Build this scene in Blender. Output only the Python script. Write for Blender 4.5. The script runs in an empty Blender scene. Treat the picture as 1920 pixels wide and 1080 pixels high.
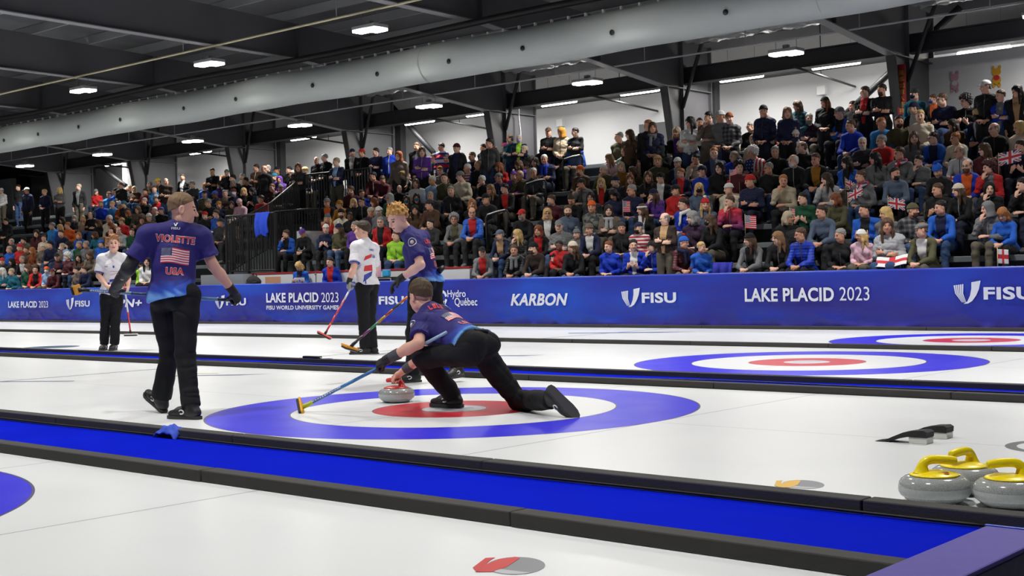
import bpy, bmesh, math, random
import numpy as np
from mathutils import Vector, Matrix, Quaternion
from mathutils.bvhtree import BVHTree

# ------------------------------------------------------------------ camera, world, exposure
scene = bpy.context.scene
C = scene.collection
cam_data = bpy.data.cameras.new('camera')
cam = bpy.data.objects.new('camera', cam_data)
C.objects.link(cam)
cam_data.sensor_fit = 'HORIZONTAL'
cam_data.sensor_width = 36.0
cam_data.lens = 36.0 * 2436.03 / 1920.0
cam_data.clip_end = 200
CF = Vector((-0.66006722, 0.7511604, -0.00832586))
CR = Vector((0.751104, 0.65975346, -0.02383584))
CU = Vector((0.01241153, 0.02198684, 0.99968122))
CP = Vector((6.7909, -7.035, 0.9778))
cam.matrix_world = Matrix(((CR.x, CU.x, -CF.x, CP.x), (CR.y, CU.y, -CF.y, CP.y), (CR.z, CU.z, -CF.z, CP.z), (0, 0, 0, 1)))
scene.camera = cam
world = bpy.data.worlds.new('arena_ambient')
scene.world = world
world.use_nodes = True
world.node_tree.nodes['Background'].inputs[0].default_value = (0.80, 0.86, 0.95, 1)
world.node_tree.nodes['Background'].inputs[1].default_value = 0.07
vs = scene.view_settings
vs.view_transform = 'Standard'
vs.look = 'None'
vs.gamma = 1.0
vs.exposure = 0.0
vs.use_curve_mapping = False
LAMP_W = 152.0        # each high-bay lamp
TUBE_W = 80.0         # each wall tube
LAMP_COL = (1.0, 0.97, 0.92)

random.seed(7)
rng = np.random.default_rng(7)

# ------------------------------------------------------------------ materials
def lin(c):
    return tuple(((v / 255.0) / 12.92 if v / 255.0 <= 0.04045 else ((v / 255.0 + 0.055) / 1.055) ** 2.4) for v in c)
def L4(c): return lin(c) + (1.0,)

def newmat(name):
    m = bpy.data.materials.new(name)
    m.use_nodes = True
    return m, m.node_tree, m.node_tree.nodes['Principled BSDF']

def addbump(nt, b, scale, strength, dist=0.02, detail=3.0, stretch=None, ridged=False):
    tc = nt.nodes.new('ShaderNodeTexCoord')
    no = nt.nodes.new('ShaderNodeTexNoise')
    no.inputs['Scale'].default_value = scale
    no.inputs['Detail'].default_value = detail
    if ridged: no.noise_type = 'RIDGED_MULTIFRACTAL'
    if stretch:
        mp = nt.nodes.new('ShaderNodeMapping')
        mp.inputs['Scale'].default_value = stretch
        nt.links.new(tc.outputs['Object'], mp.inputs[0])
        nt.links.new(mp.outputs[0], no.inputs['Vector'])
    else:
        nt.links.new(tc.outputs['Object'], no.inputs['Vector'])
    bu = nt.nodes.new('ShaderNodeBump')
    bu.inputs['Strength'].default_value = strength
    bu.inputs['Distance'].default_value = dist
    nt.links.new(no.outputs[0], bu.inputs['Height'])
    nt.links.new(bu.outputs[0], b.inputs['Normal'])
    return no

_mats = {}
def mat(name, col, rough=0.6, metal=0.0, bump=None, var=0.0, vscale=8.0, spec=None, emit=None):
    if name in _mats: return _mats[name]
    m, nt, b = newmat(name)
    b.inputs['Base Color'].default_value = L4(col)
    b.inputs['Roughness'].default_value = rough
    b.inputs['Metallic'].default_value = metal
    if spec is not None: b.inputs['Specular IOR Level'].default_value = spec
    if emit:
        b.inputs['Emission Color'].default_value = L4(emit[0])
        b.inputs['Emission Strength'].default_value = emit[1]
    if var > 0:
        tc = nt.nodes.new('ShaderNodeTexCoord')
        no = nt.nodes.new('ShaderNodeTexNoise')
        no.inputs['Scale'].default_value = vscale
        no.inputs['Detail'].default_value = 4
        nt.links.new(tc.outputs['Object'], no.inputs['Vector'])
        mx = nt.nodes.new('ShaderNodeMix'); mx.data_type = 'RGBA'
        c = lin(col)
        mx.inputs['A'].default_value = tuple(v * (1 - var) for v in c) + (1,)
        mx.inputs['B'].default_value = tuple(min(1, v * (1 + var)) for v in c) + (1,)
        nt.links.new(no.outputs[0], mx.inputs['Factor'])
        nt.links.new(mx.outputs['Result'], b.inputs['Base Color'])
    if bump: addbump(nt, b, *bump)
    _mats[name] = m
    return m

def tintmat(name, rough, bump=None, source='OBJECT', spec=0.3, sheen=0.0, mul=1.0):
    """one fabric / hair / skin for many things: its colour is the object's own colour"""
    m, nt, b = newmat(name)
    if source == 'OBJECT':
        oi = nt.nodes.new('ShaderNodeObjectInfo'); col = oi.outputs['Color']
    else:
        at = nt.nodes.new('ShaderNodeVertexColor'); at.layer_name = 'tint'; col = at.outputs['Color']
    tc = nt.nodes.new('ShaderNodeTexCoord')
    no = nt.nodes.new('ShaderNodeTexNoise'); no.inputs['Scale'].default_value = 9.0; no.inputs['Detail'].default_value = 3.0
    nt.links.new(tc.outputs['Object'], no.inputs['Vector'])
    mr = nt.nodes.new('ShaderNodeMapRange'); mr.inputs['To Min'].default_value = 0.85 * mul; mr.inputs['To Max'].default_value = 1.15 * mul
    nt.links.new(no.outputs[0], mr.inputs[0])
    mx = nt.nodes.new('ShaderNodeVectorMath'); mx.operation = 'SCALE'
    nt.links.new(col, mx.inputs[0]); nt.links.new(mr.outputs[0], mx.inputs['Scale'])
    nt.links.new(mx.outputs[0], b.inputs['Base Color'])
    b.inputs['Roughness'].default_value = rough
    b.inputs['Specular IOR Level'].default_value = spec
    if sheen: b.inputs['Sheen Weight'].default_value = sheen
    if bump: addbump(nt, b, *bump)
    return m

M_CLOTH = tintmat('fabric', 0.8, (5.0, 0.75, 0.05, 4.0, None, True))
M_HAIR = tintmat('hair', 0.55, (40.0, 0.8, 0.01, 3.0, (3, 1, 0.35)))
M_SKIN = tintmat('skin', 0.5, None, spec=0.4)
M_KNIT = tintmat('knit', 0.9, (60.0, 0.6, 0.01))
M_PUFF = tintmat('quilted_fabric', 0.55, None, spec=.4)
_nt = M_PUFF.node_tree
_tc = _nt.nodes.new('ShaderNodeTexCoord'); _wv = _nt.nodes.new('ShaderNodeTexWave'); _wv.bands_direction = 'Z'; _wv.inputs['Scale'].default_value = 6.5; _wv.inputs['Distortion'].default_value = 1.2
_bu = _nt.nodes.new('ShaderNodeBump'); _bu.inputs['Strength'].default_value = .35; _bu.inputs['Distance'].default_value = .012
_nt.links.new(_tc.outputs['Object'], _wv.inputs['Vector']); _nt.links.new(_wv.outputs['Fac'], _bu.inputs['Height']); _nt.links.new(_bu.outputs[0], _nt.nodes['Principled BSDF'].inputs['Normal'])
M_EYE = mat('eye_dark', (40, 32, 30), 0.3)
M_LIP = mat('lips', (176, 108, 98), 0.5)
M_BROW = mat('brow', (96, 70, 52), 0.8)

def patmat(kind):
    if ('p', kind) in _mats: return _mats[('p', kind)]
    m, nt, b = newmat('pattern_' + kind)
    b.inputs['Roughness'].default_value = 0.8
    tc = nt.nodes.new('ShaderNodeTexCoord'); sx = nt.nodes.new('ShaderNodeSeparateXYZ')
    nt.links.new(tc.outputs['Object'], sx.inputs[0])
    def wave(out, freq, thr):
        a = nt.nodes.new('ShaderNodeMath'); a.operation = 'MULTIPLY'; a.inputs[1].default_value = freq
        nt.links.new(out, a.inputs[0])
        s = nt.nodes.new('ShaderNodeMath'); s.operation = 'SINE'; nt.links.new(a.outputs[0], s.inputs[0])
        g = nt.nodes.new('ShaderNodeMath'); g.operation = 'GREATER_THAN'; g.inputs[1].default_value = thr
        nt.links.new(s.outputs[0], g.inputs[0]); return g.outputs[0]
    def mix(f, a, c):
        x = nt.nodes.new('ShaderNodeMix'); x.data_type = 'RGBA'
        nt.links.new(f, x.inputs['Factor'])
        for k, v in (('A', a), ('B', c)):
            if isinstance(v, tuple): x.inputs[k].default_value = L4(v)
            else: nt.links.new(v, x.inputs[k])
        return x.outputs['Result']
    X, Z = sx.outputs[0], sx.outputs[2]
    if kind in ('darkplaid', 'tealplaid'):
        a, c, d = ((38, 38, 42), (74, 74, 78), (110, 110, 112)) if kind == 'darkplaid' else ((18, 52, 66), (32, 84, 98), (50, 110, 118))
        col = mix(wave(Z, 70, 0.1), mix(wave(X, 70, 0.1), a, c), mix(wave(X, 70, 0.1), c, d))
    elif kind == 'redstripe':
        col = mix(wave(Z, 85, 0.0), (225, 222, 220), (180, 40, 52))
    elif kind == 'starsstripes':
        g = nt.nodes.new('ShaderNodeMath'); g.operation = 'GREATER_THAN'; g.inputs[1].default_value = 0.04
        nt.links.new(X, g.inputs[0])
        stars = mix(wave(X, 90, 0.6), (36, 52, 110), mix(wave(Z, 90, 0.6), (36, 52, 110), (225, 228, 232)))
        col = mix(g.outputs[0], stars, mix(wave(X, 85, 0.0), (228, 226, 224), (196, 44, 50)))
    elif kind == 'patriot':
        col = mix(wave(Z, 22, 0.55), mix(wave(Z, 22, -0.6), (190, 36, 44), (42, 46, 130)), (222, 222, 228))
    elif kind == 'tiedye':
        r = nt.nodes.new('ShaderNodeMapRange'); r.inputs[1].default_value = 0.55; r.inputs[2].default_value = 1.0
        nt.links.new(Z, r.inputs[0]); col = mix(r.outputs[0], (40, 56, 130), (206, 52, 66))
    elif kind == 'camo':
        no = nt.nodes.new('ShaderNodeTexNoise'); no.inputs['Scale'].default_value = 14
        nt.links.new(tc.outputs['Object'], no.inputs['Vector'])
        g = nt.nodes.new('ShaderNodeMath'); g.operation = 'GREATER_THAN'; g.inputs[1].default_value = 0.5
        nt.links.new(no.outputs[0], g.inputs[0]); col = mix(g.outputs[0], (62, 64, 62), (116, 118, 112))
    elif kind == 'unionjack':
        col = mix(wave(X, 60, 0.2), mix(wave(Z, 60, 0.3), (38, 44, 110), (225, 225, 228)), (200, 44, 52))
    nt.links.new(col, b.inputs['Base Color'])
    _mats[('p', kind)] = m
    return m

# ------------------------------------------------------------------ object helpers
def link(o, parent=None):
    C.objects.link(o)
    if parent is not None: o.parent = parent
    return o

def tag(o, label=None, cat=None, group=None, kind=None):
    if label: o['label'] = label
    if cat: o['category'] = cat
    if group: o['group'] = group
    if kind: o['kind'] = kind
    return o

def thing(name, label, cat, loc=(0, 0, 0), rz=0.0, group=None):
    o = bpy.data.objects.new(name, None)
    o.empty_display_size = 0.1
    o.location = loc; o.rotation_euler = (0, 0, rz)
    link(o)
    return tag(o, label, cat, group)

def fromnp(name, V, F, mats=None, smooth=True, midx=None):
    """mesh from arrays; F is an (n,4) or (n,3) int array or a list of tuples"""
    me = bpy.data.meshes.new(name)
    if isinstance(F, np.ndarray):
        n, k = F.shape
        me.vertices.add(len(V)); me.vertices.foreach_set('co', np.asarray(V, np.float32).ravel())
        me.loops.add(n * k); me.loops.foreach_set('vertex_index', F.astype(np.int32).ravel())
        me.polygons.add(n); me.polygons.foreach_set('loop_start', np.arange(0, n * k, k, dtype=np.int32))
        me.update(calc_edges=True)
    else:
        me.from_pydata([tuple(v) for v in V], [], F)
    if mats:
        for m in mats: me.materials.append(m)
    if midx is not None: me.polygons.foreach_set('material_index', np.asarray(midx, np.int32))
    if smooth: me.polygons.foreach_set('use_smooth', np.ones(len(me.polygons), bool))
    me.validate(); me.update()
    return me

def obj(name, me, parent=None, color=None, loc=None):
    o = bpy.data.objects.new(name, me)
    if color: o.color = L4(color)
    if loc is not None: o.location = loc
    return link(o, parent)

class MB:
    """collects shapes into one bmesh -> one object"""
    def __init__(s): s.bm = bmesh.new()
    def box(s, lo, hi, bevel=0.0, mi=0, mtx=None):
        vs_ = [s.bm.verts.new((x, y, z)) for x in (lo[0], hi[0]) for y in (lo[1], hi[1]) for z in (lo[2], hi[2])]
        fs = [s.bm.faces.new([vs_[i] for i in q]) for q in ((0, 1, 3, 2), (4, 6, 7, 5), (0, 4, 5, 1), (2, 3, 7, 6), (0, 2, 6, 4), (1, 5, 7, 3))]
        for f_ in fs: f_.material_index = mi
        if mtx is not None: bmesh.ops.transform(s.bm, matrix=mtx, verts=vs_)
        if bevel > 0:
            es = list({e for f_ in fs for e in f_.edges})
            r = bmesh.ops.bevel(s.bm, geom=es, offset=bevel, segments=2, affect='EDGES', profile=0.5)
            for f_ in r['faces']: f_.material_index = mi
        return s
    def tube(s, pts, r, n=10, mi=0, caps=True):
        pts = [Vector(p) for p in pts]
        rs = r if isinstance(r, (list, tuple)) else [r] * len(pts)
        prev = None; ref = None
        for i, p in enumerate(pts):
            t = (pts[min(i + 1, len(pts) - 1)] - pts[max(i - 1, 0)]).normalized()
            if ref is None:
                ref = t.orthogonal().normalized()
            ref = (ref - t * ref.dot(t)).normalized()
            b = t.cross(ref)
            ring = [s.bm.verts.new(p + (ref * math.cos(a) + b * math.sin(a)) * rs[i]) for a in [2 * math.pi * j / n for j in range(n)]]
            if prev:
                for j in range(n):
                    f_ = s.bm.faces.new((prev[j], prev[(j + 1) % n], ring[(j + 1) % n], ring[j])); f_.smooth = True; f_.material_index = mi
            elif caps: s.bm.faces.new(ring[::-1]).material_index = mi
            prev = ring
        if caps: s.bm.faces.new(prev).material_index = mi
        return s
    def lathe(s, prof, n=32, center=(0, 0, 0), mi=0):
        rings = []
        for r, z in prof:
            if r < 1e-6: rings.append([s.bm.verts.new((center[0], center[1], center[2] + z))])
            else: rings.append([s.bm.verts.new((center[0] + r * math.cos(a), center[1] + r * math.sin(a), center[2] + z)) for a in [2 * math.pi * j / n for j in range(n)]])
        for A, B in zip(rings, rings[1:]):
            for j in range(n):
                q = [A[j % len(A)], A[(j + 1) % len(A)], B[(j + 1) % len(B)], B[j % len(B)]]
                q = list(dict.fromkeys(q))
                if len(q) >= 3:
                    f_ = s.bm.faces.new(q); f_.smooth = True; f_.material_index = mi
        return s
    def poly(s, pts, mi=0, ext=None):
        vs_ = [s.bm.verts.new(p) for p in pts]
        f_ = s.bm.faces.new(vs_); f_.material_index = mi
        if ext is not None:
            r = bmesh.ops.extrude_face_region(s.bm, geom=[f_])
            nv = [g for g in r['geom'] if isinstance(g, bmesh.types.BMVert)]
            bmesh.ops.translate(s.bm, vec=ext, verts=nv)
            for g in r['geom']:
                if isinstance(g, bmesh.types.BMFace): g.material_index = mi
        return s
    def build(s, name, mats, parent=None, loc=None, color=None):
        bmesh.ops.recalc_face_normals(s.bm, faces=s.bm.faces)
        me = bpy.data.meshes.new(name); s.bm.to_mesh(me); s.bm.free()
        for m in (mats if isinstance(mats, (list, tuple)) else [mats]): me.materials.append(m)
        return obj(name, me, parent, color, loc)

def struct(o): o['kind'] = 'structure'; return o

_fontcache = {}
def textmesh(body, bold=0.0, shear=0.0):
    """outline letters -> (verts Nx2 normalised to 0..1 box, faces)"""
    key = (body, bold, shear)
    if key not in _fontcache:
        cu = bpy.data.curves.new('letters', 'FONT'); cu.body = body; cu.offset = bold; cu.shear = shear
        cu.resolution_u = 4
        cu.space_character = 1.0 + bold * 1.5
        o = bpy.data.objects.new('letters', cu); C.objects.link(o)
        dg = bpy.context.evaluated_depsgraph_get()
        me = bpy.data.meshes.new_from_object(o.evaluated_get(dg))
        V = np.array([v.co[:2] for v in me.vertices]); F = [tuple(p.vertices) for p in me.polygons]
        bpy.data.objects.remove(o); bpy.data.curves.remove(cu); bpy.data.meshes.remove(me)
        lo, hi = V.min(0), V.max(0)
        _fontcache[key] = ((V - lo) / (hi - lo), F)
    return _fontcache[key]

def letters(name, body, x0, x1, z0, z1, y, mt, parent, bold=0.02, shear=0.0):
    """flat lettering standing in a plane of constant y, read from -y"""
    V, F = textmesh(body, bold, shear)
    W = np.stack([x0 + V[:, 0] * (x1 - x0), np.full(len(V), y), z0 + V[:, 1] * (z1 - z0)], 1)
    return obj(name, fromnp(name, W, F, [mt], smooth=False), parent)
# ------------------------------------------------------------------ the ice
def ice_material():
    m, nt, b = newmat('pebbled_ice')
    N, Lk = nt.nodes, nt.links
    tc = N.new('ShaderNodeTexCoord'); sx = N.new('ShaderNodeSeparateXYZ'); Lk.new(tc.outputs['Object'], sx.inputs[0])
    X, Y = sx.outputs[0], sx.outputs[1]
    def M(op, a, c=None):
        n = N.new('ShaderNodeMath'); n.operation = op
        for i, v in enumerate((a, c)):
            if v is None: continue
            if isinstance(v, (int, float)): n.inputs[i].default_value = v
            else: Lk.new(v, n.inputs[i])
        return n.outputs[0]
    def mix(f, a, c):
        x = N.new('ShaderNodeMix'); x.data_type = 'RGBA'; Lk.new(f, x.inputs['Factor'])
        for k, v in (('A', a), ('B', c)):
            if isinstance(v, tuple): x.inputs[k].default_value = L4(v)
            else: Lk.new(v, x.inputs[k])
        return x.outputs['Result']
    R = M('SQRT', M('ADD', M('MULTIPLY', X, X), M('MULTIPLY', Y, Y)))
    white, line = (226, 229, 231), (150, 152, 156)
    no = N.new('ShaderNodeTexNoise'); no.inputs['Scale'].default_value = 0.5; no.inputs['Detail'].default_value = 5
    Lk.new(tc.outputs['Object'], no.inputs['Vector'])
    base = mix(no.outputs[0], (219, 223, 227), (230, 232, 233))
    def band(v, at, w): return M('LESS_THAN', M('ABSOLUTE', M('SUBTRACT', v, at)), w)
    col = mix(band(Y, 0.0, 0.005), base, (176, 178, 182))
    for at, w, c in ((0.0, 0.006, (165, 166, 170)), (1.829, 0.006, line), (-6.4, 0.03, (96, 98, 104))):
        col = mix(band(X, at, w), col, c)
    tcol = mix(band(X, 0.0, 0.006), white, (165, 166, 170))
    ring = mix(M('LESS_THAN', R, 1.829), col, (48, 40, 222))
    ring = mix(M('LESS_THAN', R, 1.219), ring, tcol)
    ring = mix(M('LESS_THAN', R, 0.61), ring, (200, 46, 60))
    ring = mix(M('LESS_THAN', R, 0.245), ring, (206, 208, 212))
    for rr, w in ((1.829, 0.007), (1.219, 0.006), (0.61, 0.004), (0.245, 0.003)):
        ring = mix(band(R, rr, w), ring, (84, 84, 110))
    # the two-armed mark on the button
    m1 = M('MULTIPLY', band(M('SUBTRACT', Y, M('MULTIPLY', X, 0.9)), 0.03, 0.022), M('LESS_THAN', R, 0.15))
    ring = mix(m1, ring, (92, 104, 132))
    Lk.new(ring, b.inputs['Base Color'])
    b.inputs['Specular IOR Level'].default_value = 0.26
    n2 = N.new('ShaderNodeTexNoise'); n2.inputs['Scale'].default_value = 2.2; n2.inputs['Detail'].default_value = 4
    Lk.new(tc.outputs['Object'], n2.inputs['Vector'])
    mr = N.new('ShaderNodeMapRange'); mr.inputs['To Min'].default_value = 0.24; mr.inputs['To Max'].default_value = 0.40
    Lk.new(n2.outputs[0], mr.inputs[0]); Lk.new(mr.outputs[0], b.inputs['Roughness'])
    n3 = N.new('ShaderNodeTexNoise'); n3.inputs['Scale'].default_value = 110; n3.inputs['Detail'].default_value = 2
    Lk.new(tc.outputs['Object'], n3.inputs['Vector'])
    bu = N.new('ShaderNodeBump'); bu.inputs['Strength'].default_value = 0.05; bu.inputs['Distance'].default_value = 0.003
    Lk.new(n3.outputs[0], bu.inputs['Height']); Lk.new(bu.outputs[0], b.inputs['Normal'])
    return m
M_ICE = ice_material()
SHEETS = [(-5.46, -2.24, 2.225), (0.0, -2.18, 2.25), (5.422, -2.242, 2.288), (9.871, -2.06, 2.35)]
for cy, lo, hi in SHEETS:
    bx = MB(); bx.box((-46, lo, -0.08), (5.6, hi, 0.0))
    o = bx.build('floor', M_ICE, loc=(0, cy, 0)); struct(o)
M_CONC = mat('concrete', (92, 94, 98), 0.8, var=0.15, vscale=3)
bx = MB(); bx.box((-60, -18, -0.2), (14, 26, -0.081)); struct(bx.build('floor', M_CONC))
bx = MB(); bx.box((-46, 12.21, -0.08), (14, 14, -0.002)); struct(bx.build('floor', M_CONC))

# ------------------------------------------------------------------ foam bumpers and carpet between the sheets
M_FOAM = mat('dark_foam', (62, 61, 60), 0.9, bump=(90, 0.25, 0.004), var=0.12, vscale=6)
def foam_row(y0, y1, x_start, x_end, first, label, group, h=0.06, L=2.045):
    x = first
    while x > x_start: x -= L
    n = 0; me = None
    while x < x_end:
        if me is None:
            b = MB(); b.box((0.004, 0, 0), (L - 0.004, y1 - y0, h), 0.006); o = b.build('foam_bumper', M_FOAM); me = o.data
        else: o = obj('foam_bumper', me)
        o.location = (x, y0 + random.uniform(-.004, .004), 0.0)
        o.rotation_euler = (0, 0, random.uniform(-.002, .002))
        tag(o, label, 'foam bumper', group)
        x += L
foam_row(-3.237, -3.137, -9, 5.0, 1.37, 'dark grey foam bumper along the near edge of the wide blue carpet', 'foam along near carpet edge')
foam_row(-2.285, -2.185, -12, 5.0, 0.34, 'black foam bumper between wide blue carpet and the sheet of the crouching curler', 'foam along far carpet edge', 0.066)
foam_row(2.252, 2.345, -16, 5.0, 2.9, 'black foam bumper just beyond the main house, near side of narrow carpet', 'foam along near narrow carpet', 0.055)
foam_row(3.08, 3.178, -18, 5.0, 2.2, 'black foam bumper on the far side of the narrow blue carpet', 'foam along far narrow carpet', 0.055)
foam_row(7.712, 7.808, -30, 5.0, 1.1, 'single black foam bumper dividing the two farthest ice sheets', 'foam between farthest sheets', 0.055)
foam_row(12.224, 12.32, -44, 5.0, 0.4, 'dark foam bumper at the foot of the long blue banner', 'foam at banner foot', 0.055)
M_CARPET = mat('blue_carpet', (2, 24, 186), 0.98, bump=(160, 0.5, 0.004), var=0.10, vscale=2.5, spec=0.04)
def carpet(y0, y1, label):
    nx, ny = 120, 6
    xs = np.linspace(-20, 5.3, nx); ys = np.linspace(y0, y1, ny)
    V = np.array([(x, y, 0.008 + 0.004 * math.sin(x * 2.1 + y * 3) * math.sin(x * 0.7)) for x in xs for y in ys])
    F = np.array([(i * ny + j, (i + 1) * ny + j, (i + 1) * ny + j + 1, i * ny + j + 1) for i in range(nx - 1) for j in range(ny - 1)])
    n = len(V)
    W = np.concatenate([V, V * [1, 1, 0]]); F2 = np.concatenate([F, F[:, ::-1] + n])
    tag(obj('carpet', fromnp('carpet', W, F2, [M_CARPET])), label, 'carpet')
carpet(-3.135, -2.287, 'wide bright blue carpet walkway between the two nearest ice sheets')
carpet(2.347, 3.078, 'narrow bright blue carpet strip beyond the main house')
for y0, y1 in ((-3.24, -2.18), (2.25, 3.18), (7.708, 7.812)):
    bx = MB(); bx.box((-46, y0, -0.08), (5.6, y1, -0.001)); struct(bx.build('floor', M_CONC))
M_BLACK = mat('black_plastic', (22, 22, 24), 0.45)
M_WIRE = mat('cable_black', (14, 14, 16), 0.6)
M_WHITE = mat('white_paint', (228, 230, 232), 0.5)
pts = [(x, 2.72 + 0.10 * math.sin(x * 0.9) + 0.05 * math.sin(x * 2.3), 0.018) for x in np.linspace(-18, 5, 90)]
tag(MB().tube(pts, 0.007, 6).build('cable', M_WIRE), 'thin black cable snaking along the narrow blue carpet', 'cable')
pts = [(x, -2.30 - 0.006 * math.sin(x * 3), 0.02) for x in np.linspace(-10, 5, 60)]
tag(MB().tube(pts, 0.006, 6).build('cable', M_WIRE), 'thin dark cable lying along the wide carpet against black foam', 'cable')
# crumpled blue cloth on the foam
V = []; n = 18
for i in range(n):
    for j in range(n):
        a, c = i / (n - 1) * 2 - 1, j / (n - 1) * 2 - 1
        r2 = a * a + c * c
        z = 0.075 * max(0, 1 - r2 * .55) + 0.012 * math.sin(7 * a + 3 * c) * math.cos(5 * c - 2 * a)
        V.append((-0.32 + a * .12, -2.262 + c * .065, 0.012 + max(z, 0)))
F = [(i * n + j, (i + 1) * n + j, (i + 1) * n + j + 1, i * n + j + 1) for i in range(n - 1) for j in range(n - 1)]
o = obj('cloth', fromnp('cloth', V, F, [mat('blue_cloth', (54, 84, 196), .85, bump=(30, .6, .01))]))
md = o.modifiers.new('thickness', 'SOLIDIFY'); md.thickness = 0.01; md.offset = -1
tag(o, 'crumpled light blue cloth draped over black foam below walking curler', 'cloth')
dv = thing('radio_pack', 'small black radio pack with a cord on the far foam strip', 'radio pack', (-5.35, 3.13, 0.055))
MB().box((-.17, -.035, 0), (.12, .035, .03), .008).build('body', M_BLACK, dv)
MB().tube([(.12, 0, .012), (.2, -.03, .006), (.27, .02, .006), (.36, -.01, .006)], .006, 6).build('cord', M_WHITE, dv)

# ------------------------------------------------------------------ painted emblems in the ice
def emblem(name, label, loc, rz, body_col, scale=1.0):
    t = thing(name, label, 'ice emblem', loc, rz)
    g1 = mat('emblem_grey', (132, 134, 140), .4); g2 = mat('emblem_light', (184, 186, 190), .4)
    c1 = mat('emblem_%d_%d_%d' % body_col, body_col, .4)
    def ell(cx, cy, rx, ry, a0=0, a1=360, n=40, inner=None):
        out = [(cx + rx * math.cos(math.radians(a0 + (a1 - a0) * i / n)), cy + ry * math.sin(math.radians(a0 + (a1 - a0) * i / n)), 0) for i in range(n + 1)]
        if inner: out += [(cx + inner[0] * math.cos(math.radians(a1 - (a1 - a0) * i / n)), cy + inner[1] * math.sin(math.radians(a1 - (a1 - a0) * i / n)), 0) for i in range(n + 1)]
        return out
    s = scale
    b = MB(); b.poly(ell(.03, 0, .10 * s, .135 * s)[:-1]); b.build('stone_shape', g1, t)
    b = MB(); b.poly([(x, y, .0006) for x, y, z in ell(.03, 0, .095 * s, .13 * s, 190, 300)]); b.build('highlight', g2, t)
    b = MB(); b.poly([(x, y, .001) for x, y, z in [(-.105 * s, -.085 * s, 0), (-.05 * s, -.09 * s, 0), (.0, -.02 * s, 0), (.045 * s, .11 * s, 0), (.03 * s, .135 * s, 0), (-.03 * s, .10 * s, 0), (-.085 * s, .0, 0)]]); b.build('handle_base', c1, t)
    b = MB(); b.poly([(x, y, .0014) for x, y, z in [(-.115 * s, -.02 * s, 0), (-.10 * s, -.085 * s, 0), (-.085 * s, -.03 * s, 0), (-.055 * s, .10 * s, 0), (-.04 * s, .13 * s, 0), (-.075 * s, .125 * s, 0)]]); b.build('handle_bar', c1, t)
    return t
emblem('stone_emblem', 'red and grey curling stone emblem set in the nearest ice', (3.86, -3.76, .0008), math.atan2(CR.y, CR.x), (196, 62, 60))
emblem('stone_emblem', 'yellow and grey curling stone emblem by the foam, near the yellow stones', (3.84, -1.74, .0008), math.atan2(CR.y, CR.x), (222, 176, 54), .92)
# thin drawn marks
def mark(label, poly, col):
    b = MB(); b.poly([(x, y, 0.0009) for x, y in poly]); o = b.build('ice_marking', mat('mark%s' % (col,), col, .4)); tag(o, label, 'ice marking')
arc = lambda cx, cy, r0, r1, a0, a1, n=30: [(cx + r0 * math.cos(math.radians(a0 + (a1 - a0) * i / n)), cy + r0 * math.sin(math.radians(a0 + (a1 - a0) * i / n))) for i in range(n + 1)] + [(cx + r1 * math.cos(math.radians(a1 - (a1 - a0) * i / n)), cy + r1 * math.sin(math.radians(a1 - (a1 - a0) * i / n))) for i in range(n + 1)]
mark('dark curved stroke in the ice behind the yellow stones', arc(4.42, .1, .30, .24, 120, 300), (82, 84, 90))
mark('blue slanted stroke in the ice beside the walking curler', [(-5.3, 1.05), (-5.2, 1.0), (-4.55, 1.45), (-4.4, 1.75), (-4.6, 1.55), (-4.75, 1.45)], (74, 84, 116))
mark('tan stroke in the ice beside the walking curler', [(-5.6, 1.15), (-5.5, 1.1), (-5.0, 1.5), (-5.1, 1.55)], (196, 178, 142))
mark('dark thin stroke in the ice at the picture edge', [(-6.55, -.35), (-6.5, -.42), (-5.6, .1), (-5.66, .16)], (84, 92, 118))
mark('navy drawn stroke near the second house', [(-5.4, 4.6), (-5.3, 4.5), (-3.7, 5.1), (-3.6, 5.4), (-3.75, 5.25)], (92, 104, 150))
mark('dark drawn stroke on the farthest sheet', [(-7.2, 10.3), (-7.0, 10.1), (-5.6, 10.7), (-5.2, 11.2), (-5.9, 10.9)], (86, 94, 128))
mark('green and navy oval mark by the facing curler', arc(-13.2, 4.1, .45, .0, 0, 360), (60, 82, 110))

# ------------------------------------------------------------------ curling stones
M_GRANITE, nt, b = newmat('granite')
tc = nt.nodes.new('ShaderNodeTexCoord')
v1 = nt.nodes.new('ShaderNodeTexNoise'); v1.inputs['Scale'].default_value = 260; v1.inputs['Detail'].default_value = 6; v1.inputs['Roughness'].default_value = .8
nt.links.new(tc.outputs['Object'], v1.inputs['Vector'])
cr = nt.nodes.new('ShaderNodeValToRGB')
cr.color_ramp.elements[0].position = .30; cr.color_ramp.elements[0].color = L4((98, 104, 105))
cr.color_ramp.elements[1].position = .72; cr.color_ramp.elements[1].color = L4((196, 200, 198))
e = cr.color_ramp.elements.new(.5); e.color = L4((152, 156, 156))
nt.links.new(v1.outputs[0], cr.inputs[0]); nt.links.new(cr.outputs[0], b.inputs['Base Color'])
b.inputs['Roughness'].default_value = .12
M_BAND = mat('granite_band', (176, 181, 182), .6, var=.18, vscale=90)
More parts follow.
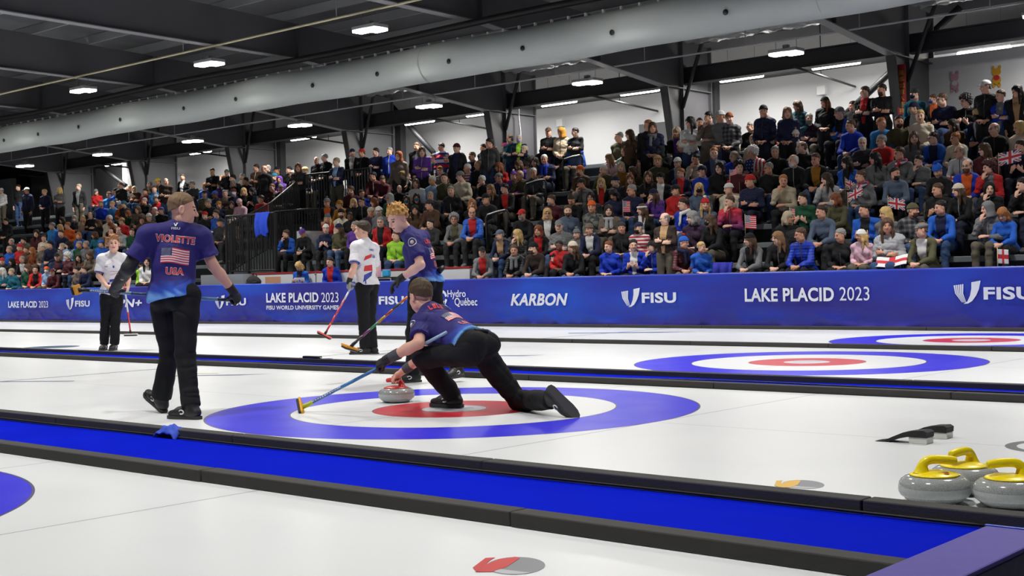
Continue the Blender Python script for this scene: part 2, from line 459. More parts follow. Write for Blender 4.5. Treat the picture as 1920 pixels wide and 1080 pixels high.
def stone(name, label, loc, rz, col, group=None, handle=True):
    t = thing(name, label, 'curling stone', loc, rz, group)
    prof = [(0, 0), (.075, 0), (.095, .004), (.118, .016), (.136, .034), (.1435, .048), (.1445, .056)]
    prof2 = [(.1445, .056), (.1445, .072)]
    prof3 = [(.1445, .072), (.1425, .084), (.134, .098), (.118, .109), (.10, .114), (.0, .114)]
    MB().lathe(prof + prof2[1:] + prof3[1:], 56).build('granite_body', M_GRANITE, t)
    MB().lathe([(.1365, .033), (.1440, .047), (.1450, .056), (.1450, .066), (.1447, .070)], 56).build('striking_band', M_BAND, t)
    hm = mat('handle_%d_%d_%d' % col, col, .32, spec=.45)
    h = MB().lathe([(0, .1145), (.098, .1145), (.101, .117), (.096, .121), (.07, .128), (.035, .133), (0, .134)], 48).build('handle_base', hm, t)
    pts = [(-.052, 0, .122), (-.050, 0, .140), (-.046, 0, .158), (-.034, 0, .172), (-.012, 0, .1785), (.02, 0, .179), (.06, 0, .176), (.088, 0, .172), (.094, 0, .1715)]
    rs = [.036, .026, .0205, .019, .0185, .0185, .0185, .0165, .009]
    q = []; qr = []
    for i in range(len(pts) - 1):
        p0, p1, p2, p3 = [np.array(pts[min(max(j, 0), len(pts) - 1)]) for j in (i - 1, i, i + 1, i + 2)]
        for u in (0, .25, .5, .75):
            q.append(tuple(.5 * (2 * p1 + (p2 - p0) * u + (2 * p0 - 5 * p1 + 4 * p2 - p3) * u * u + (3 * p1 - p0 - 3 * p2 + p3) * u ** 3))); qr.append(rs[i] + (rs[i + 1] - rs[i]) * u)
    MB().tube(q + [pts[-1]], qr + [rs[-1]], 20).build('handle', hm, t)
    b = MB()
    b.lathe([(0, .0), (.011, .0), (.011, .001), (0, .001)], 20, (.03, -.062, .1295)); b.build('sticker', mat('sticker_red', (204, 66, 62), .4), t)
    b = MB(); b.box((.0, -.045, .131), (.045, -.028, .1322)); b.build('label_plate', mat('plate_grey', (120, 116, 96), .4), t)
    return t
YEL = (246, 222, 8)
d = math.atan2(CR.y, CR.x)
stone('curling_stone', 'yellow-handled granite stone by the foam, handle arching over to the next', (4.537, -1.842, 0), d, YEL, 'yellow-handled stones')
stone('curling_stone', 'yellow-handled granite stone cut by the picture edge', (4.822, -1.765, 0), d + math.pi, YEL, 'yellow-handled stones')
stone('curling_stone', 'yellow-handled granite stone standing behind the other two, handle end-on', (4.541, -1.538, 0), d + math.radians(215), YEL, 'yellow-handled stones')
STONE_RED = stone('curling_stone', 'red-handled granite stone under the crouching curler\'s hand', (-0.78, 0.15, 0), d + math.radians(150), (206, 62, 52))

# ------------------------------------------------------------------ hacks
hk = thing('starting_hack', 'black rubber starting hack on white blocks, set in the ice', 'hack', (3.645, 0.0, 0))
M_RUB = mat('black_rubber', (26, 27, 29), .7, bump=(60, .4, .004))
for sy in (-.12, .15):
    p = MB().box((.02, sy - .045, 0), (.125, sy + .045, .036), .003).build('base_block', mat('hack_white', (214, 216, 210), .5), hk)
    prof = [(-.18, .002), (-.12, .010), (-.07, .034), (-.01, .060), (.05, .072), (.11, .076), (.128, .066), (.125, .037), (.02, .037), (-.04, .024), (-.10, .003)]
    b = MB(); b.poly([(x, sy - .05, z) for x, z in prof], ext=(0, .10, 0)); b.build('rubber_pad', M_RUB, p)

# ------------------------------------------------------------------ blue barrier in the corner
bar = thing('corner_barrier', 'low blue-wrapped barrier with a purple top in the near corner', 'barrier', (5.47, -3.43, 0))
M_PUR = mat('purple_vinyl', (82, 72, 160), .6, bump=(3.0, .3, .03), var=.06, vscale=3)
M_NAVYV = mat('navy_vinyl', (12, 10, 96), .4, bump=(4.0, .4, .03))
MB().box((-.092, -2.6, 0), (.092, 0, .235), .004).build('panel', M_NAVYV, bar)
MB().box((-.096, -2.604, .236), (.096, .004, .25), .006).build('cap', M_PUR, bar)
MB().box((-.097, -.01, .2505), (.097, .006, .2525)).build('trim_strip', mat('blue_trim', (60, 96, 214), .4), bar)

# ------------------------------------------------------------------ the long banner
def banner_material():
    m, nt, b = newmat('banner_vinyl')
    N, Lk = nt.nodes, nt.links
    tc = N.new('ShaderNodeTexCoord')
    mp = N.new('ShaderNodeMapping'); mp.inputs['Scale'].default_value = (.22, 1, .9); Lk.new(tc.outputs['Object'], mp.inputs[0])
    no = N.new('ShaderNodeTexNoise'); no.inputs['Scale'].default_value = 1.3; no.inputs['Detail'].default_value = 2; Lk.new(mp.outputs[0], no.inputs['Vector'])
    cr = N.new('ShaderNodeValToRGB')
    cr.color_ramp.elements[0].position = .36; cr.color_ramp.elements[0].color = L4((36, 34, 140))
    cr.color_ramp.elements[1].position = .66; cr.color_ramp.elements[1].color = L4((22, 74, 196))
    e = cr.color_ramp.elements.new(.5); e.color = L4((30, 50, 166))
    Lk.new(no.outputs[0], cr.inputs[0])
    sx = N.new('ShaderNodeSeparateXYZ'); Lk.new(tc.outputs['Object'], sx.inputs[0])
    # printed violet wisps along the lower edge of the artwork
    mr = N.new('ShaderNodeMapRange'); mr.inputs[1].default_value = .16; mr.inputs[2].default_value = .04; Lk.new(sx.outputs[2], mr.inputs[0])
    n2 = N.new('ShaderNodeTexNoise'); n2.inputs['Scale'].default_value = 2.2; n2.inputs['Detail'].default_value = 6; Lk.new(tc.outputs['Object'], n2.inputs['Vector'])
    ml = N.new('ShaderNodeMath'); ml.operation = 'MULTIPLY'; Lk.new(mr.outputs[0], ml.inputs[0]); Lk.new(n2.outputs[0], ml.inputs[1])
    mx = N.new('ShaderNodeMix'); mx.data_type = 'RGBA'; Lk.new(ml.outputs[0], mx.inputs['Factor']); Lk.new(cr.outputs[0], mx.inputs['A']); mx.inputs['B'].default_value = L4((96, 74, 196))
    Lk.new(mx.outputs['Result'], b.inputs['Base Color'])
    b.inputs['Roughness'].default_value = .42
    addbump(nt, b, 3.0, .35, .03, 4.0, (1, 1, 1.6))
    return m
ban = thing('advertising_banner', 'long blue printed banner barrier in front of the spectators', 'banner', (0, 12.34, 0))
nx, nz = 900, 22
xs = np.linspace(-42, 3.2, nx); zs = np.linspace(.03, .965, nz)
V = []
for x in xs:
    for z in zs:
        w = max(0, 1 - z / .42)
        a1 = 1 - abs(math.sin(x * 2.6 + 5 * z + 1.7 * math.sin(x * 1.3))); a2 = 1 - abs(math.sin(x * 5.3 - 8 * z + 2 * math.sin(x * 2.1)))
        y = -.030 * w * (a1 ** 3 + .7 * a2 ** 3) + .012 * w
        V.append((x, y - .004 * math.sin(x * 1.1), z))
F = [(i * nz + j, (i + 1) * nz + j, (i + 1) * nz + j + 1, i * nz + j + 1) for i in range(nx - 1) for j in range(nz - 1)]
n0 = len(V); back = []
for i, x in enumerate(xs): V += [(x, .10, .965), (x, .10, .03)]
for i in range(nx - 1):
    F.append((i * nz + nz - 1, (i + 1) * nz + nz - 1, n0 + 2 * (i + 1), n0 + 2 * i))
    F.append((n0 + 2 * i, n0 + 2 * (i + 1), n0 + 2 * (i + 1) + 1, n0 + 2 * i + 1))
o = obj('cover', fromnp('cover', V, F, [banner_material()]), ban)
M_LET = mat('banner_lettering', (226, 230, 240), .45)
LY = -.024
def blet(body, x0, x1, z0, z1, bold=.02, shear=0):
    V, F = textmesh(body, bold, shear); nw = len(body.split())
    ctr = np.array([V[list(q), 0].mean() for q in F]); lo_ = np.array([V[list(q), 0].min() for q in F]); hi_ = np.array([V[list(q), 0].max() for q in F])
    o_ = np.argsort(lo_); run_hi = np.maximum.accumulate(hi_[o_]); gaps = lo_[o_][1:] - run_hi[:-1]
    cuts = sorted((lo_[o_][1:][i] + run_hi[:-1][i]) / 2 for i in np.argsort(gaps)[::-1][:nw - 1]) if nw > 1 else []
    word = np.searchsorted(cuts, ctr) if len(cuts) else np.zeros(len(F), int)
    for w in range(nw):
        fs = [F[i] for i in np.where(word == w)[0]]; ids = sorted({j for q in fs for j in q}); mp_ = {j: i for i, j in enumerate(ids)}
        W = [(x0 + V[j, 0] * (x1 - x0), LY, z0 + V[j, 1] * (z1 - z0)) for j in ids]
        obj('lettering', fromnp('lettering', W, [tuple(mp_[j] for j in q) for q in fs], [M_LET], smooth=False), ban)
def emblemU(x0, x1, z0, z1):
    b = MB(); W, H = x1 - x0, z1 - z0
    P = lambda p: [(x0 + a * W, LY, z0 + c * H) for a, c in p]
    b.poly(P([(.66, .93), (1, 1), (.93, .62), (.83, .36), (.68, .12), (.52, .01), (.36, 0), (.5, .10), (.60, .35), (.655, .65)]))
    for i in range(5):
        a0 = i * .078
        b.poly(P([(a0, .80 + .012 * i), (a0 + .055, .81 + .012 * i), (a0 * .8 + .10, .45), (.315 + .035 * i, .06), (.30 + .035 * i, .06), (a0 * .8 + .055, .45)]))
    b.build('emblem', M_LET, ban)
blet('LAKE PLACID', -30.40, -28.70, .42, .61, .03); blet('2023', -28.60, -28.08, .42, .61, 0)
emblemU(-27.07, -26.66, .36, .70); blet('FISU', -26.60, -25.83, .44, .61, .035)
blet('ESPN+', -24.98, -23.25, .42, .64, .03, .18)
emblemU(-20.04, -19.63, .37, .71); blet('FISU', -19.58, -18.79, .45, .63, .035)
blet('LAKE PLACID', -18.0, -16.10, .51, .74, .03); blet('2023', -16.0, -15.41, .51, .73, 0)
blet('FISU WORLD UNIVERSITY GAMES', -18.0, -15.41, .345, .44, .025)
emblemU(-14.55, -14.14, .38, .72); blet('FISU', -14.09, -13.30, .45, .63, .035)
blet('Hydro', -12.0, -11.48, .55, .74, .012); blet('Québec', -11.80, -11.16, .39, .58, .012)
b = MB()
ringp = [(-12.18 + .17 * math.cos(a), LY, .58 + .17 * math.sin(a)) for a in np.linspace(0.2, 6.1, 36)]
inn = [(-12.18 + .115 * math.cos(a), LY, .58 + .115 * math.sin(a)) for a in np.linspace(6.1, .2, 36)]
b.poly(ringp + inn)
b.poly([(-12.20, LY, .56), (-12.07, LY, .50), (-12.09, LY, .46), (-11.90, LY, .34), (-12.14, LY, .44), (-12.10, LY, .48)])
b.build('emblem', M_LET, ban)
blet('KARBON', -10.26, -8.80, .41, .65, .035, .25)
emblemU(-7.53, -7.11, .38, .73); blet('FISU', -7.07, -6.32, .45, .64, .035)
blet('LAKE PLACID', -4.91, -3.24, .46, .69, .03); blet('2023', -3.14, -2.62, .47, .69, 0)
emblemU(-1.24, -.82, .41, .76); blet('FISU', -.78, -.03, .47, .66, .035)

# white dasher board behind the officials
db = thing('dasher_board', 'white board with a red top rail behind the two officials', 'board', (0, 13.2, 0))
MB().box((-19.69, 0, .0), (-12.18, .10, 1.19), .004).build('panel', mat('dasher_white', (226, 228, 226), .4), db)
MB().box((-19.69, -.01, 1.19), (-12.18, .11, 1.23), .006).build('top_rail', mat('dasher_red', (172, 34, 34), .4), db)
b = MB(); b.box((-19.15, -.006, .6), (-18.55, -.001, 1.13)); b.build('paper', mat('kraft_paper', (206, 158, 124), .8), db)

# ------------------------------------------------------------------ tiers of the stand
FY, FZ, RUN, RISE = 13.12, 1.573, .72, .373
FLOOR0 = FZ - 1.17
M_TIER = mat('tier_grey', (78, 82, 86), .7, var=.12, vscale=2)
M_RISER = mat('bench_grey', (104, 110, 114), .6, var=.1, vscale=2)
def tier_profile():
    P = [(FY - .52, -.1)]
    for k in range(10):
        z = FLOOR0 + RISE * k; y = FY + RUN * k
        P += [(y - .52, z), (y + .20, z)]
    P += [(22.3, FLOOR0 + RISE * 9), (22.3, -.1)]
    return P
b = MB(); b.poly([(-50, y, z) for y, z in tier_profile()], ext=(56, 0, 0)); struct(b.build('floor_tiers', M_TIER))
for k in range(9):
    z = FLOOR0 + RISE * k; y = FY + RUN * k
    for x0, x1 in ((-50, -23.0), (-18.9, -11.9), (-10.9, 5.5)):
        if k == 0 and x0 == -18.9: continue
        o = MB().box((x0, y - .06, z + .27), (x1, y + .198, z + .37), .01).build('bench', M_RISER)
        tag(o, 'grey bench, row %d of the stand, %s' % (k + 1, {-50: 'beyond the black railing', -18.9: 'between railing and aisle steps', -10.9: 'on the near side of the aisle'}[x0]), 'bench', 'benches in the stand')
st = thing('aisle_steps', 'grey aisle steps climbing between two blocks of spectators', 'steps', (-11.5, FY, 0))
M_STEP = mat('step_grey', (158, 164, 166), .6, var=.1)
for k in range(1, 8):
    z = FLOOR0 + RISE * k; y = RUN * k
    MB().box((-.34, y - .80, z - RISE), (.34, y - .525, z - RISE * .5), .006).build('step', M_STEP, st)
def hoop(label, x, y, z):
    t = thing('handrail', label, 'handrail', (x, y, z))
    pts = [(-.12, -.2, -.75), (-.15, -.2, .0), (-.11, -.2, .06), (.0, .0, .13), (.14, .16, .17), (.17, .18, .10), (.14, .16, -.45)]
    MB().tube(pts, .025, 10).build('rail', mat('rail_black', (18, 18, 20), .4), t)
    MB().tube([(-.10, -.21, .085), (.0, -.02, .152), (.12, .13, .19)], .012, 8).build('grip_strip', M_WHITE, t)
hoop('black aisle handrail hoop beside the seated spectator in a blue puffer', -12.3, 14.25, 2.28)
hoop('black aisle handrail hoop half way up the steps', -12.65, 16.0, 3.05)
hoop('black aisle handrail hoop at the top of the steps', -13.05, 17.9, 3.75)

# black picket railings round the entrance
M_RAIL = mat('railing_black', (14, 15, 17), .45)
def railing(label, pts, h=1.1):
    t = thing('railing', label, 'railing', (0, 0, 0), 0, 'black picket railings')
    t['group'] = 'black picket railings'
    P = [Vector(p) for p in pts]
    b = MB(); b.tube([p + Vector((0, 0, h)) for p in P], .026, 8); b.build('top_rail', M_RAIL, t)
    b = MB(); b.tube([p + Vector((0, 0, .08)) for p in P], .02, 8); b.build('bottom_rail', M_RAIL, t)
    for p in P: MB().box((p.x - .03, p.y - .03, p.z - .4), (p.x + .03, p.y + .03, p.z + h)).build('post', M_RAIL, t)
    b = MB()
    for a, c in zip(P, P[1:]):
        n = max(2, int((c - a).length / .11))
        for i in range(1, n):
            q = a.lerp(c, i / n); b.box((q.x - .011, q.y - .011, q.z + .08), (q.x + .011, q.y + .011, q.z + h))
    b.build('pickets', M_RAIL, t)
railing('black picket railing along the upper landing under the standing group', [(-22.8, 17.5, 2.85), (-21.4, 17.5, 2.85), (-19.9, 17.5, 2.85)], 1.25)
railing('black picket railing half way down beside the entrance', [(-22.6, 15.8, 1.75), (-21.3, 15.8, 1.75), (-20.1, 15.8, 1.75)], 1.2)
railing('tall black picket railing nearest the ice at the entrance', [(-20.9, 13.35, 1.22), (-20.0, 13.35, 1.22), (-18.9, 13.35, 1.22)], 1.5)
railing('sloping black picket railing down the entrance stair', [(-22.8, 17.4, 2.7), (-21.9, 15.6, 1.9), (-20.9, 13.5, 1.25)], 1.3)
b = MB(); b.box((-21.5, 12.95, 0), (-19.72, 13.3, 1.22)); struct(b.build('trim_1', mat('grey_panel', (150, 155, 160), .6)))
b = MB(); b.box((-19.6, 14.6, 0), (-19.3, 15.3, 2.3)); struct(b.build('trim_2', mat('pale_panel', (186, 190, 194), .6)))

# ------------------------------------------------------------------ building shell
M_WALL = mat('white_wall', (212, 213, 216), .8, bump=(60, .1, .004))
M_DARK = mat('dark_roof', (84, 85, 88), .8, var=.25, vscale=.8)
M_STEEL = mat('dark_steel', (84, 84, 88), .55, var=.12, vscale=1.5)
M_STEEL2 = mat('black_steel', (40, 41, 45), .5)
M_FLANGE = mat('steel_flange', (128, 129, 132), .5)  # paler than the web steel: light on the rafter undersides painted in
b = MB(); b.box((-60, 23.8, -.1), (14, 24.0, 7.6)); struct(b.build('wall_back', M_WALL))
b = MB(); b.box((-6.12, 22.35, 2.9), (9, 22.5, 5.86)); struct(b.build('wall_partition', M_WALL))
b = MB(); b.box((-50.3, -16, -.1), (-50, 24, 9)); struct(b.build('wall_left', mat('far_wall', (34, 36, 40), .8)))
b = MB(); b.box((-49.9, 20, 0), (-44.6, 20.2, 5.6)); struct(b.build('wall_far_end', mat('far_grey', (92, 95, 98), .8)))
zr = lambda y: 7.24 + (15 - y) * .042
b = MB(); b.poly([(-60, 24, zr(24) + .22), (-60, -16, zr(-16) + .22), (-60, -16, zr(-16) + .5), (-60, 24, zr(24) + .5)], ext=(74, 0, 0)); struct(b.build('ceiling', M_DARK))
for y in np.arange(-4.5, 23, 1.6):
    b = MB(); b.box((-50, y - .03, zr(y) - .0), (12, y + .03, zr(y) + .21)); struct(b.build('ceiling_purlin', M_FLANGE))  # highlights on the purlin undersides are put into this paler colour
FX = [-5.9 - 6.096 * i for i in range(-2, 7)]
ORD = ['nearest', 'next-to-nearest', 'red-paper-banner', 'second', 'third', 'fourth', 'fifth', 'sixth', 'seventh']
def frame(x, label):
    t = thing('portal_frame', label, 'steel frame', (x, 0, 0), 0, 'steel portal frames')
    b = MB(); b.poly([(-.012, y, z) for y, z in [(20.38, 5.74), (20.75, 4.0), (21.45, 0), (22.4, 0), (22.4, zr(22.4)), (20.38, zr(20.38))]], ext=(.024, 0, 0)); b.build('column', M_STEEL, t)
    b = MB(); b.poly([(-.012, y, z) for y, z in [(20.38, 5.74), (20.38, zr(20.38)), (-14, zr(-14)), (-14, 7.6), (6, 6.58), (13.5, 6.46)]], ext=(.024, 0, 0)); b.build('rafter', M_STEEL, t)
    b = MB()
    for a, c in (((20.36, 5.74), (13.5, 6.45)), ((13.5, 6.45), (6, 6.57)), ((6, 6.57), (-14, 7.59))):
        b.poly([(-.12, a[0], a[1]), (.12, a[0], a[1]), (.12, c[0], c[1]), (-.12, c[0], c[1])], ext=(0, 0, -.022))
    b.build('bottom_flange', M_FLANGE, t)
    b = MB(); b.poly([(-.12, 20.37, 5.74), (.12, 20.37, 5.74), (.12, 20.74, 4.0), (.12, 21.44, 0), (-.12, 21.44, 0), (-.12, 20.74, 4.0)], ext=(0, -.02, 0)); b.build('column_flange', M_STEEL2, t)
    for lo_, hi_ in (((-.11, 22.4, 0), (.11, 22.44, zr(22.4))), ((-.11, 21.08, 0), (.11, 21.10, zr(21.1))), ((-.11, 13.48, 6.46), (.11, 13.5, zr(13.5))), ((-.11, 17.6, 6.06), (.11, 17.62, zr(17.6))), ((-.11, 20.38, 5.72), (.11, 22.4, 5.745))):
        MB().box(lo_, hi_).build('stiffener', M_STEEL, t)
    MB().tube([(.05, 21.1, 5.2), (.9, 20.9, zr(20.9))], .05, 8).build('knee_brace', M_STEEL2, t)
for x, w in zip(FX, ORD):
    frame(x, {'red-paper-banner': 'dark steel portal frame carrying the red paper banner'}.get(w, 'dark steel portal frame, %s counted along the stand' % w if 'near' in w else 'dark steel portal frame, %s one away from the red paper banner' % w))
# beam between the columns, dark bands
b = MB(); b.box((-50, 21.25, 5.86), (12, 21.40, 6.26)); b.box((-50, 21.14, 6.24), (12, 21.5, 6.27)); b.box((-50, 21.14, 5.85), (12, 21.5, 5.88)); struct(b.build('trim_3', M_STEEL2))
b = MB(); b.box((-50, 23.2, 6.15), (12, 23.75, 6.45)); struct(b.build('trim_4', M_STEEL2))
for x, lab in ((-24.1, 'beside the third frame from the red banner'), (-30.31, 'beside the fourth frame from the red banner'), (-12.05, 'just behind the second frame from the red banner'), (-42.99, 'at the far end of the stand')):
    o = MB().box((x - .13, 22.62, 0), (x + .13, 22.86, 6.2)).build('steel_post', M_STEEL2); tag(o, 'slim black steel post %s' % lab, 'post')
for a, c, lab in (((-24.6, 22.56, 6.98), (-22.4, 22.56, 5.0), 'dropping beside the slim post of the third bay'), ((-5.2, 22.56, 6.98), (-8.4, 22.56, 4.6), 'running down behind the two standing men in black'), ((-43.9, 22.56, 6.98), (-40.1, 22.56, 5.1), 'at the far end of the stand')):
    tag(MB().tube([a, c], .085, 8).build('steel_brace', M_STEEL2), 'diagonal dark steel brace %s' % lab, 'brace')
# shiny foil insulation under the roof
M_FOIL = mat('foil', (206, 208, 210), .38, .75)
def foil(label, x0, x1, y0, y1):
    y0 -= .7
    n, m_ = 90, 16; V = []
    for i in range(n):
        for j in range(m_):
            x = x0 + (x1 - x0) * i / (n - 1); y = y0 + (y1 - y0) * j / (m_ - 1)
            V.append((x, y, 6.86 - .10 * math.sin(math.pi * j / (m_ - 1)) + .03 * math.sin(i * .31 + j * .9 + 2 * math.sin(i * .13)) + .025 * math.sin(i * .17 - j * 1.3 + 1) + .010 * math.sin(i * 1.3 + j * 2.1) + .004 * rng.normal()))
    F = [(i * m_ + j, (i + 1) * m_ + j, (i + 1) * m_ + j + 1, i * m_ + j + 1) for i in range(n - 1) for j in range(m_ - 1)]
    o = obj('foil_insulation', fromnp('foil_insulation', V, F, [M_FOIL], smooth=True)); md = o.modifiers.new('t', 'SOLIDIFY'); md.thickness = .01
    tag(o, label, 'insulation', 'foil insulation under the roof')
foil('crumpled silver foil insulation under the roof above the aisle steps', -17.4, -13.2, 20.6, 21.1)
foil('crumpled silver foil insulation under the roof, second bay', -11.3, -7.0, 20.6, 21.1)
foil('crumpled silver foil insulation under the roof, picture corner', -5.4, -1.2, 20.6, 21.1)
foil('crumpled silver foil insulation under the roof beyond the aisle, third bay', -23.4, -20.4, 20.6, 21.1)

# fabric air duct
dt = thing('air_duct', 'large pale grey fabric air duct hanging across the hall', 'air duct', (0, 12.6, 5.53))
n = 32; V = []; xs = np.linspace(-50, 9, 240)
for x in xs:
    sag = .012 * math.cos(2 * math.pi * (x + 5.9) / 6.096)
    r = .385 + .008 * math.cos(2 * math.pi * (x + 5.9) / 3.05)
    for j in range(n):
        a = 2 * math.pi * j / n
        V.append((x, r * math.sin(a), r * math.cos(a) + sag))
F = [(i * n + j, i * n + (j + 1) % n, (i + 1) * n + (j + 1) % n, (i + 1) * n + j) for i in range(len(xs) - 1) for j in range(n)]
obj('tube', fromnp('tube', V, F, [mat('duct_fabric', (168, 174, 172), .75, var=.05, vscale=.6)]), dt)
b = MB()
for x in np.arange(-50, 9, .42): b.box((x - .02, -.035, .37), (x + .02, .015, .445))
b.build('hanger_clips', M_WHITE, dt)['kind'] = 'stuff'
MB().tube([(-50, 0, .44), (9, 0, .44)], .012, 6).build('hanger_wire', M_FLANGE, dt)
for x in (-3.0, -5.1, -7.53, -9.7, -11.7, -13.85, -16.0, -18.85, -21.0, -23.9, -26.0, -28.2, -30.2, -32.5):
    a = math.radians(106)
    b = MB(); b.lathe([(0, 0), (.052, 0), (.052, .012), (0, .012)], 20)
    o = b.build('vent_hole', M_BLACK, dt); o.location = (x, -.386, -.10); o.rotation_euler = (math.radians(95), 0, 0)
for x in (-12.6, -3.4):
    V = []; 
    for j in range(n):
        a = 2 * math.pi * j / n
        for dx in (-.015, .015): V.append((x + dx, .397 * math.sin(a), .397 * math.cos(a)))
    obj('seam', fromnp('seam', V, [(2 * j, 2 * j + 1, (2 * j + 3) % (2 * n), (2 * j + 2) % (2 * n)) for j in range(n)], [mat('duct_seam', (150, 156, 154), .7)]), dt)
tag(MB().tube([(x, 12.6, 6.2 + .03 * math.sin(x * .5)) for x in np.linspace(-50, 9, 60)], .075, 10).build('roof_pipe', mat('pipe_black', (13, 13, 14), .6)), 'thick black pipe running above the pale air duct', 'pipe')
# conduit runs with hangers
def run(label, y, z, col, r, hang):
    t = thing('conduit', label, 'conduit', (0, y, z))
    MB().tube([(-50, 0, 0), (10, 0, 0)], r, 8).build('pipe', mat('conduit%s' % (col,), col, .45), t)
    for x in np.arange(-46.5, 9, hang): MB().tube([(x, 0, 0), (x, 0, zr(y) - z)], .012, 6).build('hanger_rod', M_FLANGE, t)
run('yellowish conduit carrying the nearer row of ceiling lights', 11.0, 6.46, (186, 178, 146), .028, 5.46)
run('pale thin conduit in front of the steel columns, carrying farther lights', 18.15, 5.98, (176, 178, 182), .022, 2.73)
for i, x in enumerate(np.arange(-45, 3, 6.096)):
    MBt = MB().tube([(x, 20.5, 5.8), (x, 23.7, 5.62)], .03, 8); MBt.tube([(x, 21.9, 5.73), (x, 21.9, 7.15)], .012, 6); tag(MBt.build('sprinkler_pipe', M_STEEL2), 'thin dark sprinkler pipe reaching to the back wall between frames', 'pipe', 'sprinkler pipes at back wall')

# ------------------------------------------------------------------ lamps
M_GLOW = mat('lamp_glow', (255, 252, 244), .5, emit=((255, 250, 240), 14.0))
M_HOUS = mat('lamp_housing', (150, 152, 154), .5)
def highbay(x, y, z, label, group, power=1.0, spread=128):
    t = thing('ceiling_light', label, 'ceiling light', (x, y, z), 0, group)
    MB().box((-.34, -.20, .0), (.34, .20, .07), .01).build('housing', M_HOUS, t)
    for s in (-1, 1): MB().box((s * .15 - .17 , s * .07 - .13, -.055), (s * .15 + .17, s * .07 + .13, -.002), .012).build('diffuser', M_GLOW, t)
    MB().box((-.06, -.06, .07), (.06, .06, .17), .01).build('driver_box', M_HOUS, t)
    for s in (-1, 1): MB().tube([(s * .25, 0, .07), (s * .25, 0, .34)], .006, 6).build('suspension', M_FLANGE, t)
    ld = bpy.data.lights.new('lamp_light', 'AREA'); ld.shape = 'RECTANGLE'; ld.size = .64; ld.size_y = .36; ld.energy = LAMP_W * power; ld.spread = math.radians(spread); ld.color = LAMP_COL
    lo = bpy.data.objects.new('lamp_light', ld); link(lo, t); lo.location = (0, 0, -.07)
LX = [-7.27 - 5.46 * i for i in range(-2, 7)]
for j, (y, z, lab, pw) in enumerate(((11.0, 6.08, 'nearer row over the ice', 1.0), (18.15, 5.70, 'farther row over the crowd', .60), (4.0, 6.35, 'row above the main sheet', 1.15), (-3.5, 6.6, 'row above the camera', 1.1))):
    for i, x in enumerate(LX):
        if j == 3 and i > 4: continue
        highbay(x, y, z, 'bright twin-panel ceiling light, number %d of the %s' % (i + 1, lab), 'ceiling lights, ' + lab, pw, 174 if j == 1 else 128)
def tubelight(x, label, y=22.05):
    t = thing('tube_light', label, 'tube light', (x, y, 5.97), 0, 'tube lights before the back wall')
    MB().tube([(-.62, 0, 0), (.62, 0, 0)], .07, 12).build('tube', M_GLOW, t)
    MB().box((-.60, -.03, .065), (.60, .03, .10), .005).build('housing', M_HOUS, t)
    for s in (-.4, .4): MB().tube([(s, 0, .08), (s, 0, 1.17)], .005, 6).build('suspension', M_FLANGE, t)
    ld = bpy.data.lights.new('tube_light', 'AREA'); ld.shape = 'RECTANGLE'; ld.size = 1.2; ld.size_y = .08; ld.energy = TUBE_W; ld.color = LAMP_COL
    lo = bpy.data.objects.new('tube_glow', ld); link(lo, t); lo.location = (0, 0, -.07)
for i, x in enumerate((-1.2, -4.87, -8.1, -10.75, -13.95, -16.8, -19.8, -22.5, -28.2, -34.2, -40.1)):
    tubelight(x, 'slim tube light hanging before the back wall, number %d counted from the red banner' % (i + 1), 23.1 if x > -6 else 22.05)
for i, x in enumerate((-2.2, 1.0)): tubelight(x, 'added slim tube light out of view, brightening the white partition, number %d' % (i + 1), 20.9)  # unseen tubes added in front only to brighten the partition

# things on the back wall and columns
for x, lab in ((-18.12, 'aisle'), (-9.37, 'standing spectator in the black beanie')):
    tag(MB().box((x - .12, 23.66, 5.52), (x + .12, 23.8, 5.74), .01).build('wall_box', M_WHITE), 'small white box on the back wall above the %s' % lab, 'wall box')
b = MB(); b.box((-15.2, 23.72, 3.2), (-14.2, 23.81, 5.3)); struct(b.build('door_1', M_STEEL)); 
b = MB(); b.box((-37.2, 23.72, 3.2), (-36.0, 23.81, 4.75)); struct(b.build('door_2', M_STEEL))
rb = thing('paper_banner', 'tall red paper banner with gold characters on a dark column', 'paper banner', (-5.76, 20.58, 0))
MB().box((-.10, 0, 4.40), (.10, .012, 5.52)).build('paper', mat('red_paper', (150, 26, 28), .7), rb)
M_GOLD = mat('gold_ink', (206, 164, 48), .5)
for i, ch in enumerate('萬事如意人吉祥'):
    try: letters('character', ch, -.065, .065, 5.33 - i * .14 - .06, 5.33 - i * .14 + .055, -.004, M_GOLD, rb, .0)
    except Exception: pass
for x, z, cols, lab in ((-5.27, 5.24, ((196, 150, 170), (206, 206, 200)), 'small pink paper cutout of a long-eared animal on the white partition'), (-4.3, 5.25, ((206, 150, 30), (190, 40, 40)), 'small golden paper cutout of a round-eared animal on the white partition')):
    t = thing('paper_cutout', lab, 'paper cutout', (x, 22.33, z))
    cm = [mat('cut%s' % (c,), c, .7) for c in cols]
    el = lambda cx, cz, rx, rz_, mi: [(cx + rx * math.cos(a), 0, cz + rz_ * math.sin(a)) for a in np.linspace(0, 2 * math.pi, 20)[:-1]]
    b = MB(); b.poly(el(0, .10, .10, .09, 0), ext=(0, .006, 0)); b.poly(el(-.075, .20, .03, .05, 0), ext=(0, .006, 0)); b.poly(el(.075, .20, .03, .05, 0), ext=(0, .006, 0)); b.build('head', cm[0], t)
    b = MB(); b.poly(el(0, -.08, .10, .11, 0), ext=(0, .006, 0)); b.poly(el(-.06, -.20, .035, .05, 0), ext=(0, .006, 0)); b.poly(el(.06, -.20, .035, .05, 0), ext=(0, .006, 0)); b.build('body', cm[0], t)
    b = MB(); b.poly([(q[0], -.003, q[2]) for q in el(0, -.03, .07, .06, 0)]); b.build('ornament', cm[1], t)
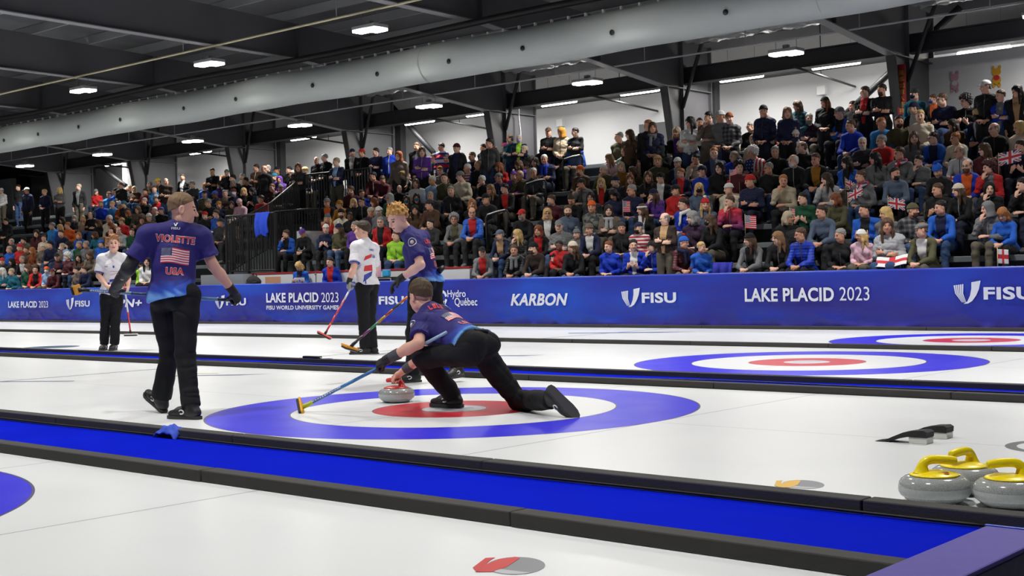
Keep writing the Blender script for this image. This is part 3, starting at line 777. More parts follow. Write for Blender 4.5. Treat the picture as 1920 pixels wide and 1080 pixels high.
# ------------------------------------------------------------------ soft-shape modeller for people and clothes
def nv(v): return np.asarray(v, float)
def unit(v): v = nv(v); return v / (np.linalg.norm(v) + 1e-12)

class Field:
    def __init__(s): s.prims = []
    def cap(s, a, b, r1, r2, k=.03, sub=False, flat=None):
        """tapered limb from a to b; flat = (axis, factor) squashes it"""
        s.prims.append(('c', nv(a), nv(b), r1, r2, k, sub, flat)); return s
    def ell(s, c, ax, r, k=.03, sub=False):
        s.prims.append(('e', nv(c), np.array(ax, float), nv(r), k, sub)); return s
    def cut(s, p, n):
        """keep only the side the normal points away from"""
        s.prims.append(('p', nv(p), unit(n))); return s
    def cutlocal(s, p, n, rad):
        s.prims.append(('q', nv(p), unit(n), rad)); return s
    def bounds(s):
        lo = np.full(3, 9e9); hi = -lo
        for q in s.prims:
            if q[0] == 'c' and not q[6]:
                for e, r in ((q[1], q[3]), (q[2], q[4])): lo = np.minimum(lo, e - r); hi = np.maximum(hi, e + r)
            elif q[0] == 'e' and not q[5]:
                r = np.sqrt(((q[2] * q[3][:, None]) ** 2).sum(0)); lo = np.minimum(lo, q[1] - r); hi = np.maximum(hi, q[1] + r)
        return lo, hi
    def mesh(s, h, disp=None):
        lo, hi = s.bounds(); lo = lo - 3 * h; hi = hi + 3 * h
        n = np.ceil((hi - lo) / h).astype(int) + 1
        D = np.full(n, .5, np.float32)
        gx = [lo[i] + h * np.arange(n[i]) for i in range(3)]
        def region(a, c):
            i0 = np.clip(np.floor((a - lo) / h).astype(int), 0, n - 1); i1 = np.clip(np.ceil((c - lo) / h).astype(int) + 1, 1, n)
            return tuple(slice(p, q) for p, q in zip(i0, i1))
        for q in s.prims:
            if q[0] == 'c':
                _, a, b, r1, r2, k, sub, flat = q
                m = max(r1, r2) + k + 4 * h
                sl = region(np.minimum(a, b) - m, np.maximum(a, b) + m)
                P = np.stack(np.meshgrid(*[g[t] for g, t in zip(gx, sl)], indexing='ij'), -1)
                ab = b - a; L2 = (ab * ab).sum() + 1e-12
                t = np.clip(((P - a) @ ab) / L2, 0, 1)
                d = P - a - t[..., None] * ab
                if flat is not None: d = d + (d @ nv(flat[0]))[..., None] * nv(flat[0]) * (1 / flat[1] - 1)
                d = np.sqrt((d * d).sum(-1)) - (r1 + (r2 - r1) * t)
            elif q[0] == 'e':
                _, c, ax, r, k, sub = q
                m = r.max() + k + 4 * h
                sl = region(c - m, c + m)
                P = np.stack(np.meshgrid(*[g[t] for g, t in zip(gx, sl)], indexing='ij'), -1) - c
                L = P @ ax.T
                k0 = np.sqrt(((L / r) ** 2).sum(-1)); k1 = np.sqrt(((L / r ** 2) ** 2).sum(-1)) + 1e-9
                d = k0 * (k0 - 1) / k1
            elif q[0] == 'p':
                P = np.stack(np.meshgrid(*gx, indexing='ij'), -1)
                D = np.maximum(D, (P - q[1]) @ q[2]).astype(np.float32); continue
            else:
                sl = region(q[1] - q[3], q[1] + q[3])
                P = np.stack(np.meshgrid(*[g[t] for g, t in zip(gx, sl)], indexing='ij'), -1) - q[1]
                dd = np.maximum(P @ q[2], 0) ; inside = np.sqrt((P * P).sum(-1)) < q[3]
                pl = P @ q[2]
                D[sl] = np.where(inside, np.maximum(D[sl], pl), D[sl]); continue
            A = D[sl]
            if sub:
                d = -d; hh = np.maximum(k - np.abs(A - d), 0) / k; D[sl] = np.maximum(A, d) + hh * hh * k * .25
            else:
                hh = np.maximum(k - np.abs(A - d), 0) / k; D[sl] = np.minimum(A, d) - hh * hh * k * .25
        if disp is not None:
            P = np.stack(np.meshgrid(*gx, indexing='ij'), -1); D = D + disp(P).astype(np.float32)
        return surfnet(D, lo, h)

def surfnet(D, lo, h):
    S = D < 0
    nx, ny, nz = D.shape
    cnt = np.zeros((nx - 1, ny - 1, nz - 1), np.int8)
    for i in (0, 1):
        for j in (0, 1):
            for k in (0, 1): cnt += S[i:nx - 1 + i, j:ny - 1 + j, k:nz - 1 + k]
    act = (cnt > 0) & (cnt < 8)
    idx = np.full(act.shape, -1, np.int64); I = np.argwhere(act); idx[act] = np.arange(len(I))
    acc = np.zeros((len(I), 3)); w = np.zeros(len(I))
    corners = [(i, j, k) for i in (0, 1) for j in (0, 1) for k in (0, 1)]
    for a in corners:
        for ax in range(3):
            if a[ax] == 1: continue
            b = list(a); b[ax] = 1
            da = D[I[:, 0] + a[0], I[:, 1] + a[1], I[:, 2] + a[2]]; db = D[I[:, 0] + b[0], I[:, 1] + b[1], I[:, 2] + b[2]]
            m = (da < 0) != (db < 0)
            t = np.where(m, da / np.where(m, da - db, 1), 0)
            p = np.tile(np.array(a, float), (len(I), 1)); p[:, ax] += t
            acc += p * m[:, None]; w += m
    V = lo + h * (I + acc / np.maximum(w, 1)[:, None])
    F = []
    for ax in range(3):
        u, v = (ax + 1) % 3, (ax + 2) % 3
        sa = [slice(None)] * 3; sb = [slice(None)] * 3
        sa[ax] = slice(0, -1); sb[ax] = slice(1, None)
        A, B = S[tuple(sa)], S[tuple(sb)]
        E = np.argwhere(A != B)
        E = E[(E[:, u] > 0) & (E[:, v] > 0) & (E[:, u] < D.shape[u] - 1) & (E[:, v] < D.shape[v] - 1)]
        flip = A[E[:, 0], E[:, 1], E[:, 2]]
        q = []
        for du, dv in ((1, 1), (0, 1), (0, 0), (1, 0)):
            e = E.copy(); e[:, u] -= du; e[:, v] -= dv; q.append(idx[e[:, 0], e[:, 1], e[:, 2]])
        q = np.stack(q, 1); q[~flip] = q[~flip][:, ::-1]
        F.append(q)
    F = np.concatenate(F); F = F[(F >= 0).all(1)]
    return V, F

def merge(parts):
    V = []; F = []; M = []; n = 0
    for v, f, m in parts:
        V.append(v); F.append(f + n); M.append(m); n += len(v)
    return np.concatenate(V), np.concatenate(F), np.concatenate(M)

def headframe(J):
    f = unit(J['hf']); u = nv(J.get('hu', (0, 0, 1))); r = unit(np.cross(f, u)); u = np.cross(r, f)
    return r, f, u

def head_field(J, s=1.0):
    r, f, u = headframe(J); c = nv(J['hc']); A = np.array([r, f, u])
    P = lambda x, y, z: c + s * (r * x + f * y + u * z)
    F = Field()
    F.ell(P(0, -.014, .035), A, s * nv((.075, .094, .083)), .02)
    F.ell(P(0, .022, -.03), A, s * nv((.061, .066, .085)), .03)
    F.ell(P(0, .046, -.088), A, s * nv((.034, .034, .028)), .03)
    for e in (-1, 1):
        F.ell(P(e * .036, .052, -.03), A, s * nv((.026, .03, .03)), .02)
        F.ell(P(e * .05, .005, -.07), A, s * nv((.018, .04, .03)), .03)
    F.cap(P(-.034, .076, .025), P(.034, .076, .025), .011 * s, .011 * s, .016)
    for e in (-1, 1): F.ell(P(e * .031, .096, .004), A, s * nv((.017, .014, .0105)), .010, sub=True)
    F.cap(P(0, .086, .012), P(0, .107, -.030), .0085 * s, .0125 * s, .012)
    for e in (-1, 1): F.ell(P(e * .011, .096, -.034), A, s * nv((.008, .009, .007)), .006)
    F.cap(P(-.019, .079, -.056), P(.019, .079, -.056), .0075 * s, .0075 * s, .008)
    F.cap(P(-.015, .079, -.067), P(.015, .079, -.067), .008 * s, .008 * s, .008)
    F.cap(P(-.03, .092, -.0612), P(.03, .092, -.0612), .0018 * s, .0018 * s, .003, sub=True)
    for e in (-1, 1):
        F.ell(P(e * .030, .0745, .004), A, s * nv((.0135, .0135, .0125)), .003)
        F.ell(P(e * .078, -.014, -.008), A, s * nv((.010, .022, .034)), .008)
        F.ell(P(e * .086, -.010, -.006), A, s * nv((.006, .011, .02)), .006, sub=True)
    F.cap(P(0, -.02, -.06), J['nk'], .054 * s, .060 * s, .03)
    return F

def head_midx(V, F, J, s=1.0):
    r, f, u = headframe(J); c = nv(J['hc'])
    Q = (V[F].mean(1) - c) / s; x, y, z = Q @ r, Q @ f, Q @ u
    m = np.zeros(len(F), np.int32); ax = np.abs(x)
    m[(np.abs(ax - .031) < .0125) & (np.abs(z - .004) < .0066) & (y > .076)] = 1
    m[(ax < .022) & (np.abs(z + .0615) < .0085) & (y > .077)] = 2
    m[(np.abs(ax - .034) < .016) & (np.abs(z - .027 + .12 * (ax - .034) ** 1) < .0036) & (y > .066)] = 3
    return m

def hand_field(w, d, n, t, curl=.35, s=1.0, spread=.0, off=0.0, thumb=None):
    w = nv(w); d = unit(d); n = nv(n); n = unit(n - d * (n @ d)); t = nv(t); t = t - d * (t @ d); t = unit(t - n * (t @ n))
    F = Field(); A = np.array([t, d, n])
    F.cap(w - d * .03, w + d * .02, .027 * s + off, .026 * s + off, .02, flat=(n, .8))
    F.ell(w + d * .052 * s, A, s * nv((.041, .052, .0165)) + off, .02)
    for i, L in enumerate((.068, .076, .071, .055)):
        L *= s
        b = w + s * (d * (.090 - .004 * abs(i - 1)) + t * (.0295 - .0195 * i))
        c = curl * (1 + .12 * i)
        sd = t * spread * (1.5 - i)
        d1 = unit(d * math.cos(c) + n * math.sin(c) + sd); d2 = unit(d * math.cos(2.1 * c) + n * math.sin(2.1 * c) + sd); d3 = unit(d * math.cos(2.9 * c) + n * math.sin(2.9 * c) + sd)
        p1 = b + d1 * L * .45; p2 = p1 + d2 * L * .32; p3 = p2 + d3 * L * .25
        F.cap(b - d * .02, b, .0092 * s + off, .0092 * s + off, .008); F.cap(b, p1, .0092 * s + off, .0086 * s + off, .004)
        F.cap(p1, p2, .0086 * s + off, .008 * s + off, .003); F.cap(p2, p3, .008 * s + off, .0068 * s + off, .003)
    tb = w + s * (d * .028 + t * .030 + n * .006)
    td = unit(thumb) if thumb is not None else unit(d * .62 + t * .62 + n * (.35 + .5 * curl))
    p1 = tb + td * .036 * s; td2 = unit(td + d * .35 - t * .25 * curl + n * .3 * curl); p2 = p1 + td2 * .030 * s
    F.cap(w + s * (d * .02 + t * .015), tb, .014 * s + off, .0135 * s + off, .012); F.cap(tb, p1, .0128 * s + off, .0112 * s + off, .006); F.cap(p1, p2, .0112 * s + off, .0088 * s + off, .004)
    return F

def frames(J):
    mid = (nv(J['sL']) + nv(J['sR'])) / 2; pel = nv(J['pel'])
    up = unit(mid - pel); rt = nv(J['sR']) - nv(J['sL']); rt = unit(rt - up * (rt @ up)); fw = np.cross(up, rt)
    hr = nv(J['pR']) - nv(J['pL']); hr = unit(hr - up * (hr @ up)); hf = np.cross(up, hr)
    return mid, pel, up, rt, fw, hr, hf

def torso(F, J, off=0.0, sc=1.0, belly=0.0, k=.05):
    mid, pel, up, rt, fw, hr, hf = frames(J); L = np.linalg.norm(mid - pel)
    A = np.array([rt, fw, up]); B = np.array([hr, hf, up])
    o = off
    w = np.linalg.norm(nv(J['sR']) - nv(J['sL'])) / 2
    F.ell(pel + up * L * .66 + fw * .005, A, nv((w * .80 * sc, .110 * sc, L * .36)) + o, k)
    F.ell(pel + up * L * .34 + fw * (.006 + belly * .5), (A + B) / 2 if False else A, nv((.138 * sc + belly * .4, .100 * sc + belly, L * .34)) + o, k)
    F.ell(pel + up * .02, B, nv((.160 * sc, .112 * sc, .125)) + o, k)
    for e in (-1, 1): F.ell(pel + hr * e * .075 - hf * .045 - up * .045, B, nv((.085, .085, .09)) * sc + o, k)
    sl = nv(J['sL']) - nv(J['sR']); 
    F.cap(nv(J['sL']) - sl * .10, nv(J['sR']) + sl * .10, .058 * sc + o, .058 * sc + o, k)
    for sd in ('sL', 'sR'): F.cap(nv(J['nk']) - up * .015, nv(J[sd]) + up * .008, .052 * sc + o, .048 * sc + o, k)
    for e in (-1, 1): F.ell(pel + up * L * .74 + rt * e * w * .42 + fw * .065, A, nv((.075, .045, .07)) * sc + o, k)
    return F

def limbs_arm(F, J, s, o1=0., o2=0., upto=1.0, k=.03, sc=1.0):
    a, e, w = nv(J['s' + s]), nv(J['e' + s]), nv(J['w' + s])
    F.ell(a, np.eye(3), nv((.056, .056, .056)) * sc + o1, k)
    if upto <= 1.0:
        q = a + (e - a) * upto; F.cap(a, q, .052 * sc + o1, (.052 - .010 * upto) * sc + o1, k); return F
    F.cap(a, e, .052 * sc + o1, .042 * sc + o1, k)
    q = e + (w - e) * (upto - 1)
    F.cap(e, e + (q - e) * .35, .042 * sc + o2, .043 * sc + o2, .02); F.cap(e + (q - e) * .35, q, .043 * sc + o2, .029 * sc + o2, .02)
    return F

def limbs_leg(F, J, s, o1=0., o2=0., k=.04, sc=1.0, ankle=None):
    h, kn, a = nv(J['p' + s]), nv(J['k' + s]), nv(J['a' + s])
    F.cap(h, kn, .088 * sc + o1, .060 * sc + o1, k); sh = a - kn; back = unit(np.cross(np.cross(unit(h - kn), unit(sh)), unit(sh)) + 1e-6)
    F.ell(kn, np.eye(3), nv((.058,) * 3) * sc + o2, .02)
    F.cap(kn, a, .056 * sc + o2, (.040 if ankle is None else ankle) * sc + o2, .03)
    F.ell(kn + sh * .3, np.eye(3), nv((.058,) * 3) * sc + o2, .03)
    return F

def shoes_field(J, off=0., size=.27):
    F = Field()
    for s in 'LR':
        a, t = nv(J['a' + s]), nv(J['t' + s]); d = unit(t - a); up = nv(J.get('u' + s, (0, 0, 1))); fl = unit(d - up * (d @ up)); sd = np.cross(fl, up)
        base = nv(J['b' + s]) if 'b' + s in J else a - up * .075
        A = np.array([sd, fl, up])
        heel = base - fl * .045 + up * .035; ball = base + fl * .12 + up * .032; toe = base + fl * .185 + up * .028
        F.cap(heel, ball, .038 + off, .042 + off, .02, flat=(up, .85)); F.cap(ball, toe, .042 + off, .034 + off, .02, flat=(up, .75))
        F.cap(base + up * .04 - fl * .02, a + up * .0, .040 + off, .046 + off, .03)
        F.cap(base + up * .06, base + fl * .09 + up * .045, .036 + off, .03 + off, .03)
        F.cutlocal(base - up * .0, -up, .26)
    return F
def soles(J):
    b = MB()
    for s in 'LR':
        a, t = nv(J['a' + s]), nv(J['t' + s]); d = unit(t - a); up = nv(J.get('u' + s, (0, 0, 1))); fl = unit(d - up * (d @ up)); sd = np.cross(fl, up)
        base = nv(J['b' + s]) if 'b' + s in J else a - up * .075
        prof = [(-.088, .0), (-.08, .024), (-.05, .036), (.0, .036), (.06, .040), (.12, .046), (.17, .042), (.205, .026), (.218, 0)]
        P = [base + fl * x + sd * y for x, y in prof] + [base + fl * x - sd * y for x, y in prof[-2:0:-1]]
        b.poly([tuple(p - up * .002) for p in P], ext=tuple(up * .022))
    return b

def fold(V, F, J, amp=.006, freq=16.0, seed=0, axis=None):
    """cloth folds: gentle rippling of a garment along its own normals"""
    e1 = V[F[:, 2]] - V[F[:, 0]]; e2 = V[F[:, 3]] - V[F[:, 1]]; fn = np.cross(e1, e2)
    N = np.zeros_like(V)
    for i in range(4): np.add.at(N, F[:, i], fn)
    N /= np.linalg.norm(N, axis=1)[:, None] + 1e-12
    r = np.random.default_rng(seed); d = np.zeros(len(V))
    for i in range(5):
        k = r.normal(size=3) * freq * (.5 + .35 * i); k[2] *= 1.5
        q = r.normal(size=3) * 7
        d += np.sin(V @ k + 1.3 * np.sin(V @ q) + r.uniform(0, 6)) / (1 + .6 * i)
    for i in range(4):
        k = r.normal(size=3) * freq * 1.1 * nv((.6, .6, 1.5)); q = r.normal(size=3) * 9; q2 = r.normal(size=3) * 5
        g = (1 - np.abs(np.sin(V @ k + 1.6 * np.sin(V @ q) + r.uniform(0, 6)))) ** 5
        d -= 1.7 * g * (.5 + .5 * np.sin(V @ q2 + r.uniform(0, 6)))
    return V + N * (np.clip(d, -1.7, 3) * amp * .5)[:, None]

def smooth(V, F, it=2):
    for _ in range(it):
        S = np.zeros_like(V); c = np.zeros(len(V))
        for i in range(4):
            np.add.at(S, F[:, i], V[F[:, (i + 1) % 4]] + V[F[:, (i + 3) % 4]]); np.add.at(c, F[:, i], 2)
        V = .5 * V + .5 * S / np.maximum(c, 1)[:, None]
    return V

def body_mesh(J, h, hh, hd, hs=1.0, hands=True, sc=1.0, shrink=.0, belly=0., feet=True, ash=(0., -.001)):
    F = Field(); torso(F, J, -shrink, sc, belly)
    for s in 'LR':
        limbs_arm(F, J, s, ash[0], ash[1], 2.0, .03, sc); limbs_leg(F, J, s, -shrink, -shrink, .04, sc)
        if feet: a, t = nv(J['a' + s]), nv(J['t' + s]); F.cap(a, a + (t - a) * .75, .038, .026, .02)
    F.cap(J['nk'], nv(J['hc']) - .05 * headframe(J)[2], .052, .052, .03)
    V, Q = F.mesh(h); parts = [(V, Q, np.zeros(len(Q), np.int32))]
    hv, hq = head_field(J, hs).mesh(hh); parts.append((hv, hq, head_midx(hv, hq, J, hs)))
    if hands:
        for i, s in enumerate('LR'):
            if 'hn' + s not in J: continue
            F2 = hand_field(J['w' + s], J['hd' + s], J['hn' + s], J['ht' + s], J.get('hc' + s, .35), hs * .98, J.get('hs' + s, 0), thumb=J.get('th' + s))
            v2, q2 = F2.mesh(hd); parts.append((v2, q2, np.zeros(len(q2), np.int32)))
    return merge(parts)

# ------------------------------------------------------------------ hair and hats, in head coordinates (x right, y forward, z up)
HJ = dict(hc=(0, 0, 0), hf=(0, 1, 0), hu=(0, 0, 1), nk=(0, -.03, -.16))
I3 = np.eye(3)
def cap_hair(off=.012, front=.035, back=-.075, h=.007, curly=0., seed=3, top=0.0, amp=.0016):
    F = Field(); F.ell((0, -.020, .043), I3, nv((.0755, .094, .083)) + off * .8 + nv((0, 0, top)), .01)
    F.ell((0, -.040, -.02), I3, nv((.070, .064, .080)) + off * .35, .02)
    F.cut((0, .045, front + .012), (0, .50, -.86)); F.cut((0, -.05, back), (0, .25, -1))
    for e in (-1, 1): F.ell((e * .082, .005, -.022), I3, (.022, .026, .036), .01, sub=True)
    r = np.random.default_rng(seed); K = [(r.normal(size=3) * 90, r.uniform(0, 6)) for _ in range(6)]
    dsp = (lambda P: sum(np.sin(P @ k + p) for k, p in K) * amp * (1 + curly * 4))
    return F.mesh(h, dsp)
def long_hair(length=.26, h=.008, vol=.018, seed=4, hat=False):
    F = Field(); F.ell((0, -.014, .037), I3, nv((.075, .094, .083)) + vol, .01)
    F.ell((0, -.04, -.04), I3, nv((.086, .07, .10)), .03)
    for e in (-1, 1):
        F.cap((e * .068, -.002, .03), (e * .084, .012, -.10), .028, .030, .03)
        F.cap((e * .084, .012, -.10), (e * .078, .035, -length), .030, .018, .03)
        F.cap((e * .05, -.07, -.05), (e * .05, -.085, -length), .05, .028, .04)
    F.cap((0, -.08, -.05), (0, -.095, -length), .06, .03, .04)
    F.ell((0, .088, -.05), I3, (.058, .062, .108), .012, sub=True)
    if hat: F.cut((0, 0, .03), (0, .1, 1))
    r = np.random.default_rng(seed); K = [(r.normal(size=3) * nv((110, 110, 25)), r.uniform(0, 6)) for _ in range(6)]
    return F.mesh(h, lambda P: sum(np.sin(P @ k + p) for k, p in K) * .0016)
def afro(h=.009, R=.045, seed=5):
    F = Field(); F.ell((0, -.02, .045), I3, nv((.075, .094, .083)) + R, .01); F.ell((0, -.045, -.03), I3, nv((.08, .06, .07)) + R * .5, .03)
    F.cut((0, .055, .045), (0, .7, -.71)); F.cut((0, -.05, -.085), (0, .25, -1))
    r = np.random.default_rng(seed); K = [(r.normal(size=3) * 80, r.uniform(0, 6)) for _ in range(8)]
    return F.mesh(h, lambda P: sum(np.sin(P @ k + p) for k, p in K) * .0032)
def fringe_hair(h=.007):
    F = Field(); F.ell((0, -.014, .03), I3, nv((.075, .094, .083)) + .009, .01); F.ell((0, -.035, -.02), I3, nv((.070, .066, .07)) + .008, .02)
    F.ell((0, .005, .115), I3, (.085, .11, .085), .02, sub=True); F.cut((0, .02, 0), (0, 1, -.1)); F.cut((0, -.05, -.08), (0, .25, -1))
    for e in (-1, 1): F.ell((e * .082, .005, -.022), I3, (.022, .026, .036), .01, sub=True)
    return F.mesh(h)
def beanie(h=.007, tall=.0):
    F = Field(); F.ell((0, -.014, .045), I3, nv((.088, .105, .095 + tall)), .01); F.cut((0, .0, .028), (0, .18, -1))
    F.cap((-.0, .0, .0), (.0, .0, .001), .001, .001, .001)
    n = 20
    for i in range(n):
        a, b = 2 * math.pi * i / n, 2 * math.pi * (i + 1) / n
        q = lambda t: (.081 * math.cos(t), -.014 + .099 * math.sin(t), .040 + .026 * math.sin(t) * .6)
        F.cap(q(a), q(b), .015, .015, .006)
    return F.mesh(h)
def pom(h=.008):
    F = Field(); F.ell((0, -.025, .160), I3, (.034, .034, .034), .01)
    r = np.random.default_rng(2); K = [(r.normal(size=3) * 150, r.uniform(0, 6)) for _ in range(6)]
    return F.mesh(h, lambda P: sum(np.sin(P @ k + p) for k, p in K) * .002)
def ballcap(h=.007, back=False):
    F = Field(); F.ell((0, -.014, .048), I3, (.086, .104, .086), .01); F.cut((0, 0, .036), (0, .1, -1))
    s = -1 if back else 1
    F.cap((-.04, s * .075, .045), (.04, s * .075, .045), .030, .030, .008, flat=((0, 0, 1), .3))
    F.cap((-.022, s * .125, .036), (.022, s * .125, .036), .038, .038, .03, flat=((0, 0, 1), .18))
    F.ell((0, -.014, .136), I3, (.008, .008, .006), .004)
    return F.mesh(h)
def flatcap(h=.007):
    F = Field(); F.ell((0, -.02, .062), I3, (.092, .112, .058), .02); F.cap((-.03, .10, .045), (.03, .10, .045), .04, .04, .03, flat=((0, 0, 1), .3)); F.cut((0, 0, .035), (0, .1, -1))
    return F.mesh(h)
def hood(h=.009):
    F = Field(); F.ell((0, -.02, .035), I3, (.108, .118, .112), .02); F.cap((0, -.03, -.05), (0, -.04, -.15), .100, .115, .04)
    F.ell((0, .10, -.02), I3, (.068, .095, .100), .02, sub=True); F.cut((0, 0, -.15), (0, 0, -1))
    return F.mesh(h)
def headband(h=.007):
    F = Field(); n = 22
    for i in range(n):
        a, b = 2 * math.pi * i / n, 2 * math.pi * (i + 1) / n
        q = lambda t: (.078 * math.cos(t), -.014 + .096 * math.sin(t), .046 + .012 * math.sin(t))
        F.cap(q(a), q(b), .020, .020, .008)
    return F.mesh(h)
def earflap(h=.008):
    F = Field(); F.ell((0, -.014, .05), I3, (.092, .108, .090), .01); F.cut((0, 0, .03), (0, .12, -1))
    for e in (-1, 1): F.cap((e * .086, -.01, .04), (e * .084, .0, -.08), .030, .026, .02, flat=((1, 0, 0), .5))
    F.cap((-.05, .082, .065), (.05, .082, .065), .026, .026, .02)
    return F.mesh(h)
def bun(h=.007):
    V1, Q1 = cap_hair(.010, .038, -.07, h); F = Field(); F.ell((0, -.075, .115), I3, (.038, .036, .034), .01)
    V2, Q2 = F.mesh(h); z = np.zeros
    V, Q, _ = merge([(V1, Q1, z(len(Q1), int)), (V2, Q2, z(len(Q2), int))]); return V, Q
def beard(h=.007):
    F = Field(); F.ell((0, .026, -.050), I3, (.068, .070, .082), .01); F.ell((0, .05, -.092), I3, (.044, .042, .036), .02)
    F.ell((0, .06, .012), I3, (.085, .1, .056), .012, sub=True); F.cut((0, .005, 0), (0, -1, .0)); F.ell((0, .10, -.0615), I3, (.022, .022, .008), .004, sub=True)
    F.cut((0, 0, -.03), (0, 0, 1))
    return F.mesh(h)
def facemask(h=.006):
    F = Field(); F.ell((0, .028, -.040), I3, (.069, .082, .062), .01); F.cap((0, .105, -.018), (0, .115, -.04), .012, .012, .02); F.cut((0, .035, 0), (0, -1, 0)); F.cut((0, 0, -.008), (0, -.1, 1)); F.cut((0, 0, -.103), (0, 0, -1))
    return F.mesh(h)
def scarf(h=.009):
    F = Field(); n = 18
    for i in range(n):
        a, b = 2 * math.pi * i / n, 2 * math.pi * (i + 1) / n
        q = lambda t: (.085 * math.cos(t), -.02 + .088 * math.sin(t), -.165 - .02 * math.sin(t))
        F.cap(q(a), q(b), .034, .034, .02)
    F.cap((.05, .075, -.18), (.06, .13, -.40), .035, .040, .02, flat=((0, 1, 0), .45)); F.cap((-.045, .075, -.18), (-.05, .125, -.36), .035, .040, .02, flat=((0, 1, 0), .45))
    return F.mesh(h)
def glasses():
    b = MB()
    for e in (-1, 1):
        pts = [(e * .031 + .020 * math.cos(a), .098 + .0 * math.sin(a), .004 + .016 * math.sin(a)) for a in np.linspace(0, 2 * math.pi, 13)]
        b.tube(pts, .0022, 5, caps=False); b.tube([(e * .051, .097, .008), (e * .074, .06, .008), (e * .079, -.01, .006)], .002, 5)
    b.tube([(-.011, .099, .006), (.011, .099, .006)], .002, 5)
    bm = b.bm; me = bpy.data.meshes.new('glasses'); bm.to_mesh(me); bm.free(); me.materials.append(M_BLACK); return me

# positions of the joints of the five curlers, metres
JOINTS = {
  'p1': {'hc': (-1.467, -1.345, 1.542), 'nk': (-1.486, -1.364, 1.419), 'sL': (-1.612, -1.554, 1.35), 'sR': (-1.421, -1.227, 1.338), 'eL': (-1.69, -1.679, 1.111), 'eR': (-1.371, -1.159, 1.123), 'SL': (-2.012, -1.591, 0.943), 'SR': (-1.368, -0.933, 0.847), 'pel': (-1.511, -1.418, 0.925), 'pL': (-1.612, -1.453, 0.887), 'pR': (-1.406, -1.379, 0.892), 'kL': (-1.692, -1.342, 0.471), 'kR': (-1.335, -1.454, 0.469), 'aL': (-1.829, -1.333, 0.107), 'aR': (-1.211, -1.496, 0.09), 'tL': (-2.006, -1.329, 0.161), 'tR': (-1.292, -1.608, 0.007), 'B0': (-2.201, -1.797, 0.962), 'B1': (-1.362, -0.928, 0.846)},
  'p2': {'hc': (-0.234, -0.096, 0.848), 'nk': (-0.154, -0.094, 0.734), 'sL': (-0.095, -0.229, 0.648), 'sR': (-0.212, 0.095, 0.687), 'eL': (0.031, -0.386, 0.512), 'SL': (-0.287, -0.481, 0.358), 'eR': (-0.376, 0.133, 0.394), 'SR': (-0.747, 0.125, 0.165), 'pel': (0.373, -0.139, 0.48), 'pL': (0.397, -0.239, 0.44), 'pR': (0.299, -0.032, 0.453), 'kL': (-0.061, -0.255, 0.404), 'kR': (0.479, 0.189, 0.066), 'aL': (-0.039, 0.106, 0.09), 'aR': (0.905, -0.037, 0.055), 'tL': (-0.246, -0.01, 0.022), 'tR': (1.187, -0.055, 0.001), 'bR': (1.09, -0.099, 0.155), 'B0': (-0.853, -0.756, 0.036), 'B1': (0.201, -0.263, 0.589)},
  'p3': {'hc': (-2.099, 1.468, 1.555), 'nk': (-2.057, 1.57, 1.424), 'sL': (-1.881, 1.458, 1.341), 'sR': (-2.103, 1.769, 1.371), 'eL': (-1.749, 1.411, 1.115), 'wL': (-1.836, 1.333, 0.98), 'eR': (-2.122, 1.909, 1.099), 'SR': (-2.235, 1.914, 0.935), 'pel': (-1.945, 1.663, 0.976), 'pL': (-1.916, 1.555, 0.922), 'pR': (-1.989, 1.784, 0.929), 'kL': (-2.031, 1.582, 0.469), 'kR': (-1.906, 1.772, 0.486), 'aL': (-2.087, 1.609, 0.076), 'aR': (-1.724, 1.848, 0.12), 'tL': (-2.135, 1.485, 0.022), 'tR': (-1.701, 1.734, 0.029), 'B0': (-2.635, 1.316, 0.347), 'B1': (-2.194, 1.977, 0.995)},
  'p4': {'hc': (-6.118, 4.66, 1.648), 'nk': (-6.093, 4.681, 1.498), 'sL': (-6.099, 4.541, 1.42), 'sR': (-6.157, 4.89, 1.401), 'eL': (-6.053, 4.445, 1.166), 'SL': (-6.104, 4.424, 0.879), 'eR': (-6.292, 5.034, 1.129), 'wR': (-6.391, 5.011, 0.935), 'pel': (-6.084, 4.683, 0.951), 'pL': (-6.052, 4.576, 0.882), 'pR': (-6.111, 4.791, 0.878), 'kL': (-6.079, 4.614, 0.456), 'kR': (-6.095, 4.734, 0.451), 'aL': (-6.068, 4.62, 0.081), 'aR': (-6.036, 4.715, 0.076), 'tL': (-6.143, 4.487, 0.023), 'tR': (-6.084, 4.566, 0.006), 'B0': (-6.278, 4.105, 0.288), 'B1': (-6.089, 4.451, 0.941)},
  'p5': {'hc': (-11.008, 3.957, 1.639), 'nk': (-11.106, 4.003, 1.477), 'sL': (-10.976, 4.116, 1.399), 'sR': (-11.192, 3.86, 1.406), 'eR': (-11.187, 3.794, 1.152), 'wR': (-10.956, 3.796, 0.984), 'eL': (-10.936, 4.148, 1.142), 'SL': (-10.838, 4.032, 0.896), 'pel': (-11.125, 3.979, 0.892), 'pL': (-11.07, 4.026, 0.816), 'pR': (-11.143, 3.896, 0.82), 'kL': (-10.999, 3.952, 0.44), 'kR': (-11.161, 3.876, 0.434), 'aL': (-11.022, 3.928, 0.063), 'aR': (-11.331, 3.922, 0.058), 'tL': (-10.84, 3.887, 0.003), 'tR': (-11.261, 3.85, -0.011), 'B0': (-10.828, 4.1, 0.245), 'B1': (-10.849, 4.024, 1.019)},
}
MATS_BODY = [M_SKIN, M_EYE, M_LIP, M_BROW]
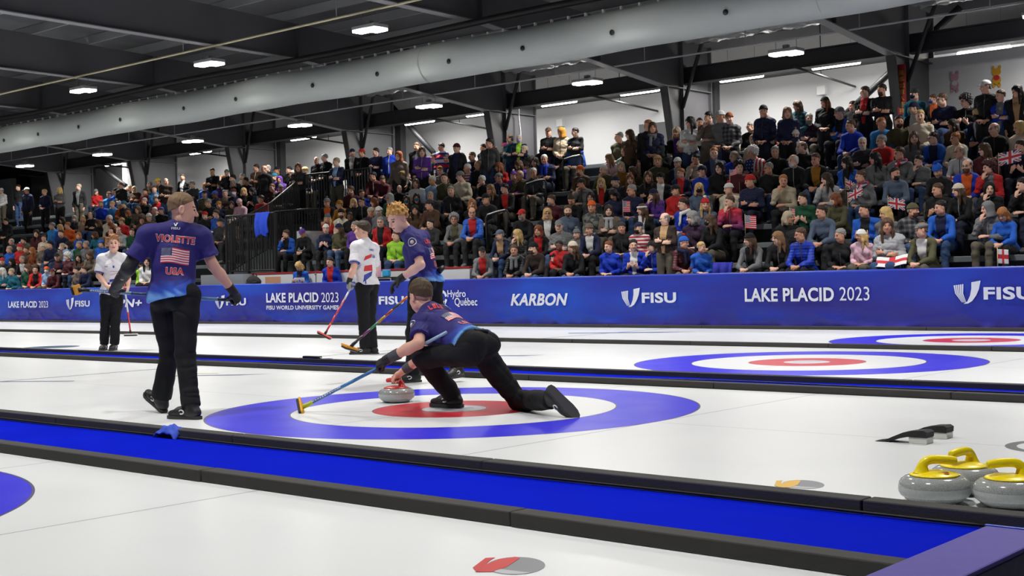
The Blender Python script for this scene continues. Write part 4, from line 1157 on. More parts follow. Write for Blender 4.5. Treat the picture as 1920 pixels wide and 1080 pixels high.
# ------------------------------------------------------------------ the five curlers
M_PRINT = tintmat('printed_shirt', .72, (9.0, .35, .03), 'VERTEX', spec=.25)
M_PANTS = mat('black_trousers', (21, 22, 26), .8, bump=(5.0, .7, .04, 4.0, None, True), spec=.25)
M_GLOVE = mat('black_glove', (24, 24, 27), .6, bump=(50, .3, .005))
M_SHOE = mat('black_shoe', (30, 30, 33), .5, bump=(40, .3, .004))
M_SOLE = mat('shoe_sole', (52, 52, 55), .7)
M_CARB = mat('carbon_black', (28, 28, 30), .35)
M_RED = mat('print_red', (206, 52, 58), .6)
M_PWHITE = mat('print_white', (226, 224, 228), .6)
M_PBLUE = mat('print_blue', (46, 66, 160), .6)
M_PNAVY = mat('print_navy', (40, 54, 100), .6)

def vcol(me, cols):
    at = me.color_attributes.new('tint', 'FLOAT_COLOR', 'POINT'); at.data.foreach_set('color', np.asarray(cols, np.float32).ravel())

def project(me_verts, bvh, direction, off):
    d = Vector(direction).normalized(); out = []; ok = True
    for p in me_verts:
        o = Vector(p) - d * .5; hit = bvh.ray_cast(o, d, 1.2)
        if hit[0] is None: out.append(Vector((float('nan'),) * 3)); ok = False
        else: out.append(hit[0] - d * off)
    return np.array([tuple(q) for q in out])

class Figure:
    def __init__(s, J, label, skin, hs=1.0):
        s.J = {k: nv(v) for k, v in J.items() if not isinstance(v, (int, float))}; s.J.update({k: v for k, v in J.items() if isinstance(v, (int, float))})
        s.base = nv((s.J['pel'][0], s.J['pel'][1], 0.0)); s.hs = hs; s.skin = skin; s.label = label
        s.parts = {}
    def loc(s, V): return V - s.base
    def body(s, hands='', hd=.0035, **kw):
        J = s.J; parts = []
        V, Q, m = body_mesh(J, .011, .0046, .005, s.hs, hands=False, shrink=.018, feet=False, ash=(-.002, -.001), **kw)
        parts.append((V, Q, m))
        for k in hands:
            v2, q2 = hand_field(J['w' + k], J['hd' + k], J['hn' + k], J['ht' + k], J.get('hc' + k, .4), .98, J.get('hs' + k, .0), thumb=J.get('th' + k)).mesh(hd)
            parts.append((v2, q2, np.zeros(len(q2), np.int32)))
        V, Q, m = merge(parts)
        s.o = obj('person', fromnp('person', s.loc(V), Q, MATS_BODY, midx=m), None, s.skin, tuple(s.base))
        tag(s.o, s.label, 'person'); return s.o
    def part(s, name, V, Q, mats, color=None, parent=None, cols=None, label=None):
        me = fromnp(name, s.loc(V), Q, mats if isinstance(mats, list) else [mats])
        if cols is not None: vcol(me, cols)
        o = obj(name, me, parent or s.o, color)
        if label: o['label'] = label
        s.parts[name] = (V, Q, o); return o
    def flat(s, name, V, F, mt, parent):
        V = np.asarray(V); bad = np.isnan(V).any(1); F = [q for q in F if not any(bad[i] for i in q)]
        if not F: return None
        ids = sorted({i for q in F for i in q}); mp_ = {j: i for i, j in enumerate(ids)}; V = V[ids]; F = [tuple(mp_[i] for i in q) for q in F]
        me = fromnp(name, s.loc(V), F, [mt], smooth=False); return obj(name, me, parent)
    def shirt(s, colour, hem_n, hem_off=.10, off=.022, sleeve=.74, amp=.008, seed=1, belly=.01, collar=.055):
        J = s.J; mid, pel, up, rt, fw, hr, hf = frames(J)
        F = Field(); torso(F, J, off, 1.0, belly)
        for k in 'LR':
            a, e = J['s' + k], J['e' + k]; q = a + (e - a) * sleeve
            F.ell(a, np.eye(3), nv((.058,) * 3) + off, .03); F.cap(a, q, .054 + off, .056 + off, .03)
            F.cutlocal(a + (e - a) * (sleeve - .02), e - a, .105)
        F.cap(J['nk'] - up * .03, J['nk'] + up * .022, .068 + .006, .062, .02)
        F.cutlocal(pel - up * hem_off, -nv(hem_n), .46)
        V, Q = F.mesh(.0085); V = fold(smooth(V, Q, 1), Q, J, amp, 11, seed)
        f = ((V - pel) @ up) / np.linalg.norm(mid - pel)
        cols = colour(V, f, (V - pel) @ rt, (V - pel) @ fw)
        o = s.part('shirt', V, Q, M_PRINT, cols=cols)
        s.bvh = BVHTree.FromPolygons([tuple(v) for v in V], [tuple(q) for q in Q.tolist()]); return o
    def trousers(s, flare=.068, amp=.009, seed=2, off=.013, top=.05):
        J = s.J; mid, pel, up, rt, fw, hr, hf = frames(J)
        F = Field(); torso(F, J, .004, 1.0); F.cut(pel + up * top, up)
        for k in 'LR':
            h, kn, a = J['p' + k], J['k' + k], J['a' + k]
            F.cap(h, kn, .090 + off, .064 + off, .03); F.ell(kn, np.eye(3), nv((.060,) * 3) + off, .02)
            e = a + (kn - a) * .02; F.cap(kn, e, .062 + off, flare, .02); F.cutlocal(e, a - kn, .13)
        V, Q = F.mesh(.0095); V = fold(smooth(V, Q, 1), Q, J, amp, 10, seed)
        return s.part('trousers', V, Q, M_PANTS)
    def shoes(s, accent=None):
        J = s.J; full = dict(J)
        for k in 'LR':
            K = {q + r: (J[q + k] if q + k in J else None) for q in 'atub' for r in 'L'}
            K = {q: v for q, v in K.items() if v is not None}
            F = Field(); a, t = J['a' + k], J['t' + k]; up = J.get('u' + k, nv((0, 0, 1))); d = unit(t - a); fl = unit(d - up * (d @ up)); sd = np.cross(fl, up)
            b = J['b' + k] if 'b' + k in J else a - up * .078
            F.cap(b - fl * .045 + up * .045, b + fl * .11 + up * .042, .038, .043, .02, flat=(up, .95)); F.cap(b + fl * .11 + up * .040, b + fl * .175 + up * .034, .043, .034, .02, flat=(up, .8))
            F.cap(b + up * .05 - fl * .02, b + up * .105 - fl * .015, .042, .046, .03); F.cap(b + up * .085 - fl * .0, b + fl * .09 + up * .055, .034, .03, .03)
            F.cutlocal(b + up * .012, -up, .30)
            V, Q = F.mesh(.006); so = s.part('shoe', V, Q, M_SHOE)
            prof = [(-.09, .0), (-.083, .024), (-.055, .036), (.0, .036), (.06, .041), (.12, .047), (.17, .043), (.207, .027), (.220, 0)]
            P = [b + fl * x + sd * y for x, y in prof] + [b + fl * x - sd * y for x, y in prof[-2:0:-1]]
            mb = MB(); mb.poly([tuple(p - up * .002 - s.base) for p in P], ext=tuple(up * .024)); mb.build('sole', M_SOLE, so)
            mb = MB()
            for i in range(4):
                c = b + fl * (.035 + .022 * i) + up * (.092 - .009 * i); mb.tube([tuple(c - sd * .024 - s.base), tuple(c + up * .007 - s.base), tuple(c + sd * .024 - s.base)], .0035, 6)
            mb.build('laces', accent or M_GLOVE, so)
            # small swirl on the side of the shoe
            for e in (-1, 1):
                pts = [tuple(b + fl * (.055 + .022 * math.cos(q)) + up * (.052 + .014 * math.sin(q)) + sd * e * .0445 - s.base) for q in np.linspace(.4, 5.2, 12)]
                MB().tube(pts, .0045, 6).build('side_mark', M_PWHITE, so)
    def neckband(s): pass
    def hair(s, fn, col, name='hair'):
        V, Q = fn; r, f, u = headframe(s.J); W = s.J['hc'] + s.hs * (V @ np.array([r, f, u])); return s.part(name, W, Q, M_HAIR, col)
    def glove(s, k, m=M_GLOVE, curl=None, cuff=True, name='glove', **kw):
        J = s.J
        V, Q = hand_field(J['w' + k], J['hd' + k], J['hn' + k], J['ht' + k], J.get('hc' + k, .4) if curl is None else curl, 1.0, J.get('hs' + k, 0), .0035, thumb=J.get('th' + k)).mesh(.0036)
        o = s.part(name, V, Q, m)
        if cuff:
            w = J['w' + k]; d = unit(J['hd' + k]); e = unit(w - J['e' + k])
            F = Field(); F.cap(w - e * .055, w + e * .015, .037, .034, .01); F.cutlocal(w - e * .05, -e, .06); V2, Q2 = F.mesh(.004); obj('cuff', fromnp('cuff', s.loc(V2), Q2, [kw.get('cuffmat', m)]), o)
        return o
    def forearm(s, k, name, mt, r=.008, a=.0, b=1.0):
        J = s.J; e, w, sh = J['e' + k], J['w' + k], J['s' + k]; F = Field()
        F.cap(sh + (e - sh) * .6, e, .045 + r, .042 + r, .02) if a <= 0 else None
        p0 = e + (w - e) * max(a, 0); p1 = e + (w - e) * b
        F.cap(p0, p1, .042 + r - .012 * max(a, 0), .030 + r, .02)
        if a > 0: F.cutlocal(p0, e - w, .06)
        F.cutlocal(p1, w - e, .06)
        V, Q = F.mesh(.006); V = fold(V, Q, J, .002, 30, 3); return s.part(name, V, Q, mt)
    # prints lying on the shirt; f = height fraction up the torso, x = offset along the shoulders
    def plane(s, f, x=0., tilt=0., side=0.):
        mid, pel, up, rt, fw, hr, hf = frames(s.J); L = np.linalg.norm(mid - pel)
        n = unit(fw * math.cos(side) + rt * math.sin(side)); R = unit(rt * math.cos(side) - fw * math.sin(side))
        R, U = R * math.cos(tilt) + up * math.sin(tilt), up * math.cos(tilt) - R * math.sin(tilt)
        return pel + up * L * f + R * x - n * .12, R, U, n
    def stamp(s, name, V2, F, mt, f, w, h, x=0., tilt=0., side=0., off=.004, parent=None):
        c, R, U, n = s.plane(f, x, tilt, side)
        W = c + (V2[:, :1] - .5) * w * R + (V2[:, 1:2] - .5) * h * U
        return s.flat(name, project(W, s.bvh, n, off), F, mt, parent or s.parts['shirt'][2])
    def words(s, body, mt, f, w, h, bold=.03, outline=None, **kw):
        V, F = textmesh(body, bold)
        bm = bmesh.new(); vs_ = [bm.verts.new((a * w, c * h, 0)) for a, c in V]
        for q in F:
            try: bm.faces.new([vs_[i] for i in q])
            except ValueError: pass
        if outline:
            V2, F2 = textmesh(body, bold + .035); g = .012
            V2 = (V2 - .5) * nv((1 + .02, 1 + .16)) + .5
            s.stamp('lettering_outline', V2, F2, outline, f, w, h, off=.0035, **kw)
        bm.free()
        return s.stamp('lettering', V, F, mt, f, w, h, off=.0055, **kw)
    def name_print(s, f, n=6, w=.20, h=.042):
        for i in range(n):
            x = (i - (n - 1) / 2) * w / n
            s.shape('name_print', [(0, 0), (.28, 0), (.28, .4), (.72, .4), (.72, 0), (1, 0), (1, 1), (0, 1)] if i % 2 else [(0, 0), (1, 0), (1, .3), (.35, .3), (.35, 1), (0, 1)], M_RED, f, w / n * .8, h, sub=1, x=x)
    def usflag(s, f, w, h, **kw):
        nx, ny = 16, 13
        V = nv([(i / nx, j / ny) for i in range(nx + 1) for j in range(ny + 1)]); V[:, 1] += .05 * np.sin(V[:, 0] * 5.2) - .03
        ix = lambda i, j: i * (ny + 1) + j
        red = [(ix(i, j), ix(i + 1, j), ix(i + 1, j + 1), ix(i, j + 1)) for i in range(nx) for j in range(ny) if j % 2 == 0 and not (i < 6 and j >= 6)]
        whi = [(ix(i, j), ix(i + 1, j), ix(i + 1, j + 1), ix(i, j + 1)) for i in range(nx) for j in range(ny) if j % 2 == 1 and not (i < 6 and j >= 6)]
        can = [(ix(i, j), ix(i + 1, j), ix(i + 1, j + 1), ix(i, j + 1)) for i in range(6) for j in range(6, ny)]
        fl = s.stamp('flag_print', V, red, M_RED, f, w, h, **kw)
        s.stamp('white_stripes', V, whi, M_PWHITE, f, w, h, parent=fl, **kw); s.stamp('canton', V, can, M_PNAVY, f, w, h, parent=fl, **kw)
        SV = []; SF = []
        for r in range(9):
            for c in range(6 if r % 2 == 0 else 5):
                cx = (.03 + .0575 * c + (.029 if r % 2 else 0)); cy = .50 + .052 * r; cy += .05 * math.sin(cx * 5.2) - .03; n = len(SV)
                SV += [(cx + .012 * math.cos(a), cy + .016 * math.sin(a)) for a in (.3, 1.55, 2.8, 4.1, 5.35)]; SF.append((n, n + 1, n + 2, n + 3, n + 4))
        s.stamp('stars', nv(SV), SF, M_PWHITE, f, w, h, off=.0052, parent=fl, **kw)
        return fl
    def shape(s, name, pts, mt, f, w, h, sub=4, **kw):
        bm = bmesh.new(); bm.faces.new([bm.verts.new((a, c, 0)) for a, c in pts]); bmesh.ops.triangulate(bm, faces=bm.faces)
        bmesh.ops.subdivide_edges(bm, edges=bm.edges, cuts=sub, use_grid_fill=True)
        bm.verts.index_update(); V = nv([v.co[:2] for v in bm.verts]); F = [tuple(v.index for v in q.verts) for q in bm.faces]; bm.free()
        return s.stamp(name, V, F, mt, f, w, h, **kw)

def grip(J, k, d, n, thumb, curl=1.05):
    """close hand k round the shaft point S; d = from wrist to knuckles, n = palm side"""
    d = unit(d); n = unit(nv(n) - d * (nv(n) @ d)); S = nv(J['S' + k])
    J['w' + k] = tuple(S - d * .088 - n * .030); J['hd' + k] = tuple(d); J['hn' + k] = tuple(n); J['ht' + k] = tuple(thumb); J['hc' + k] = curl
    J['th' + k] = tuple(unit(nv(thumb) * .5 + d * .45 + n * .7))

cF, cR = nv(CF), nv(CR); Z = nv((0, 0, 1))
def usa_print(V, f, x, y):
    n = np.sin(x * 38 + 5 * np.sin(f * 9 + x * 6)) * .5 + np.sin(x * 90 + f * 25) * .25
    t = np.clip((.16 - f + .05 * n + .10 * np.sin(x * 7 + 1)) / .30, 0, 1)[:, None]
    t2 = np.clip((.02 - f + .07 * n) / .12, 0, 1)[:, None]
    a, b, c = nv(L4((50, 44, 112))), nv(L4((44, 96, 212))), nv(L4((120, 176, 236)))
    d = nv(L4((40, 40, 98))); s = np.clip((f - .55) * 2, 0, 1)[:, None]
    return (a * (1 - s * .3) + d * s * .3) * (1 - t) + (b * (1 - t2) + c * t2) * t
def white_print(V, f, x, y):
    t = np.clip((f + .02) * 30, 0, 1)[:, None]; n = (np.sin(V @ nv((60, 40, 90))) * .02)[:, None]
    return np.tile(nv(L4((224, 222, 226))), (len(V), 1)) + n * nv((1, 1, 1, 0))

def broom(label, p0, p1, colours, pad, headdir, normal):
    """p0 = at the brush head, p1 = end of the shaft"""
    p0, p1 = nv(p0), nv(p1); ax = unit(p1 - p0); L = np.linalg.norm(p1 - p0)
    t = thing('curling_broom', label, 'broom', tuple(p0))
    q = lambda u: tuple(ax * L * u)
    sh = None
    k = len(colours); 
    for i, c in enumerate(colours):
        o = MB().tube([q(.06 + .94 * i / k), q(.06 + .94 * (i + 1) / k)], .0128, 12).build('shaft' if i == 0 else 'shaft_band', mat('shaft%s' % (c,), c, .35), t if i == 0 else sh)
        if i == 0: sh = o
    n = unit(normal); hd = unit(nv(headdir) - n * (nv(headdir) @ n)); w = np.cross(n, hd)
    M = Matrix(((hd[0], w[0], n[0], 0), (hd[1], w[1], n[1], 0), (hd[2], w[2], n[2], 0), (0, 0, 0, 1)))
    b = MB(); b.box((-.10, -.034, .012), (.10, .034, .034), .011, mtx=M); b.build('brush_head', mat('brush_black', (24, 24, 26), .4), t)
    b = MB(); b.box((-.104, -.038, -.004), (.104, .038, .013), .005, mtx=M); b.build('brush_pad', mat('pad%s' % (pad,), pad, .7), t)
    MB().tube([tuple(n * .03), q(.035), q(.075)], [.020, .017, .0145], 12).build('ferrule', mat('ferrule_lime', (190, 200, 50), .4) if 'crouching' in label else mat('brush_black', (24, 24, 26), .4), t)
    return t
def shaft_text(t, body, p0, p1, u0, u1, normal, mt=M_PWHITE, hgt=.015):
    p0, p1 = nv(p0), nv(p1); org = nv(t.location); V, F = textmesh(body, .02); A = p0 + (p1 - p0) * u0; B = p0 + (p1 - p0) * u1
    ax = unit(B - A); n = nv(normal) - ax * (nv(normal) @ ax); n = unit(n); u = np.cross(n, ax)
    W = [A + (B - A) * a + u * (c - .5) * hgt + n * .0138 - org for a, c in V]
    obj('lettering', fromnp('lettering', W, F, [mt], smooth=False), t)

# ---- the walking curler seen from behind
J = dict(JOINTS['p1']); J.update(hf=tuple(cF * .30 + cR * .92 - Z * .10), hu=(0, 0, 1))
b0, b1 = nv(J['B0']), nv(J['B1']); ax = unit(b1 - b0)
J['SL'] = tuple(b0 + ax * ((nv(J['SL']) - b0) @ ax)); J['SR'] = tuple(b1 - ax * .03)
grip(J, 'L', nv(J['SL']) - nv(J['eL']) + Z * -.1, cF, ax); grip(J, 'R', nv(J['SR']) - nv(J['eR']), -cR * .9 + cF * .4, -ax)
J['uL'] = tuple(unit(nv((.45, .0, .89)))); J['uR'] = (0, 0, 1); J['tR'] = tuple(nv(J['aR']) + nv((-.20, -.05, -.02)))
J['aR'] = tuple(nv(J['aR']) * nv((1, 1, 0)) + nv((0, 0, .081)))
WALK = P = Figure(J, 'person walking in a navy shirt with a flag on the back, broom held across', (222, 170, 146))
P.body('')
P.shirt(usa_print, unit(Z * .97 - cR * .17), .045, seed=3)
P.trousers(.074, seed=5)
P.shoes()
P.hair(cap_hair(.007, .046, -.082, .0045, amp=.0006), (122, 98, 72))
P.forearm('L', 'arm_sleeve', M_GLOVE, .010)
P.glove('L'); P.glove('R')
P.words('VIOLETTE', M_RED, .93, .285, .050, outline=M_PWHITE, tilt=-.06)
P.usflag(.635, .205, .115, tilt=-.04)
P.words('USA', M_RED, .36, .130, .050, outline=M_PWHITE, tilt=-.03)
P.words('FISU', M_PWHITE, 1.12, .062, .018, .02); P.shape('emblem_print', [(0, .9), (.25, .95), (.45, .3), (.75, 1.0), (1, 1), (.6, 0), (.35, 0)], M_PWHITE, 1.19, .03, .026, x=.0, off=.006)
mid, pel, up, rt, fw, hr, hf = frames(P.J)
c = P.J['pel'] - fw * .135 + rt * .07 + up * .03 - P.base
mx = Matrix(((rt[0], fw[0], up[0], c[0]), (rt[1], fw[1], up[1], c[1]), (rt[2], fw[2], up[2], c[2]), (0, 0, 0, 1)))
mp_ = MB().box((-.026, -.012, -.035), (.026, .012, .03), .006, mtx=mx).build('radio_pack', M_BLACK, P.o)
MB().box((-.016, -.0155, -.022), (.014, -.0140, -.004), 0, mtx=mx).build('label', M_PWHITE, mp_)
MB().tube([tuple(c + up * .02), tuple(c + rt * .05 + up * .0), tuple(c + rt * .10 - up * .015)], .005, 8).build('aerial', M_BLACK, mp_)
t = broom('blue patterned broom held crosswise by the walking curler', b0, b1, [(46, 96, 150), (150, 184, 208), (36, 70, 116), (60, 118, 170), (38, 62, 96), (96, 140, 176), (30, 52, 88)], (214, 150, 40), cF + Z * .1, -cR * .9 - Z * .25 - cF * .1)
shaft_text(t, 'goldline', b1, b0, .78, .93, -cF)

# ---- the crouching curler releasing the stone
J = dict(JOINTS['p2']); J.update(hf=(-.93, .22, -.22), hu=(-.1, 0, 1))
b0, b1 = nv(J['B0']), nv(J['B1']); ax = unit(b1 - b0)
J['SL'] = tuple(b0 + ax * ((nv(J['SL']) - b0) @ ax)); J['SR'] = (-.745, .118, .176)
grip(J, 'L', unit(nv(J['SL']) - nv(J['eL'])) + Z * .05, cF * .6 - Z * .8, -ax); grip(J, 'R', (-.80, .12, -.42), (-.45, 0, -.9), (-.1, -1, .1), .95)
J['eR'] = (-.40, .14, .40)
J['aL'] = tuple(nv((-.045, .04, .085))); J['tL'] = (-.26, .01, .03); J['uL'] = (0, 0, 1)
fd = unit(cR * .66 - Z * .72 - cF * .1); m_ = cR * .52 + Z * .42 - cF * .74; m_ = unit(m_ - fd * (m_ @ fd)); J['uR'] = tuple(-m_)
J['aR'] = tuple(nv(J['bR']) - .072 * m_); J['tR'] = tuple(nv(J['aR']) + fd * .2)
P = Figure(J, 'person crouching low in a navy shirt, releasing the red-handled stone', (224, 172, 150))
P.body('R')
P.shirt(lambda V, f, x, y: usa_print(V, f - .13, x, y), unit(frames({k: nv(v) for k, v in J.items() if not isinstance(v, float)})[2]), -.02, seed=8, amp=.010)
P.trousers(.072, seed=9, top=.07)
P.shoes()
P.hair(cap_hair(.014, .044, -.088, .0045, top=.006, amp=.0008), (82, 66, 48))
P.glove('L', curl=1.0); P.forearm('L', 'wristband', mat('wrist_grey', (78, 80, 84), .9), .008, .62, .92); P.forearm('R', 'wristband', mat('wrist_grey', (78, 80, 84), .9), .007, .60, .86)
gl = P.parts['glove'][2]
P.name_print(.90); P.usflag(.55, .19, .11); P.words('USA', M_RED, .28, .13, .05, outline=M_PWHITE)
def patch(P, k, drop):
    a, e = P.J['s' + k], P.J['e' + k]; ax_ = unit(e - a); mid, pel, up, rt, fw, hr, hf = frames(P.J); n = -rt if k == 'L' else rt
    n = unit(n - ax_ * (n @ ax_)); tt = np.cross(ax_, n); c = a + (e - a) * drop + n * .2
    for nme, r_, mt, of in (('patch', .042, M_PWHITE, .003), ('patch_field', .036, M_PNAVY, .0045), ('patch_mark', .018, M_PWHITE, .006)):
        V = [c] + [c + (ax_ * math.cos(q) + tt * math.sin(q)) * r_ for q in np.linspace(0, 2 * math.pi, 25)[:-1]]
        P.flat(nme, project(V, P.bvh, -n, of), [(0, i, i % 24 + 1) for i in range(1, 25)], mt, P.parts['shirt'][2])
    for i in range(4):
        V = [c + tt * (-.015 + .008 * i) - ax_ * .0, c + tt * (-.011 + .008 * i), c + tt * (-.011 + .008 * i) + ax_ * .016, c + tt * (-.015 + .008 * i) + ax_ * .016]
        P.flat('patch_stripe', project(V, P.bvh, -n, .0072), [(0, 1, 2, 3)], M_RED, P.parts['shirt'][2])
patch(P, 'L', .28)
mid, pel, up, rt, fw, hr, hf = frames(P.J); c = P.J['pel'] - fw * .135 - rt * .02 - up * .02 - P.base
MB().tube([tuple(c - rt * .05), tuple(c), tuple(c + rt * .06 - up * .02)], .012, 8).build('belt_clip', M_BLACK, P.o)
t = broom('blue broom in the crouching curler\'s gloved hand, head on the ice', b0, b1, [(70, 112, 168), (66, 128, 188), (54, 112, 172), (40, 78, 130), (84, 130, 180), (150, 178, 206)], (232, 168, 30), cF * .8 + Z * .45, -cR * .9 - Z * .3 - cF * .1)
shaft_text(t, 'goldline', b1, b0, .72, .94, -cF + Z * .4); shaft_text(t, 'CARBON', b1, b0, .34, .46, -cF + Z * .4, hgt=.013)

# ---- the ginger-haired curler looking down
J = dict(JOINTS['p3']); J.update(hf=tuple(-cR * .62 - cF * .55 - Z * .42), hu=(0, 0, 1))
b0, b1 = nv(J['B0']), nv(J['B1']); ax = unit(b1 - b0)
J['wL'] = (-1.905, 1.30, .985); J['eL'] = (-1.735, 1.40, 1.11)
J.update(hdL=tuple(unit(-cR * .75 - Z * .65 - cF * .1)), hnL=tuple(unit(-Z * .5 + cR * .6)), htL=tuple(unit(-cF + Z * .3)), hcL=.35, hsL=.12)
grip(J, 'R', nv(J['SR']) - nv(J['eR']), -cF, -ax)
P = Figure(J, 'person with curly ginger hair in a navy shirt, looking down beside the aisle end', (232, 186, 166))
P.label = 'person with curly ginger hair in a navy shirt, standing behind the crouching curler'
P.body('')
P.shirt(lambda V, f, x, y: usa_print(V, f - .05, x, y), unit(Z + cR * .10), .01, seed=12, belly=.02, amp=.010)
P.trousers(.070, seed=13, top=.10)
P.shoes()
P.hair(cap_hair(.018, .050, -.07, .0050, .45, 8, .014), (206, 160, 92))
P.glove('L'); P.glove('R')
P.name_print(.90); P.usflag(.60, .20, .115); P.words('USA', M_RED, .33, .13, .05, outline=M_PWHITE)
patch(P, 'L', .22)
mid, pel, up, rt, fw, hr, hf = frames(P.J); c = P.J['pel'] - fw * .15 + up * .05 - P.base
o = MB().tube([tuple(c - rt * .04), tuple(c - fw * .05 + up * .03)], [.03, .022], 12).build('radio_pack', M_BLACK, P.o)
t = broom('black broom with rainbow bands slanting down before the white-backed curler', b0, b1, [(70, 60, 60), (120, 60, 110), (60, 140, 90), (196, 150, 50), (176, 70, 50), (60, 56, 50), (206, 110, 40), (70, 80, 50), (44, 46, 44), (38, 40, 38)], (224, 150, 30), cF * .8 + cR * .55, -Z * .85 - cR * .4)

# ---- white-shirted curler with his back turned
J = dict(JOINTS['p4']); J.update(hf=tuple(-cR * .93 + cF * .30), hu=(0, 0, 1))
b0, b1 = nv(J['B0']), nv(J['B1']); ax = unit(b1 - b0)
J['SL'] = tuple(b0 + ax * ((nv(J['SL']) - b0) @ ax)); grip(J, 'L', -Z + (-cR) * .1, cF * .5 + cR * .6, ax)
J.update(hdR=tuple(-Z), hnR=tuple(cR), htR=tuple(-cR), hcR=.5)
for k in 'LR': J['t' + k] = tuple(nv(J['a' + k]) + nv((-.16, -.12, -.05)))
P = Figure(J, 'person in a white shirt with red and blue slashes, back half turned', (226, 176, 152))
P.body('R')
P.shirt(white_print, unit(Z * 1.0), .03, seed=15, sleeve=.80, amp=.006)
P.trousers(.074, seed=16)
P.shoes(M_PWHITE)
P.hair(cap_hair(.013, .044, -.085, .005, top=.004, amp=.0008), (62, 50, 40))
P.glove('L', mat('glove_grey', (150, 150, 148), .7), cuffmat=M_GLOVE)
P.words('HAV', M_PBLUE, .93, .10, .036, .02, side=.1, x=.02); P.words('GB', M_PBLUE, .74, .075, .042, .02, side=.1, x=.03)
for nme, pts, mt, f in (('red_slash', [(0, 0), (.9, .5), (1, 1), (.2, .6)], M_RED, .70), ('red_block', [(0, .1), (1, .2), (.95, 1), (.1, .8)], M_RED, .38), ('blue_sweep', [(-.2, -.4), (.8, .5), (1, 1.2), (0, .6)], M_PBLUE, .16), ('white_gap', [(0, 0), (.1, 0), (.12, 1), (0, 1)], M_PBLUE, .02)):
    try: P.shape(nme, pts, mt, f, .13, .10, x=-.005, side=.62)
    except Exception as ex_: print('shape', ex_)
P.shape('red_block', [(0, 0), (.8, .5), (1, 1), (.1, .5)], M_RED, .22, .05, .09, x=.09, side=.1)
a, e = P.J['sL'], P.J['eL']; F = Field(); q = a + (e - a) * .78; F.cap(q - unit(e - a) * .006, q + unit(e - a) * .012, .0745, .0745, .01); F.cutlocal(q + unit(e - a) * .010, e - a, .1); F.cutlocal(q - unit(e - a) * .006, a - e, .1); V, Q = F.mesh(.006); P.part('sleeve_trim', V, Q, M_PBLUE)
broom('red and white broom held low by the white-backed curler', b0, b1, [(206, 50, 56), (206, 50, 56), (206, 54, 60), (214, 120, 120), (222, 222, 224), (196, 204, 214)], (216, 90, 84), cR * .85 + cF * -.3 - Z * .25, -Z * .8 + -cR * .4)

# ---- white-shirted curler facing us
J = dict(JOINTS['p5']); J.update(hf=tuple(-cF * .92 + cR * .28), hu=(0, 0, 1))
b0, b1 = nv(J['B0']), nv(J['B1']); ax = unit(b1 - b0)
J['SL'] = tuple(b0 + ax * ((nv(J['SL']) - b0) @ ax)); grip(J, 'L', nv(J['SL']) - nv(J['eL']), -cR, ax)
J.update(hdR=tuple(unit(cR * .8 - Z * .4 - cF * .2)), hnR=tuple(unit(cF + -Z * .3)), htR=tuple(unit(Z - cF * .2)), hcR=.6)
J['aR'] = tuple(nv(J['aR']) + nv((.12, -.05, .02))); J['aL'] = tuple(nv(J['aL']) + nv((0, 0, .02)))
for k in 'LR': J['t' + k] = tuple(nv(J['a' + k]) + nv((.14, -.15, -.04)))
P = Figure(J, 'person in a white shirt facing us, standing far behind the walking curler', (228, 178, 156))
P.body('LR', .0045)
P.shirt(white_print, unit(Z), .04, seed=19, sleeve=.80, amp=.006)
P.trousers(.072, seed=20)
P.shoes(M_PWHITE)
P.hair(cap_hair(.018, .048, -.07, .0055, .5, 9, .012), (150, 104, 66))
for nme, pts, mt, f, w_, h_, x_ in (('blue_band', [(0, .6), (1, .9), (1, 1.25), (0, 1)], M_PBLUE, .30, .14, .10, .05), ('blue_slash', [(0, 0), (.35, 0), (.35, 1), (0, .9)], M_PBLUE, .20, .12, .12, .0), ('blue_sweep', [(0, 0), (1, .5), (1, .9), (0, .35)], M_PBLUE, .14, .13, .12, .05), ('red_line', [(0, 0), (1, .9), (1, 1), (0, .08)], M_RED, .58, .16, .06, .06), ('red_line', [(0, .9), (1, .95), (1, 1.05), (0, 1.0)], M_RED, .60, .16, .05, .06), ('chest_mark', [(0, 0), (1, 0), (1, 1), (0, 1)], mat('print_grey', (150, 154, 170), .6), .78, .05, .02, -.08), ('crest', [(.2, 0), (.8, 0), (1, 1), (0, 1)], M_PBLUE, .78, .03, .035, .03)):
    P.shape(nme, pts, mt, f, w_, h_, x=x_, side=math.pi)
for k in 'LR':
    a, e = P.J['s' + k], P.J['e' + k]; u_ = unit(e - a); q = a + u_ * np.linalg.norm(e - a) * .78; F = Field(); F.cap(q - u_ * .006, q + u_ * .012, .0745, .0745, .01); F.cutlocal(q + u_ * .010, u_, .1); F.cutlocal(q - u_ * .006, -u_, .1); V, Q = F.mesh(.006); P.part('sleeve_trim', V, Q, M_PBLUE)
broom('red and white broom held upright by the curler facing us', b0, b1, [(206, 50, 56), (206, 60, 60), (222, 222, 224), (222, 222, 224), (190, 60, 64)], (222, 210, 206), cR * .9, -Z)

